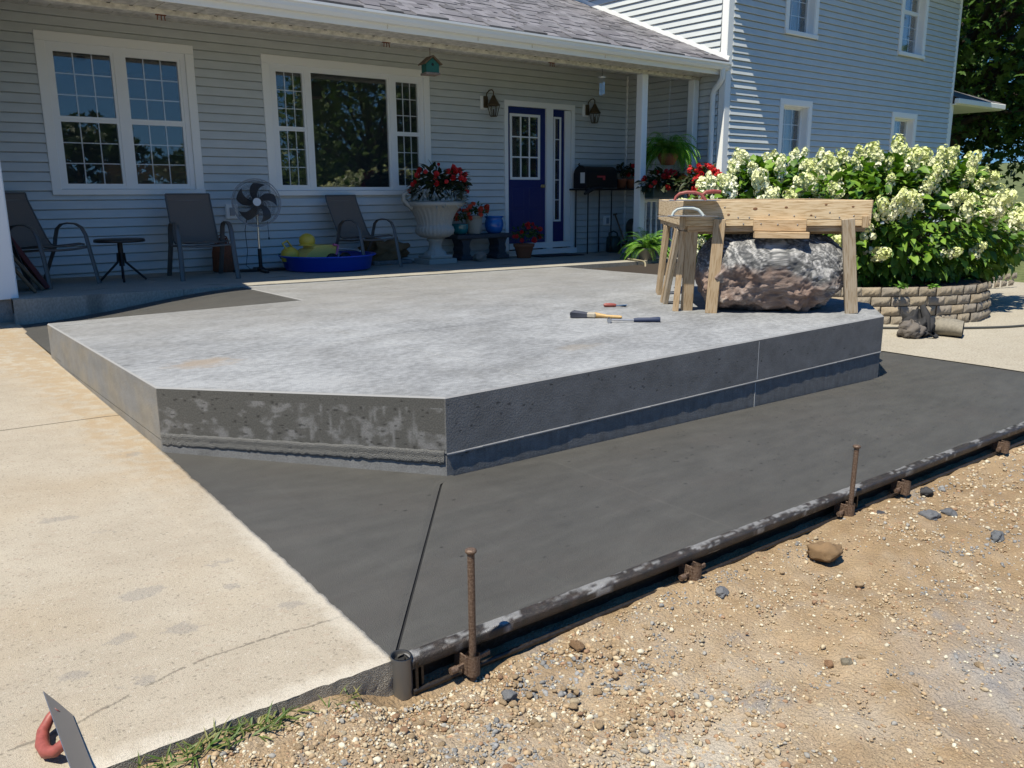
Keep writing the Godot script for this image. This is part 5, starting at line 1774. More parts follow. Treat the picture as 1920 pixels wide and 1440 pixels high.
# ---------------------------------------------------------------- hydrangeas
func floret_head(seed_: int, n: int, lo: Color, hi: Color) -> ArrayMesh:
	var rg := RandomNumberGenerator.new()
	rg.seed = seed_
	var st := mb()
	st.set_smooth_group(-1)
	var lobes := []
	for k in 11:
		var v := k / 10.0
		var an := k * 2.39996 + rg.randf_range(-0.5, 0.5)
		var r := 0.26 * sqrt(1.0 - v * 0.95) * rg.randf_range(0.5, 1.25)
		lobes.append([Vector3(cos(an) * r, sin(an) * r, v * 0.86 - 0.05), rg.randf_range(0.13, 0.21), v])
	for k in n:
		var l: Array = lobes[k % 11]
		var d := (rdir_of(rg) + Vector3(l[0].x, l[0].y, 0.1) * 2.5).normalized()
		var c: Vector3 = l[0] + d * l[1] * rg.randf_range(0.75, 1.1)
		var v: float = l[2]
		var b := aim(d, rg.randf() * TAU)
		var sz := rg.randf_range(0.055, 0.10)
		var col := lo.lerp(hi, clampf(v * 0.9 + rg.randf_range(-0.3, 0.3), 0, 1))
		st.set_color(col)
		for q in 4:
			var e := b * Basis(Vector3(0, 0, 1), q * PI / 2)
			quad(st, c, c + e * Vector3(sz * 0.55, sz * 0.55, 0.02), c + e * Vector3(sz * 1.1, 0, 0.012), c + e * Vector3(sz * 0.55, -sz * 0.55, 0.02), d)
	return done(st)

func hydrangea(label: String, at: Vector3, radii: Vector3, leaves: int, heads: int, head_size: float, seed_: int, white: float, lobes: Array) -> void:
	var rg := RandomNumberGenerator.new()
	rg.seed = seed_
	var t := thing("hydrangea_bush", label, "shrub", at, 0.0)
	var lumps := noise(0.8, seed_, 3)
	var surf := func(d: Vector3) -> Vector3:
		var k := 1.0 + 0.26 * lumps.get_noise_3dv(d * 2.2)
		var p := d * radii * k
		for l in lobes:
			p += l[1] * pow(maxf(0.0, d.dot(l[0].normalized())), 6.0)
		return p
	# stems
	var st := mb()
	for k in 46:
		var d := rdir_of(rg)
		d.y = absf(d.y) * 0.9 + 0.1
		var p: Vector3 = surf.call(d.normalized()) * rg.randf_range(0.7, 0.98)
		var foot := Vector3(rg.randf_range(-0.3, 0.3) * radii.x, -at.y - 0.16, rg.randf_range(-0.25, 0.25) * radii.z)
		tube(st, [foot, foot.lerp(p, 0.5) + Vector3(0, 0.12, 0), p], [0.011, 0.008, 0.004], 5, false)
	part("stem", st, M.stem, t)
	var places := []
	var cols := []
	var lm := leaf_mesh(0.125, 0.078, 0.3, 0.35, 3)
	for k in leaves:
		var d := rdir_of(rg)
		if d.y < -0.75: d.y = -d.y
		var depth := 1.0 - absf(rg.randfn()) * 0.16
		var p: Vector3 = surf.call(d) * clampf(depth, 0.35, 1.05)
		if p.y + at.y < -0.17: continue
		var f := (d + Vector3(rg.randf_range(-1, 1), rg.randf_range(-1.0, 0.5), rg.randf_range(-1, 1)) * 0.9).normalized()
		places.append(Transform3D(aim(f, rg.randf_range(-0.7, 0.7)).scaled(Vector3.ONE * rg.randf_range(0.7, 1.25)), p))
		cols.append(Color(0.045, 0.11, 0.014).lerp(Color(0.20, 0.33, 0.04), pow(rg.randf(), 1.3)))
	multi("foliage", lm, M.leaf, places, cols, t)
	var kinds := []
	for k in 6:
		var lo := Color(0.84, 0.84, 0.76).lerp(Color(0.78, 0.76, 0.56), 1.0 - white)
		var hi := Color(0.76, 0.78, 0.44).lerp(Color(0.62, 0.68, 0.24), 1.0 - white)
		kinds.append(floret_head(seed_ * 10 + k, 176, lo, hi))
	var placed := []
	var tries := 0
	while placed.size() < heads and tries < 4000:
		tries += 1
		var d := rdir_of(rg)
		if d.y < -0.25 or (d.z < -0.2 and d.y < 0.3) or (d.y < 0.15 and rg.randf() < 0.6): continue
		var p: Vector3 = surf.call(d) * rg.randf_range(0.99, 1.07)
		var ok := true
		for q in placed:
			if p.distance_to(q) < head_size * 0.72: ok = false
		if not ok: continue
		placed.append(p)
		var f := (d + Vector3(0, 0.45, 0) + rdir_of(rg) * 0.4).normalized()
		put("flower_head", kinds[rg.randi() % 6], M.petal, t, p - f * head_size * 0.3, aim(f, rg.randf() * TAU).scaled(Vector3(rg.randf_range(0.85, 1.25), rg.randf_range(0.85, 1.25), rg.randf_range(0.7, 1.1)) * head_size * rg.randf_range(0.7, 1.3)))

func rdir_of(rg: RandomNumberGenerator) -> Vector3:
	var z := rg.randf_range(-1, 1)
	var a := rg.randf() * TAU
	return Vector3(sqrt(1 - z * z) * cos(a), z, sqrt(1 - z * z) * sin(a))

func make_hydrangeas() -> void:
	hydrangea("large hydrangea bush with cream and lime flower heads behind the block wall", Vector3(10.35, 0.38, -5.05), Vector3(2.12, 0.80, 0.95), 7400, 122, 0.235, 401, 0.2, [[Vector3(-0.75, 0.6, 0.2), Vector3(-0.1, 0.18, 0)], [Vector3(0.1, 1, 0), Vector3(0, 0.08, 0)], [Vector3(0.9, -0.1, 0.3), Vector3(0.4, -0.1, 0.1)], [Vector3(0.85, 0.6, 0.0), Vector3(0.05, -0.30, 0)]])
	hydrangea("smaller hydrangea bush with big white flower heads behind the timber mould", Vector3(8.80, 0.42, -5.95), Vector3(1.15, 0.80, 0.75), 3000, 66, 0.24, 402, 0.95, [[Vector3(0.8, 0.7, 0.2), Vector3(0.05, 0.18, 0)]])

# ---------------------------------------------------------------- things on the porch
func sling_chair(label: String, at: Vector3, turn: float) -> void:
	var t: Node3D
	if cache.has("chair"):
		t = copy_of(cache.chair, "patio_chair")
		t.position = at
		t.rotation.y = turn
		tag(t, label, "chair", "sling chairs on the porch")
		return
	t = thing("patio_chair", label, "chair", at, turn, "sling chairs on the porch")
	cache.chair = t
	# back and seat of woven mesh
	var prof := [Vector2(0.27, 0.405), Vector2(0.20, 0.412), Vector2(0.0, 0.392), Vector2(-0.14, 0.380), Vector2(-0.20, 0.40), Vector2(-0.25, 0.46), Vector2(-0.36, 0.66), Vector2(-0.46, 0.86), Vector2(-0.475, 0.925)]
	var sheet := func(a: int, b: int, w0: float, w1: float) -> SurfaceTool:
		var st := mb()
		st.set_smooth_group(1)
		for i in range(a, b):
			var p: Vector2 = prof[i]
			var q: Vector2 = prof[i + 1]
			var n := Vector3(0, q.x - p.x, -(q.y - p.y)) * -1.0
			for side in [1.0, -1.0]:
				for k in 4:
					var x0 := lerpf(-1, 1, k / 4.0)
					var x1 := lerpf(-1, 1, (k + 1) / 4.0)
					var s0 := -0.012 * (1 - x0 * x0)
					var s1 := -0.012 * (1 - x1 * x1)
					var nn := n.normalized()
					quad(st, Vector3(x0 * w0, p.y, p.x) + nn * (s0 + side * 0.0015), Vector3(x1 * w0, p.y, p.x) + nn * (s1 + side * 0.0015), Vector3(x1 * w0, q.y, q.x) + nn * (s1 + side * 0.0015), Vector3(x0 * w0, q.y, q.x) + nn * (s0 + side * 0.0015), n * side)
		return st
	part("seat", sheet.call(0, 4, 0.235, 0.235), M.sling, t)
	part("backrest", sheet.call(4, 8, 0.235, 0.235), M.sling, t)
	for s in [-1.0, 1.0]:
		var st := mb()
		var x: float = 0.243 * s
		var rail := []
		for p in prof: rail.append(Vector3(x, p.y, p.x))
		tube(st, rail, 0.0105, 8)
		part("side_rail", st, M.chair_metal, t)
		st = mb()
		var X: float = 0.285 * s
		tube(st, [Vector3(X * 1.04, 0.0, 0.36), Vector3(X, 0.30, 0.30), Vector3(X, 0.50, 0.255), Vector3(X, 0.575, 0.21), Vector3(X, 0.612, 0.13), Vector3(X, 0.618, 0.02), Vector3(X, 0.605, -0.07), Vector3(X, 0.56, -0.135), Vector3(X, 0.46, -0.175), Vector3(X, 0.36, -0.20), Vector3(X * 1.02, 0.0, -0.42)], 0.0155, 8, true, Vector2(0.62, 1.75))
		part("arm_and_leg", st, M.chair_metal, t)
	for q in [Vector3(0.0, 0.375, 0.27), Vector3(0.0, 0.355, -0.19)]:
		var st := mb()
		tube(st, [q - Vector3(0.285, 0, 0), q - Vector3(0.1, 0.012, 0), q + Vector3(0.1, -0.012, 0), q + Vector3(0.285, 0, 0)], 0.012, 8)
		part("crossbar", st, M.chair_metal, t)
	var st2 := mb()
	tube(st2, [Vector3(-0.243, 0.925, -0.475), Vector3(0, 0.925, -0.485), Vector3(0.243, 0.925, -0.475)], 0.0105, 8)
	part("top_bar", st2, M.chair_metal, t)

# a plant with arching leaves and clusters of flowers; r is its spread
func begonia(t: Node3D, c: Vector3, r: Vector3, leaves: int, blooms: int, red: Material, seed_: int, leaf_len := 0.14, dark := true) -> void:
	var rg := RandomNumberGenerator.new()
	rg.seed = seed_
	var pl := []
	var co := []
	for k in leaves:
		var d := rdir_of(rg)
		if d.y < -0.3: d.y = -d.y * 0.5
		var p := c + d * r * pow(rg.randf(), 0.4) * 0.9
		var f := (d + Vector3(rg.randf_range(-0.7, 0.7), rg.randf_range(-0.7, 0.2), rg.randf_range(-0.7, 0.7))).normalized()
		pl.append(Transform3D(aim(f, rg.randf_range(-0.6, 0.6)).scaled(Vector3.ONE * rg.randf_range(0.7, 1.3)), p))
		co.append((Color(0.02, 0.038, 0.014) if dark else Color(0.035, 0.075, 0.015)).lerp(Color(0.06, 0.06, 0.03) if dark else Color(0.08, 0.15, 0.03), rg.randf()))
	multi("foliage", leaf_mesh(leaf_len, leaf_len * 0.5, 0.3, 0.35), M.leaf, pl, co, t)
	var kinds := []
	for k in 3:
		var st := mb()
		st.set_smooth_group(-1)
		for i in 16:
			var d := rdir_of(rg)
			var b := aim(d + Vector3(0, 0, 0.6), rg.randf() * TAU)
			var o := d * 0.02
			for q in 3:
				var e := b * Basis(Vector3(0, 0, 1), q * TAU / 3)
				quad(st, o, o + e * Vector3(0.011, 0.012, 0.005), o + e * Vector3(0.026, 0, 0.001), o + e * Vector3(0.011, -0.012, 0.005), b.z)
		kinds.append(done(st))
	for k in blooms:
		var d := rdir_of(rg)
		if d.y < -0.35: d.y = -d.y
		if d.z < -0.2 and rg.randf() < 0.75: d.z = -d.z
		put("bloom", kinds[k % 3], red, t, c + d * r * rg.randf_range(0.88, 1.06), Basis(Vector3.UP, rg.randf() * TAU).scaled(Vector3.ONE * rg.randf_range(0.75, 1.35)))

func fern(t: Node3D, c: Vector3, length: float, fronds: int, seed_: int, droop: float, lo: Color, hi: Color) -> void:
	var rg := RandomNumberGenerator.new()
	rg.seed = seed_
	var pl := []
	var co := []
	var lf := leaf_mesh(0.052, 0.017, 0.2, 0.3, 3)
	for k in fronds:
		var an := rg.randf() * TAU
		var lift := rg.randf_range(0.15, 1.25)
		var L := length * rg.randf_range(0.75, 1.1)
		var d := Vector3(cos(an) * cos(lift), sin(lift), sin(an) * cos(lift))
		var p := c
		var n := 22
		var tone := rg.randf()
		for i in n:
			var s := float(i) / n
			d = (d + Vector3(0, -droop * 0.085 * (0.4 + s * 1.4), 0)).normalized()
			p += d * L / n
			var side := d.cross(Vector3.UP).normalized()
			for q in [-1.0, 1.0]:
				var f: Vector3 = (side * q + d * 0.45 + Vector3(0, -0.1, 0)).normalized()
				pl.append(Transform3D(aim(f, 0.3 * q).scaled(Vector3.ONE * (0.55 + 0.75 * sin(PI * pow(s, 0.6)))), p))
				co.append(lo.lerp(hi, clampf(tone * 0.7 + rg.randf() * 0.3, 0, 1)))
	multi("fronds", lf, M.leaf, pl, co, t)

func pot(t: Node3D, prof: Array, m: Material, c := Vector3.ZERO) -> void:
	var st := mb()
	lathe(st, prof, 28, c)
	part("pot", st, m, t)

func make_porch_things() -> void:
	var W := -10.56
	var F := func(x: float, z: float) -> Vector3: return Vector3(x, porch_floor(x), z)
	sling_chair("brown sling patio chair at the far left, turned to the right beside the leaning boards", F.call(1.77, -9.72), 0.52)
	sling_chair("brown sling patio chair between the small round table and the fan", F.call(3.33, -9.66), -0.12)
	sling_chair("brown sling patio chair between the blue paddling pool and the stone urn", F.call(5.55, -9.88), 0.16)
	# small round table
	var t := thing("side_table", "small dark round metal table between two sling chairs", "table", F.call(2.50, -9.77))
	var st := mb()
	lathe(st, [Vector2(0, 0.452), Vector2(0.235, 0.452), Vector2(0.25, 0.448), Vector2(0.255, 0.436), Vector2(0.255, 0.418), Vector2(0.245, 0.415), Vector2(0, 0.42)], 40)
	part("table_top", st, M.dark_metal, t)
	st = mb()
	tube(st, [Vector3(0, 0.42, 0), Vector3(0, 0.16, 0)], 0.027, 14)
	part("column", st, M.black_metal, t)
	for k in 4:
		var a := TAU * (k + 0.15) / 4.0
		st = mb()
		tube(st, [Vector3(cos(a) * 0.03, 0.30, sin(a) * 0.03), Vector3(cos(a) * 0.04, 0.20, sin(a) * 0.04), Vector3(cos(a) * 0.23, 0.006, sin(a) * 0.23)], 0.0125, 8)
		part("leg", st, M.black_metal, t)
	# pedestal fan
	t = thing("pedestal_fan", "round pedestal fan with gray blades standing left of the wide window", "fan", F.call(4.17, -10.04), -0.32)
	st = mb()
	for a in [0.15, 0.15 + PI / 2]: box(st, Vector3(0, 0.018, 0), Vector3(0.66, 0.03, 0.05), 0.008, Basis(Vector3.UP, a))
	part("foot", st, M.black_metal, t)
	st = mb()
	tube(st, [Vector3(0, 0.02, 0), Vector3(0, 0.28, 0)], 0.023, 14)
	lathe(st, [Vector2(0.05, 0.03), Vector2(0.045, 0.05), Vector2(0.024, 0.06)], 16)
	part("lower_pole", st, M.black_metal, t)
	st = mb()
	tube(st, [Vector3(0, 0.28, 0), Vector3(0, 0.72, 0)], 0.012, 12)
	part("upper_pole", st, M.chrome, t)
	var hd := Vector3(0, 0.83, 0.06)
	var tilt := Basis(Vector3.RIGHT, -0.12)
	st = mb()
	tube(st, [hd + tilt * Vector3(0, 0, -0.20), hd + tilt * Vector3(0, 0, -0.18), hd + tilt * Vector3(0, 0, -0.06), hd + tilt * Vector3(0, 0, -0.04)], [0.05, 0.075, 0.08, 0.05], 20)
	bar(st, Vector3(0, 0.68, 0), hd + tilt * Vector3(0, -0.05, -0.1), 0.05, 0.05, Vector3.RIGHT, 0.006)
	part("motor", st, M.gray_plastic, t)
	for k in 5:
		var bl := grid(6, 8, func(u: float, v: float) -> Vector3:
			var r := lerpf(0.045, 0.235, v)
			var a := (u - 0.5) * lerpf(0.75, 0.62, v) + 0.5 * v * v
			return Vector3(sin(a) * r, cos(a) * r, 0.05 * (u - 0.5)))
		put("blade", bl, M.fan_blade, t, hd, tilt * Basis(Vector3(0, 0, 1), TAU * k / 5.0 + 0.3))
	st = mb()
	tube(st, [hd + tilt * Vector3(0, 0, -0.03), hd + tilt * Vector3(0, 0, 0.045), hd + tilt * Vector3(0, 0, 0.055)], [0.05, 0.05, 0.035], 20)
	part("hub", st, M.gray_plastic, t)
	st = mb()
	tube(st, [hd + tilt * Vector3(0, 0, 0.074), hd + tilt * Vector3(0, 0, 0.086)], 0.047, 24)
	part("badge", st, M.white_plastic, t)
	st = mb()
	for z in [-0.075, 0.0]:
		var ring := []
		for k in 33: ring.append(hd + tilt * Vector3(cos(TAU * k / 32.0) * (0.285 if z == 0.0 else 0.27), sin(TAU * k / 32.0) * (0.285 if z == 0.0 else 0.27), z))
		tube(st, ring, 0.006 if z == 0.0 else 0.004, 6, false)
	part("rim", st, M.gray_plastic, t)
	st = mb()
	for k in 110:
		var a := TAU * k / 110.0
		for z in [1.0, -1.0]:
			var c0 := hd + tilt * Vector3(cos(a) * 0.045, sin(a) * 0.045, 0.078 if z > 0 else -0.10)
			var c1 := hd + tilt * Vector3(cos(a + 0.12) * 0.17, sin(a + 0.12) * 0.17, 0.07 if z > 0 else -0.11)
			var c2 := hd + tilt * Vector3(cos(a + 0.2) * 0.283, sin(a + 0.2) * 0.283, 0.0 if z > 0 else -0.07)
			tube(st, [c0, c1, c2], 0.0014, 3, false)
	part("guard", st, M.guard_wire, t)
	st = mb()
	tube(st, [hd + Vector3(-0.10, -0.10, -0.12), Vector3(-0.15, 0.5, -0.05), Vector3(-0.14, 0.25, -0.02), Vector3(-0.17, 0.08, 0.0), Vector3(-0.10, 0.012, 0.05), Vector3(0.08, 0.01, -0.08)], 0.004, 6)
	part("cord", st, M.black_metal, t)
	st = mb()
	tube(st, [hd + Vector3(0.12, -0.22, -0.10), hd + Vector3(0.125, -0.42, -0.09)], 0.003, 6)
	box(st, hd + Vector3(0.125, -0.43, -0.09), Vector3(0.016, 0.03, 0.012), 0.003)
	part("plug_cord", st, M.black_metal, t)
	# rusty can behind the second chair
	t = thing("rusty_can", "rusty red metal can on the floor behind the middle sling chair", "can", F.call(3.80, -10.28))
	st = mb()
	lathe(st, [Vector2(0, 0), Vector2(0.115, 0), Vector2(0.13, 0.02), Vector2(0.125, 0.24), Vector2(0.11, 0.30), Vector2(0.06, 0.35), Vector2(0.055, 0.39), Vector2(0.07, 0.41), Vector2(0.0, 0.41)], 24)
	part("body", st, M.rust, t)
	st = mb()
	tube(st, [Vector3(-0.10, 0.29, 0), Vector3(-0.06, 0.42, 0), Vector3(0, 0.455, 0), Vector3(0.06, 0.42, 0), Vector3(0.10, 0.29, 0)], 0.008, 8)
	part("handle", st, M.rust, t)
	# paddling pool with toys
	t = thing("paddling_pool", "blue plastic paddling pool holding yellow toys", "pool", F.call(4.98, -9.84))
	st = mb()
	lathe(st, [Vector2(0, 0.012), Vector2(0.50, 0.012), Vector2(0.50, 0.0), Vector2(0.535, 0.02), Vector2(0.565, 0.165), Vector2(0.60, 0.178), Vector2(0.612, 0.188), Vector2(0.60, 0.198), Vector2(0.56, 0.195), Vector2(0.525, 0.03), Vector2(0, 0.022)], 56, Vector3.ZERO, 26, 0.022, 0.02, 0.16)
	part("basin", st, M.pool_blue, t)
	st = mb()
	tube(st, [Vector3(0.10, 0.20, -0.30), Vector3(0.30, 0.235, -0.28), Vector3(0.46, 0.225, -0.10), Vector3(0.44, 0.215, 0.05)], 0.012, 8)
	part("white_tube", st, M.white_plastic, t)
	t = thing("toy_truck", "yellow plastic toy truck with a pink trim lying in the blue pool", "toy", F.call(4.78, -9.83) + Vector3(0, 0.10, 0), 0.18)
	st = mb()
	prism(st, PackedVector2Array([Vector2(-0.25, 0.03), Vector2(0.10, -0.04), Vector2(0.16, 0.05), Vector2(0.24, 0.10), Vector2(0.26, 0.19), Vector2(-0.10, 0.17), Vector2(-0.18, 0.12)]), Vector3(0, 0, -0.14), Vector3.RIGHT, Vector3.UP, Vector3(0, 0, 1), 0.28)
	box(st, Vector3(0.08, 0.185, 0), Vector3(0.30, 0.05, 0.24), 0.012)
	part("body", st, M.toy_pale_yellow, t)
	st = mb()
	tube(st, [Vector3(0.16, 0.045, 0.15), Vector3(0.25, 0.10, 0.15), Vector3(0.275, 0.20, 0.15), Vector3(0.20, 0.215, 0.15)], 0.016, 8)
	part("trim_strip", st, M.toy_pink, t)
	for k in [0.17, 0.38]:
		st = mb()
		lathe(st, [Vector2(0, 0.0), Vector2(0.08, 0.0), Vector2(0.088, 0.012), Vector2(0.088, 0.05), Vector2(0.08, 0.06), Vector2(0, 0.06)], 24)
		part("wheel", st, M.black_metal, t, Vector3(k, 0.02, 0.12), Basis(Vector3.RIGHT, PI / 2))
	st = mb()
	for k in 3: bar(st, Vector3(0.24 + 0.05 * k, 0.15, 0.13 - 0.05 * k), Vector3(0.31 + 0.06 * k, -0.02, 0.16 - 0.05 * k), 0.012, 0.012, Vector3.UP)
	part("frame", st, M.gray_plastic, t)
	st = mb()
	t = thing("toy_ball", "round yellow plastic toy on top of the toy truck", "toy", F.call(4.72, -9.86) + Vector3(0, 0.315, 0))
	lathe(st, [Vector2(0.085, 0), Vector2(0.098, 0.03), Vector2(0.10, 0.06), Vector2(0.088, 0.10), Vector2(0.055, 0.13), Vector2(0.02, 0.142), Vector2(0, 0.143)], 24)
	part("dome", st, M.toy_yellow, t)
	st = mb()
	lathe(st, [Vector2(0.09, 0.012), Vector2(0.112, 0.004), Vector2(0.112, -0.006), Vector2(0, -0.006)], 24)
	part("brim", st, M.toy_yellow, t)
	t = thing("toy_bucket", "rounded yellow plastic toy at the left end of the toy truck", "toy", F.call(4.50, -9.9) + Vector3(0, 0.10, 0))
	st = mb()
	lathe(st, [Vector2(0, 0.20), Vector2(0.05, 0.19), Vector2(0.10, 0.15), Vector2(0.115, 0.09), Vector2(0.10, 0.02), Vector2(0, 0)], 24)
	part("shell", st, M.toy_yellow, t)
	st = mb()
	tube(st, [Vector3(-0.06, 0.16, 0.06), Vector3(-0.10, 0.24, 0.02), Vector3(-0.02, 0.27, -0.02), Vector3(0.05, 0.19, -0.04)], 0.012, 8)
	part("handle", st, M.toy_yellow, t)
	t = thing("toy_tray", "green plastic tray inside the left rim of the blue pool", "toy", F.call(4.60, -10.05) + Vector3(0, 0.14, 0))
	st = mb()
	lathe(st, [Vector2(0, 0.0), Vector2(0.15, 0.0), Vector2(0.17, 0.06), Vector2(0.18, 0.065), Vector2(0.165, 0.05), Vector2(0.145, 0.01), Vector2(0, 0.01)], 28)
	part("tray", st, M.toy_green, t)
	# rough stone on a slab under the third chair
	var o := put("paving_slab", box_mesh(Vector3(0.62, 0.055, 0.34), 0.008), M.gray_stone, self, F.call(6.08, -10.22) + Vector3(0, 0.0285, 0))
	tag(o, "gray paving slab on the porch floor below a brown rock", "slab")
	o = put("brown_rock", stone_mesh(501, 0.75, 26, 36), M.brown_rock, self, F.call(6.09, -10.27) + Vector3(0, 0.18, 0), Basis.from_scale(Vector3(0.62, 0.30, 0.34)))
	tag(o, "rough yellow brown rock lying on a gray slab beside the urn", "rock")
	# urn
	t = thing("stone_urn", "big fluted stone urn on a square foot", "urn", F.call(6.68, -9.92))
	st = mb()
	box(st, Vector3(0, 0.035, 0), Vector3(0.46, 0.07, 0.40), 0.006)
	box(st, Vector3(0, 0.095, 0), Vector3(0.37, 0.05, 0.34), 0.015)
	part("foot", st, M.urn_stone, t)
	st = mb()
	lathe(st, [Vector2(0.165, 0.115), Vector2(0.15, 0.15), Vector2(0.10, 0.19), Vector2(0.085, 0.24), Vector2(0.09, 0.30), Vector2(0.115, 0.315), Vector2(0.115, 0.335), Vector2(0.10, 0.345)], 56, Vector3.ZERO, 16, 0.05, 0.15, 0.3)
	part("stem", st, M.urn_stone, t)
	st = mb()
	lathe(st, [Vector2(0.10, 0.345), Vector2(0.20, 0.37), Vector2(0.255, 0.41), Vector2(0.27, 0.46), Vector2(0.255, 0.505), Vector2(0.235, 0.525), Vector2(0.24, 0.56), Vector2(0.265, 0.64), Vector2(0.31, 0.72), Vector2(0.37, 0.775), Vector2(0.41, 0.795), Vector2(0.425, 0.81), Vector2(0.425, 0.845), Vector2(0.40, 0.855), Vector2(0.37, 0.85), Vector2(0.34, 0.80), Vector2(0, 0.79)], 120, Vector3.ZERO, 30, 0.05, 0.36, 0.73)
	part("bowl", st, M.urn_stone, t)
	for s in [-1.0, 1.0]:
		st = mb()
		tube(st, [Vector3(0.36 * s, 0.77, 0.0), Vector3(0.43 * s, 0.82, 0), Vector3(0.49 * s, 0.87, 0), Vector3(0.50 * s, 0.94, 0), Vector3(0.45 * s, 0.97, 0), Vector3(0.40 * s, 0.93, 0), Vector3(0.40 * s, 0.86, 0)], [0.03, 0.032, 0.03, 0.028, 0.026, 0.022, 0.02], 12)
		part("handle", st, M.urn_stone, t)
	t = thing("urn_plant", "red begonias above silvery dusty miller in the stone urn", "flowers", F.call(6.72, -9.9) + Vector3(0, 0.82, 0))
	begonia(t, Vector3(0.04, 0.22, 0), Vector3(0.45, 0.31, 0.36), 300, 34, M.begonia_red, 511, 0.135)
	var pl := []
	var co := []
	for k in 420:
		var a := rng.randf() * TAU
		var p := Vector3(cos(a) * rng.randf_range(0.28, 0.44), rng.randf_range(-0.02, 0.20), sin(a) * rng.randf_range(0.26, 0.40))
		var f := (Vector3(cos(a), rng.randf_range(-0.7, 0.9), sin(a)) + rdir() * 0.6).normalized()
		pl.append(Transform3D(aim(f, rng.randf_range(-1, 1)), p))
		co.append(Color(0.24, 0.28, 0.29).lerp(Color(0.40, 0.44, 0.45), rng.randf()))
	multi("silver_leaves", leaf_mesh(0.085, 0.022, 0.3, 0.5), M.leaf, pl, co, t)
	# bench and its pots
	t = thing("stone_bench", "dark stone bench against the wall between urn and door", "bench", F.call(7.70, -10.24))
	st = mb()
	box(st, Vector3(0, 0.345, 0), Vector3(1.04, 0.065, 0.34), 0.012)
	part("seat", st, M.bench_stone, t)
	for s in [-0.33, 0.34]:
		st = mb()
		box(st, Vector3(s, 0.03, 0), Vector3(0.24, 0.06, 0.30), 0.012)
		prism(st, PackedVector2Array([Vector2(-0.09, 0.06), Vector2(0.09, 0.06), Vector2(0.06, 0.10), Vector2(0.075, 0.16), Vector2(0.055, 0.21), Vector2(0.075, 0.27), Vector2(0.10, 0.31), Vector2(-0.10, 0.31), Vector2(-0.075, 0.27), Vector2(-0.055, 0.21), Vector2(-0.075, 0.16), Vector2(-0.06, 0.10)]), Vector3(s, 0, -0.12), Vector3.RIGHT, Vector3.UP, Vector3(0, 0, 1), 0.24)
		part("leg", st, M.bench_stone, t)
	var bt: Vector3 = F.call(7.70, -10.24) + Vector3(0, 0.378, 0)
	t = thing("flower_pot", "round teal glazed pot of orange flowers on the dark bench", "pot", bt + Vector3(-0.36, 0, 0.0))
	pot(t, [Vector2(0, 0), Vector2(0.075, 0), Vector2(0.115, 0.04), Vector2(0.13, 0.10), Vector2(0.125, 0.14), Vector2(0.13, 0.15), Vector2(0.12, 0.155), Vector2(0.11, 0.13), Vector2(0, 0.125)], M.glaze_teal)
	begonia(t, Vector3(0.02, 0.24, 0), Vector3(0.17, 0.13, 0.15), 170, 9, M.orange_bloom, 521, 0.05, false)
	t = thing("flower_pot", "tall cream pot with orange flowers in the middle of the dark bench", "pot", bt + Vector3(-0.10, 0, 0.0))
	pot(t, [Vector2(0, 0), Vector2(0.095, 0), Vector2(0.105, 0.02), Vector2(0.11, 0.08), Vector2(0.125, 0.20), Vector2(0.128, 0.245), Vector2(0.14, 0.25), Vector2(0.14, 0.27), Vector2(0.125, 0.27), Vector2(0.115, 0.24), Vector2(0, 0.235)], M.cream_pot)
	begonia(t, Vector3(0.02, 0.33, 0), Vector3(0.22, 0.14, 0.18), 220, 10, M.orange_bloom, 522, 0.055, false)
	t = thing("flower_pot", "empty bright blue glazed pot at the right end of the bench", "pot", bt + Vector3(0.28, 0, 0.0))
	pot(t, [Vector2(0, 0), Vector2(0.09, 0), Vector2(0.125, 0.04), Vector2(0.142, 0.11), Vector2(0.135, 0.19), Vector2(0.12, 0.22), Vector2(0.145, 0.245), Vector2(0.148, 0.255), Vector2(0.13, 0.255), Vector2(0.105, 0.22), Vector2(0, 0.15)], M.glaze_blue)
	o = put("small_rock", stone_mesh(502, 0.5, 14, 18), M.pink_rock, self, F.call(7.44, -9.88) + Vector3(0, 0.06, 0), Basis.from_scale(Vector3(0.22, 0.15, 0.18)))
	tag(o, "small pinkish rock on the floor in front of the dark bench", "rock")
	t = thing("flower_pot", "ribbed terracotta pot of red flowers at the foot of the blue door", "pot", F.call(8.42, -10.06))
	var st3 := mb()
	lathe(st3, [Vector2(0, 0), Vector2(0.105, 0), Vector2(0.112, 0.04), Vector2(0.118, 0.045), Vector2(0.128, 0.10), Vector2(0.134, 0.105), Vector2(0.145, 0.165), Vector2(0.16, 0.17), Vector2(0.168, 0.215), Vector2(0.15, 0.215), Vector2(0.14, 0.18), Vector2(0, 0.175)], 32)
	part("pot", st3, M.terracotta, t)
	begonia(t, Vector3(0.03, 0.34, 0.02), Vector3(0.29, 0.20, 0.24), 260, 13, M.begonia_red, 523, 0.06, false)
	o = put("door_mat", box_mesh(Vector3(0.92, 0.014, 0.46), 0.004), M.mat_dark, self, F.call(9.16, -10.18) + Vector3(0, 0.008, 0), Basis(Vector3(0, 0, 1), -0.012))
	tag(o, "black door mat in front of the blue door", "mat")
	# shelf stand with the mailbox
	t = thing("console_stand", "black metal console stand against the wall right of the door", "stand", F.call(10.46, -10.33))
	st = mb()
	box(st, Vector3(0, 1.055, 0), Vector3(1.36, 0.03, 0.36), 0.004)
	part("shelf", st, M.black_metal, t)
	for x in [-0.55, 0.0]:
		for z in [-0.15, 0.14]:
			st = mb()
			tube(st, [Vector3(x, 0.0, z), Vector3(x, 1.04, z)], 0.011, 8)
			part("leg", st, M.black_metal, t)
	var sh: Vector3 = F.call(10.46, -10.33) + Vector3(0, 1.071, 0)
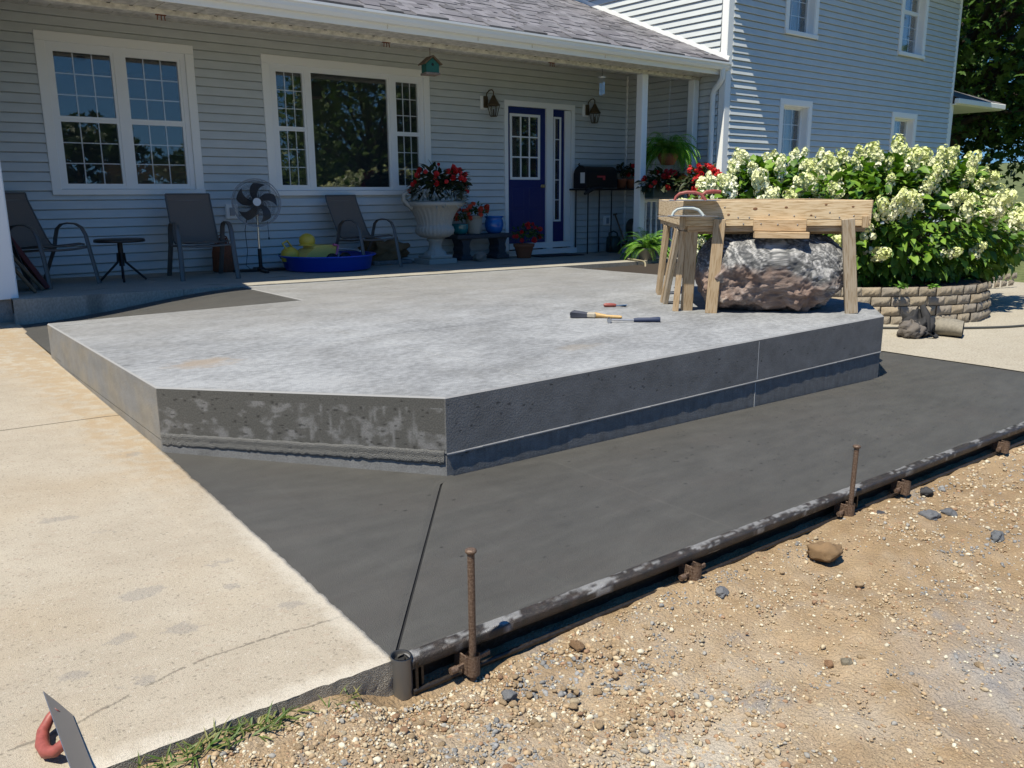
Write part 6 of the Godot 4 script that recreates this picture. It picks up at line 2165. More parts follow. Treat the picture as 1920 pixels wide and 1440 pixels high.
	t = thing("mailbox", "black mailbox with a red flag lying on the console stand", "mailbox", sh + Vector3(-0.26, 0, 0.02), 0.0)
	st = mb()
	var arch := PackedVector2Array()
	for k in 15: arch.append(Vector2(cos(PI * k / 14.0) * 0.15, 0.20 + sin(PI * k / 14.0) * 0.15))
	arch.append(Vector2(-0.15, 0.0))
	arch.append(Vector2(0.15, 0.0))
	prism(st, arch, Vector3(-0.34, 0.01, 0), Vector3(0, 0, 1), Vector3.UP, Vector3.RIGHT, 0.70)
	part("body", st, M.black_metal, t)
	st = mb()
	var arch2 := PackedVector2Array()
	for p in arch: arch2.append(Vector2(p.x * 1.06, p.y * 1.04))
	prism(st, arch2, Vector3(-0.36, 0.004, 0), Vector3(0, 0, 1), Vector3.UP, Vector3.RIGHT, 0.03)
	tube(st, [Vector3(-0.37, 0.36, 0), Vector3(-0.40, 0.38, 0), Vector3(-0.38, 0.40, 0)], 0.012, 6)
	var dm := part("door", st, M.black_metal, t)
	st = mb()
	box(st, Vector3(-0.364, 0.17, 0.06), Vector3(0.006, 0.17, 0.10))
	part("paper", st, M.white_plastic, t)
	st = mb()
	box(st, Vector3(-0.04, 0.19, 0.158), Vector3(0.17, 0.028, 0.008))
	box(st, Vector3(0.035, 0.17, 0.158), Vector3(0.05, 0.07, 0.009))
	part("flag", st, M.mail_red, t)
	t = thing("folded_umbrella", "black folded umbrella hanging off the left end of the stand", "umbrella", sh + Vector3(-0.6, -0.02, 0.20))
	st = mb()
	tube(st, [Vector3(0.34, 0.035, 0), Vector3(0.12, 0.02, 0), Vector3(-0.03, -0.03, 0.01), Vector3(-0.10, -0.07, 0.01)], [0.01, 0.03, 0.038, 0.02], 10)
	part("cover", st, M.cloth_dark, t)
	for q in [[0.36, "terracotta pot on the console stand beside the black mailbox", 531], [0.60, "terracotta pot with red flowers at the right end of the console stand", 532]]:
		t = thing("flower_pot", q[1], "pot", sh + Vector3(q[0], 0, 0.02))
		pot(t, [Vector2(0, 0), Vector2(0.07, 0), Vector2(0.085, 0.12), Vector2(0.10, 0.125), Vector2(0.10, 0.16), Vector2(0.085, 0.16), Vector2(0.08, 0.13), Vector2(0, 0.13)], M.terracotta)
		begonia(t, Vector3(0, 0.27, 0), Vector3(0.14, 0.14, 0.13), 110, 5 if q[2] == 532 else 1, M.begonia_red, q[2], 0.08)
	# jug, hose reel, crate, broom
	t = thing("watering_can", "dark green plastic watering can on the floor below the console stand", "watering can", F.call(10.62, -10.28))
	st = mb()
	lathe(st, [Vector2(0, 0), Vector2(0.12, 0), Vector2(0.13, 0.02), Vector2(0.12, 0.24), Vector2(0.10, 0.27), Vector2(0.07, 0.275), Vector2(0, 0.27)], 22)
	part("body", st, M.can_green, t)
	st = mb()
	tube(st, [Vector3(-0.10, 0.22, 0), Vector3(-0.11, 0.33, 0), Vector3(0, 0.36, 0), Vector3(0.09, 0.32, 0), Vector3(0.10, 0.25, 0)], 0.013, 8)
	part("handle", st, M.can_green, t)
	t = thing("hose_reel", "hose reel with a pale wheel standing by the porch post", "hose reel", F.call(11.0, -10.1), 0.0)
	st = mb()
	for q in [[0.20, 0.022], [0.05, 0.02]]:
		var ring := []
		for k in 29: ring.append(Vector3(cos(TAU * k / 28.0) * q[0], 0.42 + sin(TAU * k / 28.0) * q[0], 0.10))
		tube(st, ring, q[1] * 0.55, 8, false)
	for k in 5: tube(st, [Vector3(0, 0.42, 0.10), Vector3(cos(TAU * k / 5.0) * 0.20, 0.42 + sin(TAU * k / 5.0) * 0.20, 0.10)], 0.008, 6)
	part("wheel", st, M.gray_plastic, t)
	st = mb()
	tube(st, [Vector3(0, 0.42, -0.12), Vector3(0, 0.42, 0.08)], 0.15, 22)
	part("drum", st, M.hose, t)
	st = mb()
	for z in [-0.14, 0.08]:
		bar(st, Vector3(-0.18, 0.0, z), Vector3(0, 0.42, z), 0.03, 0.02, Vector3.UP)
		bar(st, Vector3(0.16, 0.0, z), Vector3(0, 0.42, z), 0.03, 0.02, Vector3.UP)
	part("stand", st, M.can_green, t)
	t = thing("plastic_box", "low gray plastic box on the floor by the porch post", "box", F.call(10.45, -9.74), 0.15)
	st = mb()
	box(st, Vector3(0, 0.045, 0), Vector3(0.24, 0.09, 0.16), 0.012)
	part("base", st, M.gray_plastic, t)
	st = mb()
	box(st, Vector3(0, 0.096, 0), Vector3(0.25, 0.016, 0.17), 0.006)
	part("lid", st, M.white_plastic, t)
	t = thing("spade", "dark garden spade leaning on the wall behind the porch post", "spade", F.call(10.74, -10.1))
	st = mb()
	tube(st, [Vector3(0, 0.12, 0.0), Vector3(0.10, 0.62, -0.36)], 0.014, 8)
	tube(st, [Vector3(0.06, 0.63, -0.365), Vector3(0.15, 0.64, -0.375)], 0.015, 8)
	part("handle", st, M.old_wood, t)
	st = mb()
	box(st, Vector3(-0.015, 0.07, 0.02), Vector3(0.16, 0.17, 0.012), 0.004, Basis(Vector3.RIGHT, -0.5))
	part("blade", st, M.black_metal, t)
	# leaning boards at the far left
	var lean := [
		["maroon_panel", M.maroon, Vector3(1.66, 0, -9.30), Vector3(1.33, 0.62, -9.35), 0.24, 0.05, "maroon padded board leaning on the corner of the left wing"],
		["leaning_board", M.old_wood, Vector3(1.60, 0, -9.12), Vector3(1.33, 0.40, -9.10), 0.05, 0.03, "gray wooden lath leaning in front of the maroon board"],
		["leaning_board", M.black_metal, Vector3(1.52, 0, -9.20), Vector3(1.325, 0.72, -9.22), 0.20, 0.02, "black board leaning behind the maroon board"],
		["leaning_board", M.old_wood, Vector3(1.50, 0, -8.93), Vector3(1.33, 0.26, -8.90), 0.06, 0.03, "short weathered wooden board leaning nearest the porch edge"],
	]
	for q in lean:
		st = mb()
		var p: Vector3 = q[2]
		p.y = porch_floor(p.x) + 0.01
		bar(st, p, q[3], q[5], q[4], Vector3(0.7, 0.7, 0), 0.008)
		o = part(q[0], st, q[1], self)
		tag(o, q[6], "board")
	# birdhouse, wind chime and fern that hang from the beam
	t = thing("birdhouse", "small teal birdhouse hanging under the porch beam", "birdhouse", Vector3(6.07, 2.30, -9.02), -0.15)
	st = mb()
	prism(st, PackedVector2Array([Vector2(-0.085, 0.02), Vector2(0.085, 0.02), Vector2(0.085, 0.12), Vector2(0, 0.19), Vector2(-0.085, 0.12)]), Vector3(0, 0, -0.07), Vector3.RIGHT, Vector3.UP, Vector3(0, 0, 1), 0.14)
	part("body", st, M.teal_paint, t)
	st = mb()
	lathe(st, [Vector2(0, 0.004), Vector2(0.016, 0.004), Vector2(0.016, 0)], 14)
	part("entrance_hole", st, M.vent_hole, t, Vector3(0.0, 0.115, 0.069), Basis(Vector3.RIGHT, PI / 2))
	st = mb()
	box(st, Vector3(-0.058, 0.165, 0.0), Vector3(0.155, 0.014, 0.20), 0.002, Basis(Vector3(0, 0, 1), 0.69))
	box(st, Vector3(0.058, 0.165, 0.0), Vector3(0.155, 0.0138, 0.20), 0.002, Basis(Vector3(0, 0, 1), -0.69))
	part("roof", st, M.old_wood, t)
	st = mb()
	box(st, Vector3(0, 0.01, 0), Vector3(0.19, 0.025, 0.17), 0.003)
	part("floor_board", st, M.pink_rock, t)
	st = mb()
	tube(st, [Vector3(0, 0.20, 0), Vector3(0, 0.325, 0)], 0.003, 6)
	part("hanger", st, M.rust, t)
	t = thing("wind_chime", "silver wind chime hanging from the beam near the porch post", "wind chime", Vector3(9.02, 2.27, -9.02))
	st = mb()
	tube(st, [Vector3(0, 0.24, 0), Vector3(0, 0.35, 0)], 0.003, 6)
	lathe(st, [Vector2(0.0, 0.352), Vector2(0.014, 0.345), Vector2(0.0, 0.33)], 10)
	part("hook", st, M.black_metal, t)
	st = mb()
	lathe(st, [Vector2(0, 0.25), Vector2(0.05, 0.24), Vector2(0.055, 0.225), Vector2(0, 0.22)], 16)
	part("top_disc", st, M.white_plastic, t)
	for k in 4:
		var a := TAU * k / 4.0 + 0.4
		st = mb()
		tube(st, [Vector3(cos(a) * 0.032, 0.165 - 0.005 * k, sin(a) * 0.032), Vector3(cos(a) * 0.032, -0.005 * k, sin(a) * 0.032)], 0.0075, 10)
		tube(st, [Vector3(cos(a) * 0.032, 0.22, sin(a) * 0.032), Vector3(cos(a) * 0.032, 0.165, sin(a) * 0.032)], 0.0012, 4)
		part("chime_tube", st, M.chrome, t)
	t = thing("hanging_fern", "bright green fern in a basket hanging between the porch posts", "fern", Vector3(10.45, 1.40, -8.98))
	st = mb()
	lathe(st, [Vector2(0, -0.10), Vector2(0.10, -0.09), Vector2(0.15, 0.0), Vector2(0.17, 0.08), Vector2(0.15, 0.08), Vector2(0, 0.06)], 22)
	part("basket", st, M.terracotta, t)
	fern(t, Vector3(0, 0.08, 0), 0.62, 120, 541, 1.5, Color(0.10, 0.26, 0.03), Color(0.25, 0.48, 0.07))
	st = mb()
	for k in 30:
		var y := 0.30 + k * 0.0303
		var ring := []
		for j in 9: ring.append(Vector3((cos(TAU * j / 8.0) * 0.007) if k % 2 else 0.0, y + sin(TAU * j / 8.0) * 0.018, 0.0 if k % 2 else cos(TAU * j / 8.0) * 0.007))
		tube(st, ring, 0.002, 4, false)
	for k in 3:
		var a := TAU * k / 3.0
		tube(st, [Vector3(cos(a) * 0.16, 0.08, sin(a) * 0.16), Vector3(0, 0.31, 0)], 0.002, 4, false)
	part("chain", st, M.chrome, t)
	# railing between the posts and the begonias on it
	t = thing("porch_railing", "white porch railing with turned balusters between the posts", "railing", Vector3(10.45, porch_floor(10.4), -9.03))
	st = mb()
	box(st, Vector3(0.02, 0.88, 0), Vector3(1.08, 0.05, 0.07), 0.008)
	part("top_rail", st, M.trim, t)
	st = mb()
	box(st, Vector3(0.02, 0.12, 0), Vector3(1.08, 0.045, 0.06), 0.008)
	part("bottom_rail", st, M.trim, t)
	for k in 8:
		st = mb()
		lathe(st, [Vector2(0.018, 0.14), Vector2(0.018, 0.24), Vector2(0.022, 0.26), Vector2(0.013, 0.28), Vector2(0.018, 0.42), Vector2(0.012, 0.58), Vector2(0.022, 0.60), Vector2(0.013, 0.62), Vector2(0.018, 0.66), Vector2(0.018, 0.86)], 10)
		part("baluster", st, M.trim, t, Vector3(-0.42 + 0.125 * k, 0, 0))
	t = thing("begonia_planter", "shaded red begonias in a box on the porch railing", "flowers", Vector3(10.25, 0.83, -8.85))
	st = mb()
	box(st, Vector3(0, 0.05, 0), Vector3(0.72, 0.15, 0.18), 0.012)
	part("box", st, M.can_green, t)
	begonia(t, Vector3(0, 0.16, 0), Vector3(0.52, 0.24, 0.26), 300, 26, M.begonia_red, 551, 0.13)
	t = thing("begonia_pot", "sunlit red begonias in a pot behind the timber mould", "flowers", Vector3(9.95, 0.62, -7.92))
	pot(t, [Vector2(0, 0), Vector2(0.13, 0), Vector2(0.17, 0.20), Vector2(0.185, 0.205), Vector2(0.185, 0.24), Vector2(0.165, 0.24), Vector2(0.155, 0.20), Vector2(0, 0.20)], M.terracotta)
	begonia(t, Vector3(0, 0.38, 0), Vector3(0.34, 0.28, 0.30), 300, 40, M.begonia_red, 552, 0.12)
	st = mb()
	tube(st, [Vector3(0, 0.0, 0), Vector3(0, -0.85, 0)], 0.02, 8)
	lathe(st, [Vector2(0, 0.0), Vector2(0.16, 0.0), Vector2(0.16, -0.02), Vector2(0, -0.02)], 18)
	lathe(st, [Vector2(0, -0.86), Vector2(0.18, -0.87), Vector2(0.18, -0.9), Vector2(0, -0.9)], 18)
	part("plant_stand", st, M.black_metal, t)
	t = thing("potted_fern", "green fern in a pot at the porch edge beside the post", "fern", F.call(9.62, -8.62))
	pot(t, [Vector2(0, 0), Vector2(0.11, 0), Vector2(0.13, 0.15), Vector2(0.14, 0.155), Vector2(0.14, 0.18), Vector2(0.12, 0.18), Vector2(0, 0.16)], M.cream_pot)
	fern(t, Vector3(0, 0.16, 0), 0.48, 60, 542, 1.0, Color(0.09, 0.23, 0.03), Color(0.24, 0.42, 0.08))

# ---------------------------------------------------------------- tools on the patio and the mould
func trowel(label: String, at: Vector3, dir: Vector3, L: float, w: float, round_: bool, handle: Material, plate: Material, up := Vector3.UP) -> void:
	var t := thing("finishing_trowel", label, "trowel", at)
	var x := dir.normalized()
	var z := x.cross(up).normalized()
	t.basis = Basis(x, z.cross(x), z)
	var poly := PackedVector2Array()
	if round_:
		for k in 12: poly.append(Vector2(L / 2 - w / 2 + cos(-PI / 2 + PI * k / 11.0) * w / 2, sin(-PI / 2 + PI * k / 11.0) * w / 2))
		for k in 12: poly.append(Vector2(-L / 2 + w / 2 + cos(PI / 2 + PI * k / 11.0) * w / 2, sin(PI / 2 + PI * k / 11.0) * w / 2))
	else:
		poly = PackedVector2Array([Vector2(-L / 2, -w / 2), Vector2(L / 2, -w / 2), Vector2(L / 2, w / 2), Vector2(-L / 2, w / 2)])
	var st := mb()
	prism(st, poly, Vector3.ZERO, Vector3.RIGHT, Vector3(0, 0, 1), Vector3.UP, 0.003)
	part("plate", st, plate, t)
	st = mb()
	tube(st, [Vector3(-0.105, 0.004, 0), Vector3(-0.095, 0.03, 0), Vector3(-0.07, 0.052, 0), Vector3(-0.02, 0.062, 0), Vector3(0.04, 0.060, 0), Vector3(0.08, 0.048, 0), Vector3(0.105, 0.022, 0), Vector3(0.118, 0.004, 0)], [0.013, 0.013, 0.014, 0.015, 0.0155, 0.015, 0.014, 0.015], 10, true, Vector2(1.2, 0.8))
	part("handle", st, handle, t)
	st = mb()
	box(st, Vector3(0, 0.006, 0), Vector3(L * 0.62, 0.006, 0.018), 0.002)
	part("rib", st, M.dull_steel, t)

func make_patio_tools() -> void:
	var A := Vector3(5.0, 0, -4.13)
	var f := Vector3(0.695, 0, 0.719)
	var fo := Vector3(-0.719, 0, 0.695)
	trowel("round-ended steel trowel with a red handle lying on top of the timber mould", A + f * 0.035 + fo * 0.055 + Vector3(0, 0.823, 0), f, 0.46, 0.13, true, M.red_handle, M.steel)
	trowel("magnesium hand float with a pale blue handle resting against the mould's front", A + f * 0.02 + fo * 0.085 + Vector3(0, 0.712, 0), f, 0.44, 0.085, false, M.pale_handle, M.dull_steel)
	# an extra red handled edger lying behind the first one
	var t := thing("hand_edger", "second red-handled tool lying behind the round-ended trowel", "trowel", A + f * 0.16 - fo * 0.035 + Vector3(0, 0.823, 0), -0.3)
	var st := mb()
	box(st, Vector3(0, 0.003, 0), Vector3(0.16, 0.005, 0.09), 0.002)
	part("plate", st, M.steel, t)
	st = mb()
	tube(st, [Vector3(-0.03, 0.005, 0), Vector3(-0.03, 0.04, 0), Vector3(0.0, 0.06, 0), Vector3(0.06, 0.066, 0), Vector3(0.13, 0.062, 0)], [0.008, 0.01, 0.014, 0.0165, 0.015], 10)
	part("handle", st, M.red_handle, t)
	# brush
	t = thing("hand_brush", "old bristle brush with a yellow wooden handle lying on the patio", "brush", Vector3(4.34, -0.012, -4.36), -0.22)
	t.rotation.y = -0.98
	st = mb()
	for k in 60:
		var u := -1.0 + 2.0 * (k % 12) / 11.0
		var v := floorf(k / 12.0) / 4.0
		tube(st, [Vector3(-0.06, 0.008 + v * 0.022, u * 0.026), Vector3(-0.175 - 0.012 * cos(u * 3.0 + k), 0.006 + v * 0.035, u * 0.052)], 0.005, 4)
	part("bristles", st, M.bristle, t)
	st = mb()
	box(st, Vector3(-0.035, 0.021, 0), Vector3(0.07, 0.036, 0.062), 0.008)
	part("ferrule", st, M.cream_pot, t)
	st = mb()
	tube(st, [Vector3(-0.01, 0.02, 0), Vector3(0.03, 0.019, 0), Vector3(0.08, 0.015, 0), Vector3(0.17, 0.013, 0), Vector3(0.19, 0.013, 0)], [0.022, 0.016, 0.0115, 0.0125, 0.008], 10)
	part("handle", st, M.wood_handle, t)
	# hammer
	t = thing("claw_hammer", "claw hammer with a dark blue grip lying on the patio", "hammer", Vector3(4.37, -0.010, -4.03), 0.0)
	t.rotation.y = -0.745
	st = mb()
	bar(st, Vector3(-0.15, 0.018, 0), Vector3(0.03, 0.014, 0), 0.013, 0.018, Vector3.UP, 0.003)
	part("shaft", st, M.steel, t)
	st = mb()
	tube(st, [Vector3(0.01, 0.016, 0), Vector3(0.04, 0.017, 0), Vector3(0.12, 0.018, 0), Vector3(0.185, 0.019, 0), Vector3(0.195, 0.019, 0)], [0.013, 0.0165, 0.0165, 0.020, 0.017], 12)
	part("grip", st, M.blue_handle, t)
	st = mb()
	tube(st, [Vector3(-0.165, 0.018, 0.055), Vector3(-0.165, 0.018, 0.035), Vector3(-0.165, 0.018, 0.032), Vector3(-0.163, 0.019, -0.01), Vector3(-0.163, 0.019, -0.03), Vector3(-0.158, 0.017, -0.06), Vector3(-0.145, 0.010, -0.085)], [0.016, 0.016, 0.011, 0.0135, 0.0125, 0.009, 0.003], 12)
	part("head", st, M.steel, t)
	# scraper
	t = thing("paint_scraper", "small scraper with a brown handle and blue-tinted blade on the patio", "scraper", Vector3(4.92, -0.018, -4.73), 0.0)
	t.rotation.y = -0.60
	t.scale = Vector3.ONE * 0.78
	st = mb()
	tube(st, [Vector3(-0.12, 0.02, 0), Vector3(-0.10, 0.021, 0), Vector3(-0.05, 0.02, 0), Vector3(0.0, 0.018, 0), Vector3(0.012, 0.017, 0)], [0.013, 0.021, 0.021, 0.017, 0.012], 12)
	part("handle", st, M.red_handle, t)
	st = mb()
	prism(st, PackedVector2Array([Vector2(0.0, -0.014), Vector2(0.04, -0.018), Vector2(0.12, -0.045), Vector2(0.12, 0.045), Vector2(0.04, 0.018), Vector2(0.0, 0.014)]), Vector3(0, 0.014, 0), Vector3(1, -0.02, 0), Vector3(0, 0.3, 1).normalized(), Vector3(0, 1, -0.3).normalized(), 0.003)
	part("blade", st, M.blade_blue, t)
	# the trowel standing on the driveway slab, cut by the frame
	t = thing("steel_trowel", "steel trowel lying on its red handle on the old driveway slab", "trowel", Vector3(0.306, -0.345, -2.09))
	var bx := Vector3(-0.04, 0.0, 0.999).normalized()    # along the blade, towards the viewer
	var by := Vector3(-0.60, 0.80, 0.0).normalized()     # up the leaning plate
	var bz := bx.cross(by).normalized()                  # out of its upper face
	if bz.y < 0.0: bz = -bz
	st = mb()
	prism(st, PackedVector2Array([Vector2(-0.005, 0.082), Vector2(0.002, 0.060), Vector2(0.010, 0.035), Vector2(0.028, 0.0), Vector2(0.46, 0.0), Vector2(0.46, 0.082)]), Vector3(0, 0.010, 0), bx, by, bz, 0.002)
	part("plate", st, M.dull_steel, t)
	st = mb()
	var h0 := by * 0.052 + Vector3(0, 0.012, 0)
	tube(st, [h0 + bx * 0.055, h0 + bx * 0.06 - bz * 0.02, h0 + bx * 0.085 - bz * 0.046, h0 + bx * 0.125 - bz * 0.056, h0 + bx * 0.165 - bz * 0.052, h0 + bx * 0.19 - bz * 0.035, h0 + bx * 0.195 - bz * 0.008], [0.010, 0.011, 0.0135, 0.015, 0.0145, 0.013, 0.012], 12)
	part("handle", st, M.red_handle, t)

# ---------------------------------------------------------------- things lying beside the retaining wall
func make_yard_things() -> void:
	var G := func(x: float, z: float, up: float) -> Vector3: return Vector3(x, ground(x, z) + 0.006 + up, z)
	# bag
	var t := thing("tool_bag", "crumpled gray and black bag on the light walk by the block wall", "bag", G.call(8.12, -3.78, 0.0), 0.3)
	var n1 := noise(3.0, 601, 3)
	var lump := func(c: Vector3, r: Vector3, fold: float) -> ArrayMesh:
		return grid(30, 18, func(u: float, v: float) -> Vector3:
			var an := -u * TAU
			var el := (v - 0.5) * PI
			var d := Vector3(cos(an) * cos(el), -sin(el), sin(an) * cos(el))
			var p := d * r * (1.0 + fold * n1.get_noise_3dv(d * 0.6 + c) + 0.5 * fold * sin(an * 5.0 + d.y * 4.0) * 0.5)
			p += c
			p.y = maxf(p.y, 0.003)
			return p)
	put("sack", lump.call(Vector3(-0.13, 0.07, -0.03), Vector3(0.13, 0.09, 0.11), 0.4), M.cloth_gray, t)
	put("flap", lump.call(Vector3(0.05, 0.08, 0.0), Vector3(0.17, 0.14, 0.13), 0.7), M.cloth_dark, t)
	var st := mb()
	tube(st, [Vector3(-0.04, 0.06, 0.10), Vector3(-0.02, 0.20, 0.08), Vector3(0.03, 0.29, 0.03), Vector3(0.10, 0.19, 0.07), Vector3(0.17, 0.08, 0.10), Vector3(0.24, 0.02, 0.09)], [0.02, 0.025, 0.018, 0.024, 0.03, 0.012], 8, true, Vector2(1.5, 0.6))
	tube(st, [Vector3(-0.09, 0.05, 0.12), Vector3(-0.05, 0.012, 0.17), Vector3(0.06, 0.012, 0.18), Vector3(0.14, 0.02, 0.14)], 0.014, 8, true, Vector2(1.5, 0.6))
	part("strap", st, M.cloth_dark, t)
	st = mb()
	box(st, Vector3(0.145, 0.085, 0.115), Vector3(0.018, 0.07, 0.01), 0.003)
	part("buckle", st, M.chrome, t)
	# knee pads, like an open rubber cuff lying on its side
	t = thing("rubber_boot", "gray rubber boot cuff lying open on the walk right of the bag", "boot", G.call(8.42, -3.62, 0.0), 0.35)
	st = mb()
	var ringf := func(z: float, rx: float, ry: float, lift: float) -> Array:
		var r := []
		for k in 24:
			var a := TAU * k / 24.0
			r.append(Vector3(cos(a) * rx, maxf(0.004, lift + sin(a) * ry), z))
		return r
	var rings := [ringf.call(-0.20, 0.02, 0.02, 0.07), ringf.call(-0.18, 0.08, 0.06, 0.07), ringf.call(-0.05, 0.115, 0.085, 0.085), ringf.call(0.06, 0.13, 0.085, 0.085), ringf.call(0.14, 0.15, 0.075, 0.075)]
	st.set_smooth_group(1)
	for i in 4:
		for k in 24:
			var k2 := (k + 1) % 24
			quad(st, rings[i][k], rings[i][k2], rings[i + 1][k2], rings[i + 1][k], Vector3(cos(TAU * k / 24.0), sin(TAU * k / 24.0), 0))
	part("shell", st, M.boot_rubber, t)
	st = mb()
	st.set_smooth_group(-1)
	for k in 24: tri(st, Vector3(0, 0.075, 0.10), rings[4][k] * Vector3(0.95, 0.95, 1) - Vector3(0, 0, 0.004), rings[4][(k + 1) % 24] * Vector3(0.95, 0.95, 1) - Vector3(0, 0, 0.004), Vector3(0, 0, 1))
	part("lining", st, M.boot_inside, t)
	# coil of cord beside the patio corner
	t = thing("cord_coil", "small coil of pale cord and rag at the right corner of the patio", "cord", G.call(7.35, -4.15, 0.0))
	st = mb()
	for k in 5:
		var ring := []
		for j in 25: ring.append(Vector3(cos(TAU * j / 24.0) * (0.12 - 0.008 * k) + 0.02 * k, 0.012 + 0.018 * k + 0.03 * sin(j * 0.8 + k), sin(TAU * j / 24.0) * (0.10 - 0.01 * k)))
		tube(st, ring, 0.006, 6, false)
	part("coil", st, M.hose_tan, t)
	put("rag", lump.call(Vector3(0.24, 0.03, 0.02), Vector3(0.12, 0.04, 0.05), 0.9), M.cloth_dark, t)
	# hoses
	st = mb()
	var pts := []
	for q in [[7.1, -5.0, 0.05], [7.5, -4.75, 0.012], [8.0, -4.35, 0.012], [8.5, -4.02, 0.012], [9.0, -3.74, 0.012], [9.6, -3.50, 0.012], [10.2, -3.42, 0.012], [11.0, -3.46, 0.012], [12.2, -3.7, 0.012]]:
		pts.append(G.call(q[0], q[1], q[2]))
	tube(st, smooth_path(pts, 8), 0.013, 8)
	var o := part("garden_hose", st, M.hose, self)
	tag(o, "gray garden hose running along the foot of the block wall", "hose")
	st = mb()
	pts = [Vector3(9.35, -0.08, -8.75), Vector3(9.25, -0.08, -8.45), Vector3(9.15, -0.10, -8.22), Vector3(8.9, -0.25, -8.0), Vector3(8.5, -0.30, -7.6), Vector3(8.0, -0.34, -7.2), Vector3(7.9, -0.36, -6.6), Vector3(8.0, -0.40, -6.0)]
	tube(st, smooth_path(pts, 8), 0.014, 8)
	o = part("garden_hose", st, M.hose_tan, self)
	tag(o, "tan garden hose looping off the porch edge below the potted fern", "hose")
	# grass and weeds along the old slab's front edge
	var rg := RandomNumberGenerator.new()
	rg.seed = 71
	var spots := [[0.50, -1.80, 0.05, "wide tuft of green weeds in the middle of the old slab's edge"], [0.70, -1.81, 0.07, "thick grass tuft nearest the corner of the old slab"], [0.585, -1.805, 0.06, "tall grass blades beside the wide weed tuft"], [0.36, -1.79, 0.05, "sparse dry grass by the bottom edge of the picture"], [0.86, -1.80, 0.045, "small reddish green weed close to the steel form's end"]]
	for q in spots:
		t = thing("grass_tuft", q[3], "weed", Vector3(q[0], dirt_y(q[0], q[1]) - 0.005, q[1]))
		var pl := []
		var co := []
		for k in 46:
			var a := rg.randf() * TAU
			var d := Vector3(cos(a), rg.randf_range(0.2, 1.6), sin(a) * 0.8 + 0.2).normalized()
			pl.append(Transform3D(aim(d, rg.randf_range(-1, 1)).scaled(Vector3(1, 1, rg.randf_range(0.6, 1.3)) * q[2] / 0.05), Vector3(rg.randf_range(-0.07, 0.07), rg.randf_range(0, 0.01), rg.randf_range(-0.02, 0.03))))
			co.append(Color(0.06, 0.12, 0.02).lerp(Color(0.20, 0.19, 0.06), rg.randf() * rg.randf() * 1.6))
		multi("blades", leaf_mesh(0.05, 0.005, 0.3, 0.5), M.leaf, pl, co, t)

func smooth_path(pts: Array, steps: int) -> Array:
	var out := []
	for i in pts.size() - 1:
		var p0: Vector3 = pts[maxi(i - 1, 0)]
		var p3: Vector3 = pts[mini(i + 2, pts.size() - 1)]
		for k in steps:
			out.append(pts[i].cubic_interpolate(pts[i + 1], p0, p3, float(k) / steps))
	out.append(pts[pts.size() - 1])
	return out

# ---------------------------------------------------------------- stones of the yard
func dirt_y(x: float, z: float) -> float:
	return ground(x, -1.87) - 0.105 - 0.012 * (z + 1.87) + 0.062 * smoothstep(1.07, 0.86, x) + 0.018 * smoothstep(0.86, 0.45, x)

func stone_colour(rg: RandomNumberGenerator) -> Color:
	var k := rg.randf()
	var c: Color
	if k < 0.42: c = Color(0.44, 0.325, 0.205)
	elif k < 0.68: c = Color(0.53, 0.435, 0.30)
	elif k < 0.81: c = Color(0.66, 0.60, 0.47)
	elif k < 0.91: c = Color(0.34, 0.325, 0.30)
	else: c = Color(0.38, 0.24, 0.15)
	return c * rg.randf_range(0.78, 1.1)

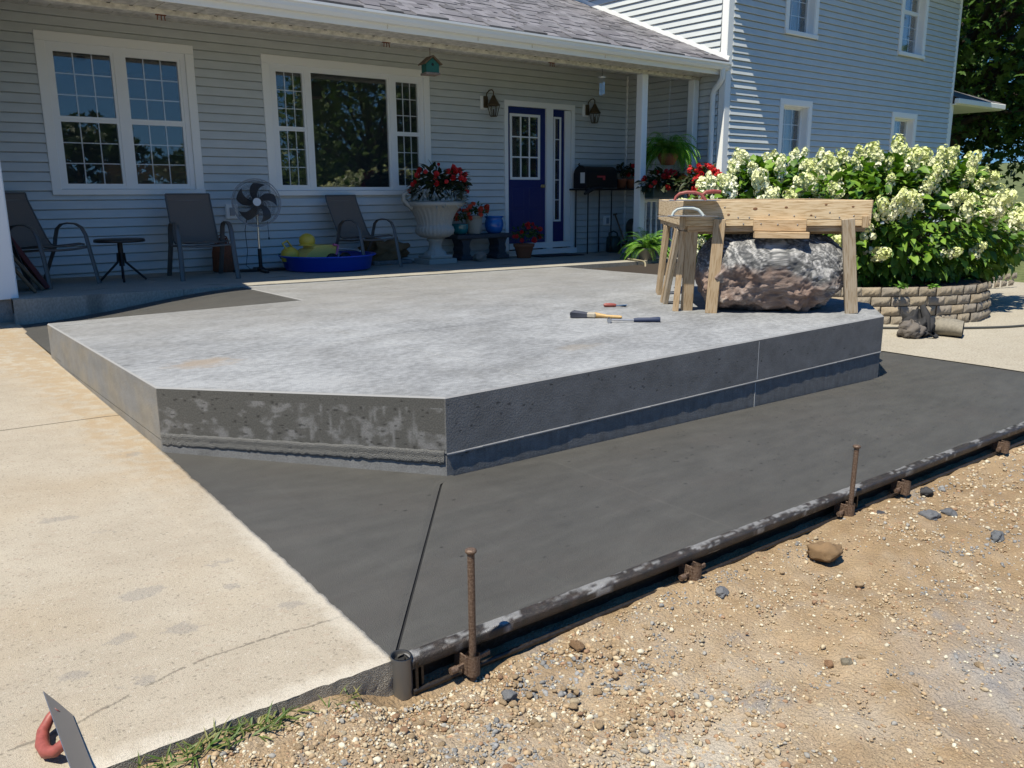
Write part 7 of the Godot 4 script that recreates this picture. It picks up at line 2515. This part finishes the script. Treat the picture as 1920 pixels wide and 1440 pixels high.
func make_gravel() -> void:
	var rg := RandomNumberGenerator.new()
	rg.seed = 900
	var dn := noise(1.1, 41, 5)
	var pick := noise(1.4, 905, 3)
	# named stones
	var named := [
		[2.88, -1.61, 0.14, 0.10, 0.075, "brown_clod", Color(0.29, 0.19, 0.105), 0.4, "large brown earth clod beside the steel form", "clod"],
		[3.64, -1.55, 0.095, 0.07, 0.05, "concrete_lump", Color(0.19, 0.195, 0.21), 0.5, "gray concrete lump, left of a close pair", "lump"],
		[3.76, -1.52, 0.08, 0.06, 0.04, "concrete_lump", Color(0.17, 0.175, 0.19), 0.5, "gray concrete lump, right of a close pair", "lump"],
		[3.63, -1.27, 0.10, 0.05, 0.05, "concrete_lump", Color(0.19, 0.20, 0.215), 0.5, "long gray concrete lump near the right edge of the picture", "lump"],
		[2.30, -1.66, 0.07, 0.05, 0.03, "concrete_lump", Color(0.22, 0.225, 0.24), 0.5, "flat gray concrete lump against the steel form's flange", "lump"],
		[2.22, -1.14, 0.055, 0.035, 0.028, "flat_stone", Color(0.30, 0.265, 0.20), 0.3, "smooth gray brown stone touching a reddish one", "stone"],
		[2.17, -1.17, 0.035, 0.026, 0.024, "red_stone", Color(0.36, 0.22, 0.13), 0.3, "small reddish stone beside the smooth gray one", "stone"],
		[1.79, -1.18, 0.03, 0.022, 0.016, "pale_stone", Color(0.62, 0.56, 0.38), 0.3, "flat cream stone above another pale pebble", "stone"],
		[1.63, -1.70, 0.05, 0.035, 0.035, "brown_stone", Color(0.30, 0.19, 0.11), 0.4, "angular brown stone between the stake and the yard", "stone"],
		[1.30, -1.62, 0.035, 0.05, 0.03, "concrete_lump", Color(0.24, 0.245, 0.26), 0.5, "crumbly gray cement lump at the foot of the nearest stake", "lump"],
		[3.98, -1.72, 0.07, 0.05, 0.045, "concrete_lump", Color(0.08, 0.08, 0.085), 0.5, "dark wet concrete lump under the third stake socket", "lump"],
		[3.5, -1.70, 0.06, 0.045, 0.035, "concrete_lump", Color(0.10, 0.10, 0.11), 0.5, "dark wet concrete lump by the ribs of the steel form", "lump"],
	]
	for q in named:
		var m := stone_mesh(910 + int(q[0] * 31.0), q[7], 14, 20, 0.4)
		var o := put(q[5], m, tinted(q[6]), self, Vector3(q[0], dirt_y(q[0], q[1]) + q[4] * 0.28, q[1]), Basis(Vector3.UP, rg.randf() * TAU) * Basis.from_scale(Vector3(q[2], q[4], q[3])))
		tag(o, q[8], q[9])
	# the largest loose stones, one by one
	var meshes := []
	for k in 8: meshes.append(stone_mesh(940 + k, 0.35, 7, 10, 0.5))
	var mats := []
	for k in 9: mats.append(tinted(stone_colour(rg) * 1.18))
	for k in 270:
		var x := 0.0
		var z := 0.0
		for tries in 30:
			x = rg.randf_range(0.55, 6.2)
			z = rg.randf_range(-1.74, -0.55)
			# only what the frame shows, thicker by the slab's corner
			if z < -1.55 + (x - 0.7) * 0.62 or x > 2.6: 
				if rg.randf() < 0.35 + 0.6 * exp(-pow((x - 1.3) / 0.6, 2.0)): break
		if k % 2 == 0:
			x = rg.randf_range(0.62, 1.75)
			z = rg.randf_range(-1.74, -1.25)
		var s := rg.randf_range(0.009, 0.022) * (1.0 + 0.55 * pow(rg.randf(), 4.0)) * clampf(0.75 + x * 0.12, 0.8, 1.5)
		var o := put("loose_stone", meshes[k % 8], mats[rg.randi() % 9], self, Vector3(x, dirt_y(x, z) + dn.get_noise_2d(x, z) * 0.03 + s * 0.22, z), Basis(Vector3.UP, rg.randf() * TAU) * Basis(Vector3.RIGHT, rg.randf_range(-0.4, 0.4)) * Basis.from_scale(Vector3(s * 1.25, s * 0.75, s)))
		tag(o, "loose tan or gray pebble lying on the brown dirt of the yard", "pebble", "loose stones scattered over the dirt")
	# everything smaller
	var pl := []
	var co := []
	for k in 90000:
		var u := rg.randf()
		var x := 0.25 + 6.6 * pow(u, 1.5)
		var z := -1.77 + pow(rg.randf(), 1.2) * 1.6
		var dens := 0.30 + 0.60 * pick.get_noise_2d(x, z) + 1.1 * exp(-pow((x - 1.0) / 0.7, 2.0))
		if rg.randf() > dens: continue
		var s := rg.randf_range(0.0020, 0.0070) * (1.0 + 1.5 * pow(rg.randf(), 7.0)) * clampf(0.7 + x * 0.2, 0.8, 1.7)
		if x < 1.8: s *= 1.35
		var c := stone_colour(rg)
		if pick.get_noise_2d(x * 1.2 + 20.0, z * 1.2) > 0.30 and rg.randf() < 0.6: c = Color(0.26, 0.26, 0.26) * rg.randf_range(0.7, 1.3)
		pl.append(Transform3D(Basis(Vector3.UP, rg.randf() * TAU) * Basis(Vector3.RIGHT, rg.randf_range(-0.5, 0.5)) * Basis.from_scale(Vector3(s * 1.3, s * 0.8, s)), Vector3(x, dirt_y(x, z) + dn.get_noise_2d(x, z) * 0.045 * smoothstep(0.0, 0.12, z + 1.87) + s * 0.15, z)))
		co.append(c)
	multi("gravel", stone_mesh(970, 0.35, 4, 6, 0.3), M.pebble, pl, co, self)

func tinted(c: Color) -> StandardMaterial3D:
	var key := "stone_%s" % c.to_html()
	if M.has(key): return M[key]
	return grained(mat(key, c.linear_to_srgb(), 0.92, 0.0, 0.3), M.speck, Vector3(2, 2, 2), false, M.bump, 0.15)
